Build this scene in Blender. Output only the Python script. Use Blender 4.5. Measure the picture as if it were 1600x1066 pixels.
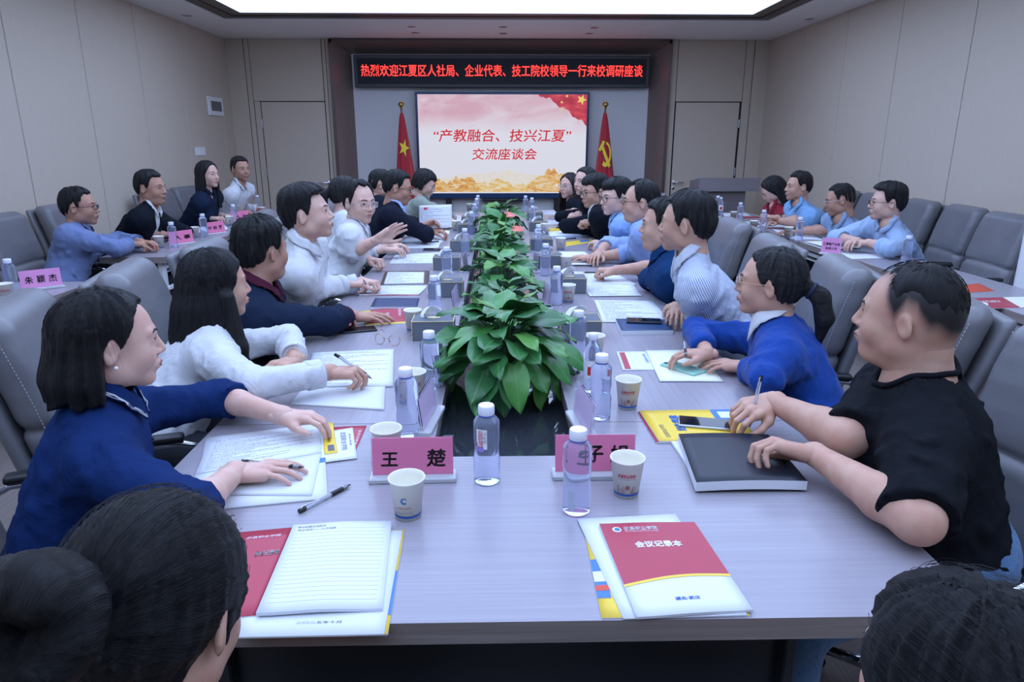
import bpy, bmesh, math, random
import numpy as np
from mathutils import Matrix, Vector

for _o in list(bpy.data.objects):
    bpy.data.objects.remove(_o)
SC = bpy.context.scene
COL = SC.collection

# ------------------------------------------------------------------ camera
F = 1075.0                       # focal length in pixels of the 1600 x 1066 frame
PITCH = math.radians(16.1)
YAW = math.radians(1.23)
CZ = 1.56
fw = np.array([math.sin(YAW)*math.cos(PITCH), math.cos(YAW)*math.cos(PITCH), -math.sin(PITCH)])
rt = np.array([math.cos(YAW), -math.sin(YAW), 0.0])
upv = np.cross(rt, fw)
CAMP = np.array([0, 0, CZ])
cam_data = bpy.data.cameras.new('camera')
cam_data.sensor_width = 36.0
cam_data.lens = 36.0*F/1600.0
cam_data.clip_start = 0.05
cam = bpy.data.objects.new('camera', cam_data)
COL.objects.link(cam)
cam.location = (0, 0, CZ)
cam.rotation_euler = (math.pi/2 - PITCH, 0, -YAW)
SC.camera = cam

# ------------------------------------------------------------------ world, exposure
SC.view_settings.view_transform = 'Standard'
SC.view_settings.look = 'None'
SC.view_settings.gamma = 1.0
SC.view_settings.use_curve_mapping = False
SC.view_settings.exposure = 0.0
W = bpy.data.worlds.new('world')
SC.world = W
W.use_nodes = True
W.node_tree.nodes['Background'].inputs[0].default_value = (0.55, 0.65, 0.85, 1)
W.node_tree.nodes['Background'].inputs[1].default_value = 0.0    # closed room: no sky, the ceiling panel is the light
PANEL_LIGHT = 3.0                # strength of the luminous ceiling
PANEL_COLOR = (0.475, 0.63, 1.0)

def ray(x, y):
    return fw + rt*(x-800)/F - upv*(y-533)/F
def atz(x, y, z=0.75):
    d = ray(x, y); return CAMP + d*((z-CZ)/d[2])
def atx(x, y, X):
    d = ray(x, y); return CAMP + d*(X/d[0])
def aty(x, y, Y):
    d = ray(x, y); return CAMP + d*(Y/d[1])
def atd(x, y, zc):
    return CAMP + ray(x, y)*zc
# ------------------------------------------------------------------ materials
MATS = {}
def mat(name, color=(0.5, 0.5, 0.5), rough=0.5, metal=0.0, trans=0.0, ior=1.45, emit=None, estr=1.0, spec=0.5,
        bump=None, var=None, sheen=0.0, coat=0.0, sss=0.0, alpha=1.0):
    """bump=(scale, strength, distance) noise relief; var=(scale, amount) colour variation"""
    if name in MATS: return MATS[name]
    m = bpy.data.materials.new(name); m.use_nodes = True
    nt = m.node_tree; b = nt.nodes['Principled BSDF']
    b.inputs['Base Color'].default_value = (*color, 1)
    b.inputs['Roughness'].default_value = rough
    b.inputs['Metallic'].default_value = metal
    b.inputs['Transmission Weight'].default_value = trans
    b.inputs['IOR'].default_value = ior
    b.inputs['Specular IOR Level'].default_value = spec
    b.inputs['Sheen Weight'].default_value = sheen
    b.inputs['Coat Weight'].default_value = coat
    b.inputs['Alpha'].default_value = alpha
    if sss:
        b.inputs['Subsurface Weight'].default_value = sss
        b.inputs['Subsurface Radius'].default_value = (0.012, 0.005, 0.003)
        b.inputs['Subsurface Scale'].default_value = 1.0
    if emit:
        b.inputs['Emission Color'].default_value = (*emit, 1)
        b.inputs['Emission Strength'].default_value = estr
    if bump or var:
        tc = nt.nodes.new('ShaderNodeTexCoord')
    if bump:
        n = nt.nodes.new('ShaderNodeTexNoise'); n.inputs['Scale'].default_value = bump[0]; n.inputs['Detail'].default_value = 4
        nt.links.new(tc.outputs['Object'], n.inputs['Vector'])
        bp = nt.nodes.new('ShaderNodeBump'); bp.inputs['Strength'].default_value = bump[1]; bp.inputs['Distance'].default_value = bump[2]
        nt.links.new(n.outputs['Fac'], bp.inputs['Height']); nt.links.new(bp.outputs['Normal'], b.inputs['Normal'])
    if var:
        n2 = nt.nodes.new('ShaderNodeTexNoise'); n2.inputs['Scale'].default_value = var[0]; n2.inputs['Detail'].default_value = 3
        nt.links.new(tc.outputs['Object'], n2.inputs['Vector'])
        r = nt.nodes.new('ShaderNodeValToRGB')
        lo = tuple(max(0, c*(1-var[1])) for c in color); hi = tuple(min(1, c*(1+var[1])) for c in color)
        r.color_ramp.elements[0].position = 0.3; r.color_ramp.elements[0].color = (*lo, 1)
        r.color_ramp.elements[1].position = 0.7; r.color_ramp.elements[1].color = (*hi, 1)
        nt.links.new(n2.outputs['Fac'], r.inputs['Fac']); nt.links.new(r.outputs['Color'], b.inputs['Base Color'])
    MATS[name] = m
    return m

class NG:
    """tiny helper for node graphs"""
    def __init__(s, m):
        s.m = m; s.nt = m.node_tree; s.b = s.nt.nodes['Principled BSDF']
    def n(s, t, **kw):
        nd = s.nt.nodes.new(t)
        for k, v in kw.items():
            if k.startswith('i_'):
                nd.inputs[int(k[2:]) if k[2:].isdigit() else k[2:].replace('_', ' ')].default_value = v
            else: setattr(nd, k, v)
        return nd
    def l(s, a, b): s.nt.links.new(a, b)
    def ramp(s, fac, stops):
        r = s.n('ShaderNodeValToRGB'); e = r.color_ramp.elements
        while len(e) < len(stops): e.new(0.5)
        for k, (p, c) in enumerate(stops): e[k].position = p; e[k].color = (*c, 1)
        s.l(fac, r.inputs[0]); return r.outputs[0]
    def math(s, op, a, b=None):
        nd = s.n('ShaderNodeMath', operation=op)
        for k, v in enumerate((a, b)):
            if v is None: continue
            if isinstance(v, (int, float)): nd.inputs[k].default_value = v
            else: s.l(v, nd.inputs[k])
        return nd.outputs[0]
    def coords(s, scale=(1, 1, 1), kind='Object', rot=(0, 0, 0)):
        t = s.n('ShaderNodeTexCoord'); mp = s.n('ShaderNodeMapping')
        mp.inputs['Scale'].default_value = scale; mp.inputs['Rotation'].default_value = rot
        s.l(t.outputs[kind], mp.inputs['Vector']); return mp.outputs[0]
    def bump(s, h, strength=0.3, dist=0.002):
        bp = s.n('ShaderNodeBump'); bp.inputs['Strength'].default_value = strength; bp.inputs['Distance'].default_value = dist
        s.l(h, bp.inputs['Height']); s.l(bp.outputs[0], s.b.inputs['Normal'])

def wood_mat(name, c1, c2, axis='x', rough=0.35):
    m = mat(name, c1, rough); g = NG(m)
    sc = {'x': (1.0, 42, 42), 'y': (42, 1.0, 42), 'z': (42, 42, 1.0)}[axis]
    v = g.coords(sc)
    no = g.n('ShaderNodeTexNoise', i_Scale=2.2, i_Detail=7, i_Roughness=0.62, i_Distortion=0.6); g.l(v, no.inputs['Vector'])
    g.l(g.ramp(no.outputs['Fac'], [(0.28, c2), (0.5, tuple((a+b)/2 for a, b in zip(c1, c2))), (0.68, c1)]), g.b.inputs['Base Color'])
    g.bump(no.outputs['Fac'], 0.06, 0.001)
    return m

def weave_mat(name, color, rough=0.85, scale=260, strength=0.25, amt=0.13):
    """fine woven cloth: two crossed fine waves plus soft colour variation"""
    m = mat(name, color, rough, sheen=0.15); g = NG(m)
    v = g.coords()
    a = g.n('ShaderNodeTexNoise', i_Scale=scale, i_Detail=2); g.l(v, a.inputs['Vector'])
    b2 = g.n('ShaderNodeTexNoise', i_Scale=14, i_Detail=4); g.l(v, b2.inputs['Vector'])
    mx = g.math('ADD', g.math('MULTIPLY', a.outputs['Fac'], 0.5), g.math('MULTIPLY', b2.outputs['Fac'], 0.5))
    g.l(g.ramp(mx, [(0.35, tuple(c*(1-amt) for c in color)), (0.65, tuple(min(1, c*(1+amt)) for c in color))]), g.b.inputs['Base Color'])
    b3 = g.n('ShaderNodeTexNoise', i_Scale=9, i_Detail=2, i_Distortion=2.2); g.l(v, b3.inputs['Vector'])
    g.bump(g.math('ADD', g.math('MULTIPLY', a.outputs['Fac'], 0.12), b3.outputs['Fac']), strength*1.5, 0.022)
    return m

# ------------------------------------------------------------------ mesh helpers
def fast_mesh(name, V, faces_arrays, mats=None, mat_idx=None, smooth=True):
    """V (n,3); faces_arrays list of (m,k) int arrays"""
    me = bpy.data.meshes.new(name)
    V = np.asarray(V, np.float32)
    me.vertices.add(len(V)); me.vertices.foreach_set('co', V.ravel())
    loops = np.concatenate([f.ravel() for f in faces_arrays]).astype(np.int32)
    tot = np.concatenate([np.full(len(f), f.shape[1], np.int32) for f in faces_arrays])
    start = np.concatenate([[0], np.cumsum(tot)[:-1]]).astype(np.int32)
    me.loops.add(len(loops)); me.loops.foreach_set('vertex_index', loops)
    me.polygons.add(len(tot)); me.polygons.foreach_set('loop_start', start)
    try: me.polygons.foreach_set('loop_total', tot)
    except Exception: pass
    if mat_idx is not None: me.polygons.foreach_set('material_index', np.asarray(mat_idx, np.int32))
    me.polygons.foreach_set('use_smooth', np.full(len(tot), smooth, bool))
    me.update(calc_edges=True); me.validate()
    for m in (mats or []): me.materials.append(m)
    return me

class MB:
    """collects shapes with material slots; build() links ONE mesh object"""
    def __init__(s): s.v = []; s.f = []; s.m = []; s.mats = []
    def slot(s, m):
        if m is None: return 0
        if m not in s.mats: s.mats.append(m)
        return s.mats.index(m)
    def add(s, V, Fc, m=None, M=None):
        k = len(s.v)
        if M is not None: V = [M @ Vector(v) for v in V]
        s.v += [tuple(v) for v in V]; i = s.slot(m)
        for f in Fc: s.f.append(tuple(a+k for a in f)); s.m.append(i)
        return s
    def box(s, lo, hi, m=None, M=None, bev=0.0, seg=2):
        if bev > 0:
            bm = bmesh.new(); bmesh.ops.create_cube(bm, size=1)
            c = [(a+b)/2 for a, b in zip(lo, hi)]; d = [b-a for a, b in zip(lo, hi)]
            for v in bm.verts: v.co = Vector((c[0]+v.co.x*d[0], c[1]+v.co.y*d[1], c[2]+v.co.z*d[2]))
            bmesh.ops.bevel(bm, geom=bm.edges[:], offset=bev, segments=seg, profile=0.5, affect='EDGES', clamp_overlap=True)
            bm.verts.index_update()
            V = [tuple(v.co) for v in bm.verts]; Fc = [tuple(v.index for v in f.verts) for f in bm.faces]; bm.free()
            return s.add(V, Fc, m, M)
        x0, y0, z0 = lo; x1, y1, z1 = hi
        V = [(x0,y0,z0),(x1,y0,z0),(x1,y1,z0),(x0,y1,z0),(x0,y0,z1),(x1,y0,z1),(x1,y1,z1),(x0,y1,z1)]
        return s.add(V, [(0,3,2,1),(4,5,6,7),(0,1,5,4),(1,2,6,5),(2,3,7,6),(3,0,4,7)], m, M)
    def tube(s, pts, r, m=None, n=8, M=None, closed=False, caps=True):
        pts = [Vector(p) for p in pts]; K = len(pts); V = []; Fc = []
        rr = r if hasattr(r, '__len__') else [r]*K
        prev = None
        for i, p in enumerate(pts):
            a = pts[(i-1) % K] if (closed or i > 0) else p; b = pts[(i+1) % K] if (closed or i < K-1) else p
            t = (b-a).normalized()
            if prev is None:
                u = t.orthogonal().normalized()
            else:
                u = (prev - t*prev.dot(t)); u = u.normalized() if u.length > 1e-6 else t.orthogonal().normalized()
            prev = u; w = t.cross(u)
            for k in range(n):
                an = 2*math.pi*k/n; V.append(p + (u*math.cos(an)+w*math.sin(an))*rr[i])
        for i in range(K if closed else K-1):
            j = (i+1) % K
            for k in range(n):
                Fc.append((i*n+k, i*n+(k+1) % n, j*n+(k+1) % n, j*n+k))
        if caps and not closed:
            Fc.append(tuple(range(n-1, -1, -1))); Fc.append(tuple((K-1)*n+k for k in range(n)))
        return s.add(V, Fc, m, M)
    def lathe(s, prof, m=None, n=24, M=None, cap0=True, cap1=True, shape=None):
        """prof [(r,z)]; shape(angle)->radius factor"""
        V = []; Fc = []
        for r, z in prof:
            for k in range(n):
                a = 2*math.pi*k/n; q = r*(shape(a) if shape else 1)
                V.append((q*math.cos(a), q*math.sin(a), z))
        for i in range(len(prof)-1):
            for k in range(n):
                Fc.append((i*n+k, i*n+(k+1) % n, (i+1)*n+(k+1) % n, (i+1)*n+k))
        if cap0: Fc.append(tuple(range(n-1, -1, -1)))
        if cap1: Fc.append(tuple((len(prof)-1)*n+k for k in range(n)))
        return s.add(V, Fc, m, M)
    def ell(s, c, r, m=None, n=12, M=None, R=None):
        V = []; Fc = []; h = max(4, n//2)
        for i in range(h+1):
            ph = math.pi*i/h
            for k in range(n):
                a = 2*math.pi*k/n
                p = Vector((r[0]*math.sin(ph)*math.cos(a), r[1]*math.sin(ph)*math.sin(a), r[2]*math.cos(ph)))
                if R is not None: p = R @ p
                V.append(p + Vector(c))
        for i in range(h):
            for k in range(n):
                Fc.append((i*n+k, (i+1)*n+k, (i+1)*n+(k+1) % n, i*n+(k+1) % n))
        return s.add(V, Fc, m, M)
    def grid(s, fn, nu, nv, m=None, M=None, thick=0.0):
        """surface fn(u,v) u,v in 0..1; with thickness a closed sheet along -z normal"""
        V = [Vector(fn(i/nu, j/nv)) for i in range(nu+1) for j in range(nv+1)]
        q = lambda i, j: i*(nv+1)+j
        Fc = [(q(i, j), q(i+1, j), q(i+1, j+1), q(i, j+1)) for i in range(nu) for j in range(nv)]
        if thick:
            n0 = len(V); V += [v - Vector((0, 0, thick)) for v in V]
            Fc += [tuple(a+n0 for a in reversed(f)) for f in Fc]
            rim = [q(i, 0) for i in range(nu+1)] + [q(nu, j) for j in range(1, nv+1)] + [q(i, nv) for i in range(nu-1, -1, -1)] + [q(0, j) for j in range(nv-1, 0, -1)]
            for a, b in zip(rim, rim[1:]+rim[:1]): Fc.append((a, a+n0, b+n0, b))
        return s.add(V, Fc, m, M)
    def poly(s, pts2, z0, z1, m=None, M=None):
        """prism from a 2D outline"""
        n = len(pts2)
        V = [(x, y, z0) for x, y in pts2] + [(x, y, z1) for x, y in pts2]
        Fc = [tuple(range(n-1, -1, -1)), tuple(range(n, 2*n))] + [(i, (i+1) % n, n+(i+1) % n, n+i) for i in range(n)]
        return s.add(V, Fc, m, M)
    def mesh(s, name, smooth=False):
        me = bpy.data.meshes.new(name); me.from_pydata(s.v, [], s.f); me.update()
        for m in s.mats: me.materials.append(m)
        me.polygons.foreach_set('material_index', s.m)
        if smooth is True: me.polygons.foreach_set('use_smooth', [True]*len(s.f))
        elif smooth:
            me.polygons.foreach_set('use_smooth', [True]*len(s.f))
            try: me.set_sharp_from_angle(angle=math.radians(smooth))
            except Exception: pass
        return me
    def build(s, name, parent=None, smooth=False, loc=None, rz=None):
        return link(name, s.mesh(name, smooth), parent, loc, rz)

def link(name, me, parent=None, loc=None, rz=None):
    o = bpy.data.objects.new(name, me); COL.objects.link(o)
    if parent is not None: o.parent = parent
    if loc is not None: o.location = loc
    if rz is not None: o.rotation_euler = (0, 0, rz)
    return o
def tag(o, label, cat, group=None):
    o['label'] = label; o['category'] = cat
    if group: o['group'] = group
    return o
def thing(name, label, cat, loc=(0, 0, 0), rz=0.0, group=None):
    o = bpy.data.objects.new(name, None); o.empty_display_size = 0.05; COL.objects.link(o)
    o.location = loc; o.rotation_euler = (0, 0, rz)
    return tag(o, label, cat, group)
def struct(o):
    o['kind'] = 'structure'; return o
def kids(o): return [c for c in bpy.data.objects if c.parent == o]
KIDS = {}
def dup(root, loc, rz=None, label=None, tree=None):
    """copy of a thing, its parts and their sub-parts"""
    if root.name not in KIDS:
        KIDS[root.name] = [(c, kids(c)) for c in kids(root)]
    r = root.copy(); COL.objects.link(r); r.location = loc
    if rz is not None: r.rotation_euler = (0, 0, rz)
    if label: r['label'] = label
    for c, gs in KIDS[root.name]:
        d = c.copy(); COL.objects.link(d); d.parent = r
        for g in gs:
            e = g.copy(); COL.objects.link(e); e.parent = d
    return r

def text_mesh(body, size=1.0, bold=0.0, align='CENTER', shear=0.0, space=1.0):
    """lettering as flat polygons; returns verts, faces centred at the origin in the XY plane"""
    cu = bpy.data.curves.new('lettering', 'FONT'); cu.body = body; cu.size = size
    cu.align_x = align; cu.align_y = 'CENTER'; cu.offset = bold*size; cu.shear = shear; cu.space_character = space
    cu.resolution_u = 2; cu.fill_mode = 'FRONT'
    o = bpy.data.objects.new('lettering', cu); COL.objects.link(o)
    dg = bpy.context.evaluated_depsgraph_get(); ev = o.evaluated_get(dg); me = ev.to_mesh()
    V = [tuple(v.co) for v in me.vertices]; Fc = [tuple(p.vertices) for p in me.polygons]
    ev.to_mesh_clear(); bpy.data.objects.remove(o); bpy.data.curves.remove(cu)
    return V, Fc
def text_fit(body, w, h, bold=0.0, **kw):
    """lettering scaled into w x h; bold adds shifted copies of the strokes"""
    V, Fc = text_mesh(body, 1.0, 0.0, **kw)
    A = np.array(V); lo = A.min(0); hi = A.max(0)
    A = (A-(lo+hi)/2)
    if bold:
        n0 = len(A); B = [A]; F2 = list(Fc)
        for k, (dx, dy) in enumerate(((1, 0), (-1, 0), (0, 1), (0, -1))):
            B.append(A+np.array([dx*bold*1.3, dy*bold*1.3, 0])); F2 += [tuple(a+n0*(k+1) for a in f) for f in Fc]
        A = np.concatenate(B); Fc = F2
    sx = w/max(1e-6, hi[0]-lo[0]); sy = (h/max(1e-6, hi[1]-lo[1])) if h else sx
    A[:, 0] *= sx; A[:, 1] *= sy
    return [tuple(v) for v in A], Fc

# ------------------------------------------------------------------ implicit surfaces
def npv(v): return np.asarray(v, np.float64)
def unit(v):
    v = npv(v); return v/max(1e-9, np.linalg.norm(v))
class Field:
    def __init__(s, lo, hi, h):
        s.h = h; s.lo = npv(lo); n = np.ceil((npv(hi)-s.lo)/h).astype(int)+1
        s.a = np.full(n, 1.0, np.float32)
        s.ax = [(s.lo[i]+h*np.arange(n[i])).astype(np.float32) for i in range(3)]
    def blk(s, lo, hi):
        i0 = np.maximum(0, np.floor((npv(lo)-s.lo)/s.h).astype(int)); i1 = np.minimum(s.a.shape, np.ceil((npv(hi)-s.lo)/s.h).astype(int)+1)
        if np.any(i1 <= i0): return None
        sl = tuple(slice(a, b) for a, b in zip(i0, i1))
        return sl, s.ax[0][sl[0]][:, None, None], s.ax[1][sl[1]][None, :, None], s.ax[2][sl[2]][None, None, :]
    def put(s, sl, d, k, op='add'):
        a = s.a[sl]
        if op == 'sub': a = -a   # max(a,-d) == -min(-a, d)
        if k > 0:
            hh = np.clip(0.5+0.5*(a-d)/k, 0, 1); r = a*(1-hh)+d*hh-k*hh*(1-hh)
        else: r = np.minimum(a, d)
        s.a[sl] = -r if op == 'sub' else r
    def cap(s, p0, p1, r0, r1=None, k=0.02, op='add', end=None, flat=None):
        """tapered capsule; end=1 cuts it flat at p1"""
        r1 = r0 if r1 is None else r1; p0 = npv(p0); p1 = npv(p1); R = max(r0, r1)+k+3*s.h
        b = s.blk(np.minimum(p0, p1)-R, np.maximum(p0, p1)+R)
        if b is None: return s
        sl, X, Y, Z = b; ab = p1-p0; L2 = max(1e-12, ab@ab)
        tt = ((X-p0[0])*ab[0]+(Y-p0[1])*ab[1]+(Z-p0[2])*ab[2])/L2; t = np.clip(tt, 0, 1)
        d = np.sqrt((X-p0[0]-t*ab[0])**2+(Y-p0[1]-t*ab[1])**2+(Z-p0[2]-t*ab[2])**2)-(r0+(r1-r0)*t)
        if end: d = np.maximum(d, (tt-1)*math.sqrt(L2))
        s.put(sl, d.astype(np.float32), k, op); return s
    def ell(s, c, r, R=None, k=0.02, op='add'):
        c = npv(c); r = npv(r); q = float(r.max())+k+3*s.h
        ext = np.abs(R)@r+k+3*s.h if R is not None else r+k+3*s.h
        b = s.blk(c-ext, c+ext)
        if b is None: return s
        sl, X, Y, Z = b; X = X-c[0]; Y = Y-c[1]; Z = Z-c[2]
        if R is not None:
            X, Y, Z = (R[0,0]*X+R[1,0]*Y+R[2,0]*Z, R[0,1]*X+R[1,1]*Y+R[2,1]*Z, R[0,2]*X+R[1,2]*Y+R[2,2]*Z)
        k0 = np.sqrt((X/r[0])**2+(Y/r[1])**2+(Z/r[2])**2); k1 = np.sqrt((X/r[0]**2)**2+(Y/r[1]**2)**2+(Z/r[2]**2)**2)
        d = k0*(k0-1)/np.maximum(k1, 1e-6)
        s.put(sl, d.astype(np.float32), k, op); return s
    def func(s, fn, lo=None, hi=None, k=0.0, op='add'):
        b = s.blk(lo if lo is not None else s.lo, hi if hi is not None else s.lo+s.h*npv(s.a.shape))
        if b is None: return s
        sl, X, Y, Z = b
        d = fn(X, Y, Z)
        s.put(sl, np.broadcast_to(d, s.a[sl].shape).astype(np.float32), k, op); return s
    def cut(s, fn):
        sl, X, Y, Z = s.blk(s.lo, s.lo+s.h*npv(s.a.shape)); s.a = np.maximum(s.a, fn(X, Y, Z).astype(np.float32)); return s
    def near(s, fn, band):
        """a -= fn(points) in the band around the surface"""
        I = np.nonzero(np.abs(s.a) < band)
        P = np.stack([s.ax[i][I[i]] for i in range(3)], 1); s.a[I] -= fn(P).astype(np.float32); return s
    def surf(s, smooth=0):
        return surfnets(s.a, s.lo, s.h)

def surfnets(a, lo, h):
    a = np.pad(a, 1, constant_values=1.0); lo = npv(lo)-h
    s = a < 0; n = a.shape
    c = np.zeros([q-1 for q in n], np.int8)
    offs = [(i, j, k) for i in (0, 1) for j in (0, 1) for k in (0, 1)]
    sh = lambda A, o: A[o[0]:n[0]-1+o[0], o[1]:n[1]-1+o[1], o[2]:n[2]-1+o[2]]
    for o in offs: c += sh(s, o)
    mixed = (c > 0) & (c < 8)
    cells = np.argwhere(mixed)
    idx = np.full(mixed.shape, -1, np.int32); idx[mixed] = np.arange(len(cells), dtype=np.int32)
    val = {o: sh(a, o)[mixed] for o in offs}
    acc = np.zeros((len(cells), 3)); cnt = np.zeros(len(cells))
    for o in offs:
        for ax in range(3):
            if o[ax]: continue
            o2 = list(o); o2[ax] = 1; o2 = tuple(o2)
            v0 = val[o]; v1 = val[o2]; m = (v0 < 0) != (v1 < 0)
            t = np.where(m, v0/np.where(m, v0-v1, 1), 0)
            p = np.tile(np.array(o, float), (len(cells), 1)); p[:, ax] = t
            acc[m] += p[m]; cnt += m
    V = (cells+acc/cnt[:, None])*h+lo
    quads = []
    for ax in range(3):
        b, d = [(1, 2), (2, 0), (0, 1)][ax]
        s0 = np.take(s, range(n[ax]-1), ax); s1 = np.take(s, range(1, n[ax]), ax)
        e = s0 != s1
        e[tuple(slice(0, 1) if q == b else slice(None) for q in range(3))] = False
        e[tuple(slice(0, 1) if q == d else slice(None) for q in range(3))] = False
        e[tuple(slice(n[b]-1, n[b]) if q == b else slice(None) for q in range(3))] = False
        e[tuple(slice(n[d]-1, n[d]) if q == d else slice(None) for q in range(3))] = False
        E = np.argwhere(e); ins = s0[tuple(E.T)]
        def g(db, dd):
            q = E.copy(); q[:, b] += db; q[:, d] += dd; return idx[tuple(q.T)]
        Q = np.stack([g(-1, -1), g(0, -1), g(0, 0), g(-1, 0)], 1)
        Q[~ins] = Q[~ins][:, ::-1]
        quads.append(Q)
    return V, np.concatenate(quads)

def relax(V, Q, it=1, w=0.5):
    """a little Laplacian smoothing"""
    V = V.copy()
    for _ in range(it):
        S = np.zeros_like(V); N = np.zeros(len(V))
        for a, b in ((0, 1), (1, 2), (2, 3), (3, 0)):
            np.add.at(S, Q[:, a], V[Q[:, b]]); np.add.at(S, Q[:, b], V[Q[:, a]])
            np.add.at(N, Q[:, a], 1); np.add.at(N, Q[:, b], 1)
        V += w*(S/np.maximum(N, 1)[:, None]-V)
    return V
def wrinkle(P, seed, freq, amp, stretch=(1, 1, 1)):
    rs = np.random.RandomState(seed); P = P*np.array(stretch); r = np.zeros(len(P))
    wrp = P+0.02*np.sin(P[:, [1, 2, 0]]*freq*0.9+rs.rand(3)*6)
    for i in range(4):
        k = rs.randn(3); k = k/np.linalg.norm(k)*freq*(0.8+0.5*i)
        r += (1-2*np.abs(np.sin(wrp@k+rs.rand()*6)))/(1+0.5*i)
    return amp*r/2.2
# ------------------------------------------------------------------ the room
XL, XR, YB, YF, ZC = -3.74, 3.84, 10.3, -1.8, 2.93
M_WALL = mat('wall_fabric', (0.55, 0.465, 0.375), 0.9); _g = NG(M_WALL)
_v = _g.coords((90, 90, 90)); _w = _g.n('ShaderNodeTexNoise', i_Scale=3.2, i_Detail=3); _g.l(_v, _w.inputs['Vector'])
_v2 = _g.coords((400, 400, 8)); _w2 = _g.n('ShaderNodeTexNoise', i_Scale=1.0, i_Detail=2); _g.l(_v2, _w2.inputs['Vector'])
_m = _g.math('ADD', _g.math('MULTIPLY', _w.outputs['Fac'], 0.5), _g.math('MULTIPLY', _w2.outputs['Fac'], 0.5))
_g.l(_g.ramp(_m, [(0.3, (0.50, 0.42, 0.335)), (0.7, (0.60, 0.515, 0.42))]), _g.b.inputs['Base Color']); _g.bump(_m, 0.35, 0.002)
M_DARK = mat('joint_dark', (0.02, 0.018, 0.017), 0.8)
M_CEIL = mat('ceiling_paint', (0.86, 0.83, 0.83), 0.8, bump=(60, 0.05, 0.002))
M_TRIMW = wood_mat('dark_trim_wood', (0.075, 0.058, 0.05), (0.045, 0.034, 0.03), 'x', 0.4)
M_TRIML = wood_mat('brown_trim_wood', (0.17, 0.135, 0.115), (0.11, 0.085, 0.072), 'x', 0.4)
M_FLOOR = wood_mat('floor_wood', (0.27, 0.225, 0.205), (0.19, 0.155, 0.14), 'y', 0.45)
M_TOP = wood_mat('table_wood', (0.335, 0.31, 0.345), (0.285, 0.26, 0.29), 'x', 0.27)
M_EDGE = wood_mat('table_edge_wood', (0.30, 0.255, 0.235), (0.20, 0.165, 0.15), 'x', 0.35)
M_TOPY = wood_mat('table_wood_long', (0.335, 0.31, 0.345), (0.285, 0.26, 0.29), 'y', 0.27)
M_EDGEY = wood_mat('table_edge_wood_long', (0.30, 0.255, 0.235), (0.20, 0.165, 0.15), 'y', 0.35)
M_DPANEL = mat('dark_panel', (0.028, 0.034, 0.045), 0.45, bump=(30, 0.05, 0.002))
M_CHROME = mat('chrome', (0.78, 0.79, 0.82), 0.12, 1.0)
M_STEEL = mat('brushed_steel', (0.58, 0.58, 0.60), 0.3, 1.0)
M_WMETAL = mat('white_metal', (0.72, 0.73, 0.75), 0.35)
M_WPLAST = mat('white_plastic', (0.78, 0.79, 0.80), 0.4)
M_BLACKP = mat('black_plastic', (0.015, 0.016, 0.018), 0.4)
M_LEATHER = mat('grey_leather', (0.165, 0.162, 0.172), 0.36, spec=0.45, bump=(230, 0.22, 0.0012), var=(5, 0.08))
M_LEATHW = mat('white_leather', (0.70, 0.69, 0.68), 0.4, bump=(230, 0.2, 0.001))
M_STITCH = mat('stitching', (0.50, 0.49, 0.50), 0.7)

fl = MB()
fl.box((XL-0.1, YF, -0.04), (XR+0.1, YB+0.4, 0.0), M_FLOOR)
floor = struct(fl.build('floor'))
# side walls: backing with upholstered panels, joints left open
def side_wall(name, X, sgn, ys):
    b = MB(); b.box((min(X, X+sgn*0.12), YF, 0), (max(X, X+sgn*0.12), YB+0.1, ZC+0.15), M_DARK)
    wall = struct(b.build(name)); y0 = YF
    for y1 in ys+[YB]:
        q = MB(); q.box((min(X, X-sgn*0.022), y0+0.005, 0.09), (max(X, X-sgn*0.022), y1-0.005, ZC+0.02), M_WALL, None, 0.004, 1); q.build('wall_panel', wall); y0 = y1
    q = MB(); q.box((min(X, X-sgn*0.03), YF, 0.0), (max(X, X-sgn*0.03), YB, 0.09), M_TRIMW)
    struct(q.build('baseboard_'+name.split('_')[1]))
    return wall
def seams(pxs, X):
    ys = sorted(float(atx(x, y, X)[1]) for x, y in pxs); d = ys[1]-ys[0]
    while ys[0]-d > YF+0.2: ys.insert(0, ys[0]-d)
    return ys
wall_left = side_wall('wall_left', XL, -1, seams([(55, 330), (161, 306), (237, 261), (299, 254), (357, 275)], XL))
wall_right = side_wall('wall_right', XR, 1, seams([(1476, 332), (1375, 290), (1296, 294), (1237, 267)], XR))
# back wall with two flush doors and the portal niche
bx = lambda px: float(aty(px, 200, YB)[0])
bz = lambda py, px=800: float(aty(px, py, YB)[2])
FX0, FX1 = bx(525), bx(1040); FZ1 = ZC; IX0, IX1 = bx(552), bx(1014); IZ1 = bz(83)
b = MB(); b.box((XL-0.1, YB, 0), (FX0+0.02, YB+0.12, ZC+0.15), M_DARK); b.box((FX1-0.02, YB, 0), (XR+0.1, YB+0.12, ZC+0.15), M_DARK)
b.box((FX0-0.1, YB+0.24, 0), (FX1+0.1, YB+0.34, ZC+0.15), M_DARK); b.box((FX0, YB+0.02, ZC-0.01), (FX1, YB+0.34, ZC+0.15), M_DARK)
wall_back = struct(b.build('wall_back'))
DZ = bz(159)
def bpanel(x0, x1, z0, z1, y=0.022):
    q = MB(); q.box((x0+0.004, YB-y, z0+0.004), (x1-0.004, YB, z1), M_WALL, None, 0.004, 1); return q.build('wall_panel', wall_back)
bpanel(XL, bx(393), 0.09, ZC); bpanel(bx(393), bx(401), 0.0, ZC, 0.014); bpanel(bx(401), bx(411), 0.0, DZ, 0.010); bpanel(bx(401), bx(511), DZ, ZC); bpanel(bx(511), bx(517), 0.0, ZC, 0.014); bpanel(bx(517), FX0, 0.09, ZC)
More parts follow.
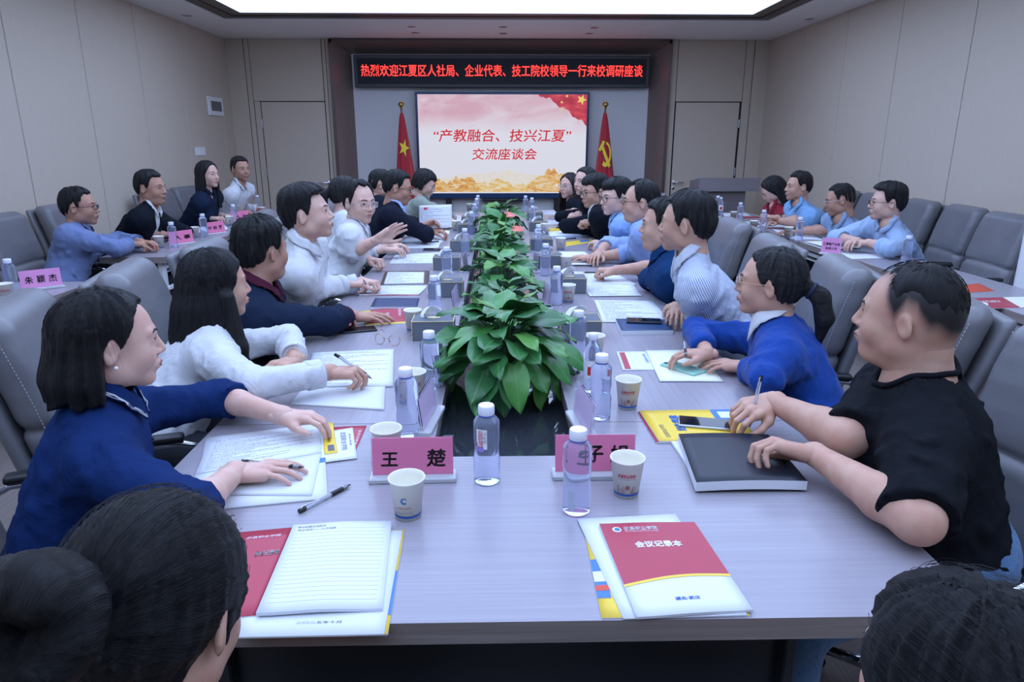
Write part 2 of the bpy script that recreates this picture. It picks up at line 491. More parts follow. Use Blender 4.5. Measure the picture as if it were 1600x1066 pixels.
bpanel(FX1, bx(1052), 0.09, ZC); bpanel(bx(1052), bx(1155), DZ, ZC); bpanel(bx(1155), bx(1168), 0.0, ZC, 0.014); bpanel(bx(1168), XR, 0.09, ZC)
M_DOOR = mat('door_fabric', (0.56, 0.475, 0.385), 0.85, bump=(300, 0.2, 0.001))
def door(n, x0, x1, hx, sg):
    q = MB(); q.box((x0+0.008, YB-0.012, 0.008), (x1-0.008, YB, DZ-0.008), M_DOOR, None, 0.003, 1)
    d = struct(q.build('door_%d' % n)); z = 1.0
    h = MB(); h.lathe([(0.026, 0), (0.026, 0.008), (0.02, 0.010)], M_CHROME, 20, Matrix.Translation((hx, YB-0.012, z)) @ Matrix.Rotation(math.pi/2, 4, 'X'))
    h.tube([(hx, YB-0.02, z), (hx, YB-0.062, z), (hx-sg*0.02, YB-0.066, z), (hx-sg*0.13, YB-0.062, z)], 0.009, M_CHROME, 10)
    h.build('door_handle', d, 40)
    k = MB(); k.lathe([(0.024, 0), (0.024, 0.007), (0.018, 0.009)], M_CHROME, 18, Matrix.Translation((hx+sg*0.01, YB-0.012, z-0.085)) @ Matrix.Rotation(math.pi/2, 4, 'X')); k.build('door_lock', d, 40)
    ox = x0 if sg > 0 else x1
    for hz in (0.3, 1.15, 1.82):
        c = MB(); c.tube([(ox, YB-0.026, hz-0.055), (ox, YB-0.026, hz+0.055)], 0.008, M_STEEL, 8); c.build('hinge', d, 40)
door(1, bx(411), bx(511), bx(507), 1)
door(2, bx(1053), bx(1153), bx(1058), -1)
# portal frame: bronze lining splayed into the niche
M_BRONZE = mat('bronze_laminate', (0.27, 0.205, 0.185), 0.32, 0.45, bump=(40, 0.03, 0.002))
M_BRONZED = mat('bronze_dark', (0.13, 0.098, 0.088), 0.35, 0.5)
pf = MB(); yo, yi = YB-0.09, YB+0.17
def quadbar(mb, a, b_, c, d, m, t=0.02):
    V = [Vector(q) for q in (a, b_, c, d)]; n = (V[1]-V[0]).cross(V[3]-V[0]).normalized()*t
    mb.add([*V, *[q-n for q in V]], [(0, 1, 2, 3), (7, 6, 5, 4), (0, 4, 5, 1), (1, 5, 6, 2), (2, 6, 7, 3), (3, 7, 4, 0)], m)
frame = struct(MB().box((FX0-0.015, yo, 0), (FX0+0.03, YB+0.03, ZC-0.01), M_BRONZED).build('trim_1'))
for nm, args in (('frame_edge', [(FX1-0.03, yo, 0), (FX1+0.015, YB+0.03, ZC-0.01)]), ('frame_edge', [(FX0, yo, ZC-0.055), (FX1, YB+0.03, ZC-0.01)])):
    MB().box(args[0], args[1], M_BRONZED).build(nm, frame)
q = MB(); quadbar(q, (FX0+0.03, yo, 0), (IX0, yi, 0), (IX0, yi, IZ1), (FX0+0.03, yo, ZC-0.055), M_BRONZE); q.build('frame_lining', frame)
q = MB(); quadbar(q, (IX1, yi, 0), (FX1-0.03, yo, 0), (FX1-0.03, yo, ZC-0.055), (IX1, yi, IZ1), M_BRONZE); q.build('frame_lining', frame)
q = MB(); quadbar(q, (IX0, yi, IZ1), (IX1, yi, IZ1), (FX1-0.03, yo, ZC-0.055), (FX0+0.03, yo, ZC-0.055), M_BRONZE); q.build('frame_lining', frame)
M_NICHE = mat('niche_panel', (0.62, 0.62, 0.62), 0.8, bump=(200, 0.12, 0.001))
for x0, x1 in ((IX0-0.02, bx(902)), (bx(902), IX1+0.02)):
    q = MB(); q.box((x0, yi, 0), (x1-0.004, yi+0.07, IZ1+0.03), M_NICHE); q.build('niche_panel', wall_back)
# wall behind the camera
q = MB(); q.box((XL-0.1, YF-0.12, 0), (XR+0.1, YF, ZC+0.15), M_WALL); struct(q.build('wall_front'))
# ceiling: soffit, wood band, luminous panel
TX0, TX1, TY0, TY1 = -3.14, 3.20, -1.45, 8.76; PX0, PX1, PY0, PY1 = -2.86, 2.92, -1.17, 8.48
c = MB(); z1 = ZC+0.12
for lo, hi in (((XL-0.1, YF-0.1), (TX0, YB+0.4)), ((TX1, YF-0.1), (XR+0.1, YB+0.4)), ((TX0, TY1), (TX1, YB+0.4)), ((TX0, YF-0.1), (TX1, TY0))):
    c.box((*lo, ZC), (*hi, z1), M_CEIL)
ceiling = struct(c.build('ceiling'))
def ring(x0, x1, y0, y1, w, za, zb, m, nm):
    for pts in ([(x0, y0), (x0+w, y0+w), (x0+w, y1-w), (x0, y1)], [(x1, y1), (x1-w, y1-w), (x1-w, y0+w), (x1, y0)], [(x0, y1), (x0+w, y1-w), (x1-w, y1-w), (x1, y1)], [(x1, y0), (x1-w, y0+w), (x0+w, y0+w), (x0, y0)]):
        q = MB(); q.poly(pts, za, zb, m); q.build(nm, ceiling)
ring(TX0, TX1, TY0, TY1, 0.13, ZC+0.012, ZC+0.05, M_TRIMW, 'ceiling_trim'); ring(TX0+0.13, TX1-0.13, TY0+0.13, TY1-0.13, 0.15, ZC+0.024, ZC+0.05, M_TRIML, 'ceiling_trim')
q = MB(); q.box((TX0-0.02, TY0-0.02, ZC+0.06), (TX1+0.02, TY1+0.02, ZC+0.10), M_DARK); q.build('ceiling_backing', ceiling)
M_LUM = mat('luminous_membrane', (0.8, 0.8, 0.8), 0.6, emit=PANEL_COLOR, estr=PANEL_LIGHT)
lp = MB(); lp.box((PX0, PY0, ZC+0.03), (PX1, PY1, ZC+0.045), M_LUM)
tag(lp.build('ceiling_light'), 'large glowing white light panel filling the recessed ceiling', 'light')
for px, py in ((643, 41.6), (649, 51), (786, 42), (786, 52), (929, 43), (921, 52), (292, 24), (1265, 29.6)):
    a = atz(px, py, ZC)
    t = thing('downlight', 'small recessed round downlight, switched off, in the white ceiling border', 'light', (float(a[0]), float(a[1]), ZC), 0, 'small ceiling downlights')
    q = MB(); q.lathe([(0.052, 0.001), (0.055, -0.006), (0.040, -0.008), (0.036, 0.001)], M_STEEL, 20, cap0=False, cap1=False); q.build('rim', t, 40)
    q = MB(); q.lathe([(0.037, -0.0005), (0.030, -0.003)], M_BLACKP, 20); q.build('lens', t, 40)

# ------------------------------------------------------------------ conference table
TXC = 0.02; TO = 0.86; TI = 0.20; TY = 1.025; TE = 8.42; TH = 0.045; ZT = 0.75
table = thing('conference_table', 'long grey wood-grain conference table with a planted channel down its middle', 'table', (TXC, TY, 0))
def slab(outline, ew, me_, name='tabletop', parent=table, org=(TXC, TY), z=ZT):
    q = MB(); pts = [(x-org[0], y-org[1]) for x, y in outline]; n = len(pts)
    V = [(x, y, z-TH) for x, y in pts]+[(x, y, z) for x, y in pts]
    q.add(V, [tuple(range(n, 2*n))], ew); q.add(V, [tuple(range(n-1, -1, -1))]+[(i, (i+1) % n, n+(i+1) % n, n+i) for i in range(n)], me_)
    return q.build(name, parent)
g_ = 0.0015
xo0, xo1, xi0, xi1 = TXC-TO, TXC+TO, TXC-TI, TXC+TI
slab([(xo0, TY), (xo1, TY), (xo1, 1.92-g_), (xi1, 1.92-g_), (xi1, 1.69), (xi0, 1.69), (xi0, 1.92-g_), (xo0, 1.92-g_)], M_TOP, M_EDGE)
ys = np.linspace(1.92, 7.52, 5)
for a, b_ in zip(ys[:-1], ys[1:]):
    slab([(xo0, a+g_), (xi0, a+g_), (xi0, b_-g_), (xo0, b_-g_)], M_TOPY, M_EDGEY); slab([(xi1, a+g_), (xo1, a+g_), (xo1, b_-g_), (xi1, b_-g_)], M_TOPY, M_EDGEY)
slab([(xo0, TE), (xo0, 7.52+g_), (xi0, 7.52+g_), (xi0, 7.75), (xi1, 7.75), (xi1, 7.52+g_), (xo1, 7.52+g_), (xo1, TE)][::-1], M_TOP, M_EDGE)
M_FILM = mat('black_gloss', (0.09, 0.10, 0.125), 0.05, 0.55, spec=1.0, ior=1.9, bump=(6, 0.35, 0.006))
q = MB(); q.box((-TI-0.01, 0.665, 0.640), (TI+0.01, 6.73, 0.660), M_FILM); q.build('channel_floor', table)
for sx in (-1, 1):
    q = MB(); q.box((min(sx*TI, sx*(TI+0.018)), 0.665, 0.55), (max(sx*TI, sx*(TI+0.018)), 6.73, ZT-TH), M_DPANEL); q.build('channel_side', table)
for yy in (0.650, 6.725):
    q = MB(); q.box((-TI, yy, 0.55), (TI, yy+0.016, ZT-TH), M_DPANEL); q.build('channel_side', table)
q = MB(); q.box((-0.575, 0.19, 0.02), (0.575, 0.21, ZT-TH), M_DPANEL); q.build('modesty_panel', table)
q = MB(); q.box((-0.575, 7.18, 0.02), (0.575, 7.20, ZT-TH), M_DPANEL); q.build('modesty_panel', table)
for sx in (-1, 1):
    q = MB(); q.box((sx*0.36-0.012, 0.68, 0.05), (sx*0.36+0.012, 6.7, ZT-TH), M_DPANEL); q.build('modesty_panel', table)
    for yy in (0.16, 0.88, 2.29, 3.69, 5.09, 6.48, 7.18):
        q = MB(); xa, xb = (0.575, 0.60) if yy in (0.16, 7.18) else (0.36, 0.45)
        q.box((min(sx*xa, sx*xb), yy, 0.0), (max(sx*xa, sx*xb), yy+0.05, ZT-TH), M_DPANEL, None, 0.004, 1); q.build('leg_panel', table)

def side_table(label, x0, x1, y0, y1, front):
    """training desk with white folding steel frame; front = +1 when its open front faces +x"""
    t = thing('side_table', label, 'table', ((x0+x1)/2, (y0+y1)/2, 0), 0, 'narrow desks along the walls')
    hx, hy = (x1-x0)/2, (y1-y0)/2
    q = MB(); pts = [(-hx, -hy), (hx, -hy), (hx, hy), (-hx, hy)]
    V = [(x, y, ZT-TH) for x, y in pts]+[(x, y, ZT) for x, y in pts]
    q.add(V, [(4, 5, 6, 7)], M_TOPY); q.add(V, [(3, 2, 1, 0)]+[(i, (i+1) % 4, 4+(i+1) % 4, 4+i) for i in range(4)], M_EDGEY); q.build('tabletop', t)
    for yy in (-hy+0.08, hy-0.08):
        for xx in (-hx+0.07, hx-0.07):
            q = MB(); q.box((xx-0.02, yy-0.03, 0.05), (xx+0.02, yy+0.03, ZT-TH), M_WMETAL, None, 0.006, 1); q.build('leg', t)
        q = MB(); q.box((-hx+0.02, yy-0.035, 0.0), (hx-0.02, yy+0.035, 0.055), M_WMETAL, None, 0.01, 1); q.build('foot', t)
    for xx, z in ((front*(hx-0.06), 0.66), (-front*(hx-0.06), 0.66), (front*(hx-0.05), 0.50)):
        q = MB(); q.box((xx-0.012, -hy+0.08, z-0.015), (xx+0.012, hy-0.08, z+0.015), M_WMETAL, None, 0.004, 1); q.build('crossbar', t)
    q = MB(); q.box((-hx+0.08, -hy+0.2, 0.60), (hx-0.10, hy-0.2, 0.61), M_WMETAL); q.build('shelf', t)
    return t
LX0, LX1, RX0, RX1 = -2.92, -2.44, 2.57, 3.03
side_table('narrow wall desk holding the pink sign before the empty chair', LX0, LX1, 2.30, 4.16, 1)
side_table('narrow wall desk in front of the blue-shirted man', LX0, LX1, 5.08, 6.92, 1)
side_table('narrow wall desk in front of the white-shirted man by the door', LX0, LX1, 6.925, 8.75, 1)
side_table('narrow wall desk carrying red booklets beside the white cabinet', RX0, RX1, 2.52, 4.45, -1)
side_table('narrow wall desk in front of the two men in grey and pale blue', RX0, RX1, 4.455, 6.38, -1)
side_table('narrow wall desk in front of the woman in red', RX0, RX1, 6.385, 8.30, -1)

# ------------------------------------------------------------------ chairs
def rb(X, Y, Z, c, b_, r):
    qx, qy, qz = np.abs(X-c[0])-b_[0]+r, np.abs(Y-c[1])-b_[1]+r, np.abs(Z-c[2])-b_[2]+r
    return np.sqrt(np.maximum(qx, 0)**2+np.maximum(qy, 0)**2+np.maximum(qz, 0)**2)+np.minimum(np.maximum(qx, np.maximum(qy, qz)), 0)-r
def bend(Z): return -0.02-0.21*np.clip(Z-0.48, 0, 1)-0.10*np.clip(Z-0.80, 0, 1)**1.3
def chair_meshes(M_L):
    out = {}
    h = 0.0085
    f = Field((-0.60, -0.33, 0.40), (0.32, 0.33, 1.16), h)
    def upper(X, Y, Z):
        x = X+0.205-bend(Z)-0.0; hz = np.abs(Z-0.90)
        pil = 0.018*np.cos(np.clip(Y/0.25, -1, 1)*1.4)*np.cos(np.clip((Z-0.90)/0.17, -1, 1)*1.4)
        return rb(x-pil*0.6-0.05*np.clip(np.abs(Y)/0.26, 0, 1)**3*0.3, Y, Z, (0, 0, 0.905), (0.062, 0.262-0.02*np.clip((Z-0.95)*4, 0, 1), 0.182), 0.052)
    def lower(X, Y, Z):
        x = X+0.205-bend(Z); pil = 0.014*np.cos(np.clip(Y/0.25, -1, 1)*1.4)
        return rb(x-pil*0.6-0.008, Y, Z, (0, 0, 0.60), (0.062, 0.258, 0.148), 0.05)
    f.func(upper, k=0); f.func(lower, k=0.008)
    f.near(lambda P: wrinkle(P, 4, 30, 0.0012, (1, 0.5, 1.4)), 0.03)
    V, Q = f.surf(); out['backrest'] = fast_mesh('backrest', V, [Q], [M_L])
    f = Field((-0.65, -0.33, 0.36), (0.30, 0.33, 1.16), 0.0095)
    f.func(lambda X, Y, Z: rb(X+0.272-bend(Z)+0.03*np.clip((Z-0.5), 0, 1), Y, Z, (0, 0, 0.755), (0.020, 0.272-0.03*np.clip((Z-0.9)*3, 0, 1), 0.305), 0.02), k=0)
    V, Q = f.surf(); out['back_shell'] = fast_mesh('back_shell', V, [Q], [M_L])
    f = Field((-0.32, -0.34, 0.30), (0.36, 0.34, 0.56), 0.010)
    f.func(lambda X, Y, Z: rb(X, Y, Z-0.016*np.cos(np.clip(Y/0.26, -1, 1)*1.5)*np.cos(np.clip(X/0.27, -1, 1)*1.5)+0.03*np.clip(X-0.16, 0, 1), (0.02, 0, 0.385), (0.27, 0.265, 0.055), 0.05), k=0)
    V, Q = f.surf(); out['seat'] = fast_mesh('seat', V, [Q], [M_L])
    return out
CM = chair_meshes(M_LEATHER)
def chair(M_L=None, meshes=CM):
    t = thing('office_chair', 'x', 'chair', (0, 0, 0), 0, 'grey leather office chairs')
    for nm in ('seat', 'backrest', 'back_shell'): link(nm, meshes[nm], t)
    for sy in (-1, 1):
        s_ = MB(); pts = []      # stitched seam along the cushion edge
        for z in np.linspace(0.50, 1.05, 50): pts.append((float(-0.205+bend(z)+0.030), sy*0.2615, z))
        for a, b_ in zip(pts[:-1:1], pts[1::1]): s_.tube([a, tuple(np.array(a)*0.45+np.array(b_)*0.55)], 0.0013, M_STITCH, 4)
        o = s_.build('stitching', t); o['kind'] = 'stuff'
        a = MB(); y = sy*0.290
        a.tube([(-0.27, y, 0.60), (-0.16, y, 0.655), (0.10, y, 0.660), (0.20, y, 0.63), (0.215, y, 0.56), (0.16, y, 0.45), (0.05, y*0.94, 0.37), (-0.02, y*0.8, 0.345)], 0.011, M_CHROME, 10)
        arm_ = a.build('armrest', t, True)
        p_ = MB(); p_.box((-0.17, y-0.024, 0.665), (0.12, y+0.024, 0.690), M_BLACKP, None, 0.011, 3); p_.build('arm_pad', arm_, 50)
    s_ = MB(); s_.lathe([(0.03, 0.12), (0.03, 0.24), (0.022, 0.24), (0.022, 0.32), (0.08, 0.33), (0.09, 0.35)], M_BLACKP, 16); s_.build('gas_lift', t, 40)
    b_ = MB(); b_.lathe([(0.045, 0.075), (0.05, 0.10), (0.04, 0.13)], M_CHROME, 16)
    for k in range(5):
        an = 2*math.pi*k/5+0.3; b_.tube([(0.03*math.cos(an), 0.03*math.sin(an), 0.105), (0.18*math.cos(an), 0.18*math.sin(an), 0.09), (0.30*math.cos(an), 0.30*math.sin(an), 0.072)], [0.024, 0.02, 0.014], M_CHROME, 8)
    base = b_.build('star_base', t, True)
    wh = MB(); wh.lathe([(0.012, -0.022), (0.028, -0.020), (0.028, -0.004), (0.02, -0.002), (0.02, 0.002), (0.028, 0.004), (0.028, 0.020), (0.012, 0.022)], M_BLACKP, 14, Matrix.Rotation(math.pi/2, 4, 'X')); wm = wh.mesh('caster', 40)
    for k in range(5):
        an = 2*math.pi*k/5+0.3; o = link('caster', wm, base); o.location = (0.30*math.cos(an), 0.30*math.sin(an), 0.028); o.rotation_euler = (0, 0, an+0.6)
    return t
CHAIR0 = chair(); CHAIR_USED = [False]
def place_chair(x, y, yaw, label):
    if not CHAIR_USED[0]:
        CHAIR_USED[0] = True; kids0 = [(c, kids(c)) for c in kids(CHAIR0)]; KIDS[CHAIR0.name] = kids0
        CHAIR0.location = (x, y, 0); CHAIR0.rotation_euler = (0, 0, yaw); CHAIR0['label'] = label; return CHAIR0
    return dup(CHAIR0, (x, y, 0), yaw, label)
# ------------------------------------------------------------------ people
def rotz(a):
    c, s_ = math.cos(a), math.sin(a); return np.array([[c, -s_, 0], [s_, c, 0], [0, 0, 1.]])
def roty(a):
    c, s_ = math.cos(a), math.sin(a); return np.array([[c, 0, s_], [0, 1, 0], [-s_, 0, c]])
def rotx(a):
    c, s_ = math.cos(a), math.sin(a); return np.array([[1, 0, 0], [0, c, -s_], [0, s_, c]])
D2R = math.pi/180
def sstep(a, b, x):
    t = np.clip((x-a)/(b-a), 0, 1); return t*t*(3-2*t)

def skin_mat(name, c, red=0.12):
    m = mat(name, c, 0.5, spec=0.35, sss=0.12); g = NG(m)
    v = g.coords(); no = g.n('ShaderNodeTexNoise', i_Scale=22, i_Detail=5); g.l(v, no.inputs['Vector'])
    g.l(g.ramp(no.outputs['Fac'], [(0.3, (c[0]*0.94, c[1]*(0.92-red), c[2]*(0.92-red))), (0.7, (min(1, c[0]*1.05), c[1]*1.05, c[2]*1.05))]), g.b.inputs['Base Color'])
    at = g.n('ShaderNodeAttribute', attribute_name='crop'); n3 = g.n('ShaderNodeTexNoise', i_Scale=700, i_Detail=2); g.l(v, n3.inputs['Vector'])
    fac = g.math('MULTIPLY', at.outputs['Fac'], g.math('ADD', g.math('MULTIPLY', n3.outputs['Fac'], 0.6), 0.80))
    mx = g.n('ShaderNodeMix', data_type='RGBA'); mx.clamp_factor = True; g.l(fac, mx.inputs[0]); g.l(g.b.inputs['Base Color'].links[0].from_socket, mx.inputs[6]); mx.inputs[7].default_value = (0.02, 0.018, 0.018, 1)
    g.l(mx.outputs[2], g.b.inputs['Base Color'])
    n2 = g.n('ShaderNodeTexNoise', i_Scale=420, i_Detail=2); g.l(v, n2.inputs['Vector']); g.bump(n2.outputs['Fac'], 0.12, 0.0006)
    return m
SKIN = {'fair': skin_mat('skin_fair', (0.66, 0.44, 0.35)), 'mid': skin_mat('skin_mid', (0.56, 0.345, 0.25)), 'tan': skin_mat('skin_tan', (0.46, 0.265, 0.185))}
M_LIP = mat('lips', (0.42, 0.14, 0.13), 0.4); M_LIPM = mat('lips_pale', (0.40, 0.19, 0.16), 0.45)
M_EYE = mat('eye_white', (0.42, 0.40, 0.39), 0.25); M_IRIS = mat('iris', (0.012, 0.008, 0.006), 0.12)
M_BROW = mat('brow', (0.02, 0.016, 0.015), 0.7); M_NAIL = mat('nail', (0.68, 0.44, 0.40), 0.25)
M_MOUTH = mat('mouth_line', (0.12, 0.035, 0.03), 0.6)

def hair_mat(name, mode, c=(0.003, 0.003, 0.0035), hi=(0.012, 0.0115, 0.0135)):
    """strand streaks run from the crown (down) or front to back"""
    m = mat(name, c, 0.5, spec=0.38); g = NG(m)
    t = g.n('ShaderNodeTexCoord'); sp = g.n('ShaderNodeSeparateXYZ'); g.l(t.outputs['Object'], sp.inputs[0])
    if mode == 'down': an = g.math('ARCTAN2', sp.outputs[1], g.math('ADD', sp.outputs[0], 0.03)); ln = sp.outputs[2]
    else: an = g.math('ARCTAN2', sp.outputs[1], g.math('ADD', sp.outputs[2], 0.0)); ln = sp.outputs[0]
    cb = g.n('ShaderNodeCombineXYZ'); g.l(g.math('MULTIPLY', an, 34), cb.inputs[0]); g.l(g.math('MULTIPLY', ln, 7), cb.inputs[1])
    no = g.n('ShaderNodeTexNoise', i_Scale=1.6, i_Detail=6, i_Roughness=0.7); g.l(cb.outputs[0], no.inputs['Vector'])
    g.l(g.ramp(no.outputs['Fac'], [(0.35, c), (0.75, hi)]), g.b.inputs['Base Color'])
    rr = g.n('ShaderNodeMapRange'); rr.inputs['To Min'].default_value = 0.26; rr.inputs['To Max'].default_value = 0.58
    g.l(no.outputs['Fac'], rr.inputs['Value']); g.l(rr.outputs[0], g.b.inputs['Roughness'])
    g.bump(no.outputs['Fac'], 0.9, 0.005)
    return m
M_HAIR_D = hair_mat('hair_down', 'down'); M_HAIR_B = hair_mat('hair_back', 'back')
M_HAIR_BR = hair_mat('hair_brown', 'down', (0.010, 0.006, 0.006), (0.03, 0.019, 0.019))

# ---- hands (right hand: fingers +X, back of hand +Z, thumb +Y)
POSE = {  # flex angles (mcp, pip, dip) for index..pinky, splay factor, thumb tip shift
    'flat': ([(10, 14, 8), (10, 16, 8), (11, 18, 10), (12, 18, 10)], 1.0, (0, 0, 0)),
    'rest': ([(22, 34, 20), (26, 36, 22), (30, 38, 22), (32, 36, 22)], 0.9, (0, -0.006, -0.006)),
    'pen': ([(38, 42, 18), (46, 52, 24), (58, 60, 28), (64, 60, 28)], 0.45, (0.012, -0.030, -0.014)),
    'fist': ([(58, 72, 36), (62, 76, 36), (66, 76, 36), (68, 74, 36)], 0.35, (-0.004, -0.034, -0.012)),
    'open': ([(-4, 10, 6), (-2, 10, 6), (0, 12, 8), (2, 14, 8)], 0.8, (0.012, 0.004, 0.012)),
    'hold': ([(30, 50, 26), (34, 52, 26), (38, 54, 26), (40, 54, 26)], 0.5, (0.012, -0.014, -0.022)),
}
HANDC = {}
def hand_mesh(pose, h):
    if (pose, h) in HANDC: return HANDC[(pose, h)]
    flex, splay, tsh = POSE[pose]
    Fd = Field((-0.075, -0.075, -0.10), (0.215, 0.10, 0.055), h)
    mcp = [(0.090, 0.030, 0.004), (0.095, 0.009, 0.006), (0.089, -0.012, 0.004), (0.080, -0.031, -0.001)]
    Ls = [(0.041, 0.025, 0.020), (0.045, 0.028, 0.021), (0.042, 0.026, 0.020), (0.033, 0.020, 0.018)]
    sp = [7, 1, -6, -14]
    for y in (-0.011, 0.011): Fd.cap((-0.028, y*0.8, 0), (0.006, y, 0), 0.0175, 0.0185, k=0.012)
    for q in mcp: Fd.cap((0.006, q[1]*0.45, -0.001), (q[0]-0.004, q[1], q[2]-0.004), 0.017, 0.0125, k=0.012)
    Fd.cap((0.02, 0.018, -0.008), (0.055, 0.047, -0.015), 0.018, 0.0145, k=0.014)
    Fd.cap((0.02, -0.018, -0.007), (0.07, -0.030, -0.008), 0.017, 0.012, k=0.012)
    G = Field((-0.075, -0.075, -0.10), (0.215, 0.10, 0.055), h); nails = []
    for j in range(4):
        a = sp[j]*splay*D2R; p = npv(mcp[j]); fl = 0; rad = [0.0098, 0.0088, 0.0078, 0.0066] if j < 3 else [0.0086, 0.0076, 0.0068, 0.0058]
        p0 = p-0.012*np.array([math.cos(a), math.sin(a), 0])
        G.cap(p0, p, rad[0]+0.001, rad[0], k=0.003)
        for q in range(3):
            fl += flex[j][q]*D2R
            d = np.array([math.cos(a)*math.cos(fl), math.sin(a)*math.cos(fl), -math.sin(fl)])
            e = p+d*Ls[j][q]; G.cap(p, e, rad[q], rad[q+1], k=0.0025); p = e
        nrm = np.array([math.cos(a)*math.sin(fl), math.sin(a)*math.sin(fl), math.cos(fl)])
        nails.append((p-d*0.004+nrm*0.0048, d, nrm, 0.0052 if j < 3 else 0.0044))
    th = [npv((0.054, 0.047, -0.015)), npv((0.080, 0.062, -0.020))+npv(tsh)*0.4, npv((0.106, 0.066, -0.024))+npv(tsh)]
    G.cap(th[0], th[1], 0.0125, 0.0105, k=0.004); G.cap(th[1], th[2], 0.0105, 0.0078, k=0.004)
    Fd.put(tuple(slice(0, q) for q in Fd.a.shape), G.a, 0.007)
    V, Q = Fd.surf()
    mb = MB()
    dt = unit(th[2]-th[1]); nt_ = unit(np.cross(dt, np.cross([0, 0.4, 1], dt))); nails.append((th[2]-dt*0.002+nt_*0.0058, dt, nt_, 0.006))
    for c, d, n_, r in nails:
        l = np.cross(n_, d); R = Matrix(np.stack([d, l, n_], 1).tolist()); mb.ell(c, (r*1.15, r*0.9, 0.0016), None, 8, R=R)
    HANDC[(pose, h)] = (V, Q, np.array([tuple(v) for v in mb.v]), np.array(mb.f))
    return HANDC[(pose, h)]

# ---- heads (face +X, left +Y, up +Z, origin between the ears)
def head_base(Fd, p, full=True):
    w = p.get('w', 1.0); j = p.get('jaw', 1.0); fat = p.get('fat', 0.0); fem = p['sex'] == 'f'
    Fd.ell((-0.014, 0, 0.036), (0.097, 0.076*w, 0.084), k=0.01)
    Fd.ell((-0.045, 0, 0.005), (0.066, 0.066*w, 0.07), k=0.03)
    Fd.ell((0.028, 0, 0.002), (0.066, 0.067*w, 0.085), k=0.02)
    Fd.ell((0.026, 0, -0.058), (0.056+0.006*fat, (0.053*j+0.012*fat), 0.05), k=0.03)
    Fd.ell((0.070, 0, -0.095), (0.021, 0.022*j+0.004*fat, 0.018), k=0.028)
    for sg in (-1, 1): Fd.ell((0.004, sg*(0.048*j+0.010*fat), -0.062), (0.030, 0.017, 0.024), k=0.025)
    for sg in (-1, 1):
        Fd.ell((0.052, sg*0.036*w, -0.03), (0.032, 0.027+0.008*fat, 0.03+0.004*fat), k=0.02)
    if fat: Fd.ell((0.025, 0, -0.098), (0.05, 0.046, 0.03), k=0.03)
    if not full: return
    nl = p.get('nose', 1.0)
    for sg in (-1, 1):
        Fd.ell((0.106, sg*0.033, 0.006), (0.021, 0.02, 0.013), k=0.018, op='sub')
        Fd.ell((0.0755, sg*0.032, 0.004), (0.0125, 0.0165, 0.0115), k=0.006)
        Fd.cap((0.087, sg*0.010, 0.022), (0.074, sg*0.044, 0.024), 0.0085, 0.007, k=0.015)
    Fd.cap((0.088, 0, 0.014), (0.101+0.006*nl, 0, -0.026), 0.0075, 0.0115, k=0.011)
    for sg in (-1, 1): Fd.ell((0.097, sg*0.0125, -0.031), (0.0095, 0.0075, 0.007), k=0.006)
    Fd.ell((0.088, 0, -0.060), (0.014, 0.024, 0.016), k=0.014)
    Fd.ell((0.100, 0, -0.0545), (0.0055, 0.017, 0.0042), k=0.006)
    Fd.ell((0.0985, 0, -0.0645), (0.0062, 0.0155, 0.0048), k=0.006)
    Fd.ell((0.108, 0, -0.0595), (0.012, 0.022, 0.0014), k=0.003, op='sub')
    er = p.get('ear', 1.0)
    for sg in (-1, 1):
        R = rotz(sg*(180-24)*D2R)@roty(-0.20)
        Fd.ell((-0.012, sg*(0.074*w+0.003), -0.008), (0.0175*er, 0.0075, 0.030*er), R=R, k=0.006)
        Fd.ell((-0.007, sg*(0.074*w+0.0105), -0.004), (0.0105, 0.006, 0.020), R=R, k=0.004, op='sub')

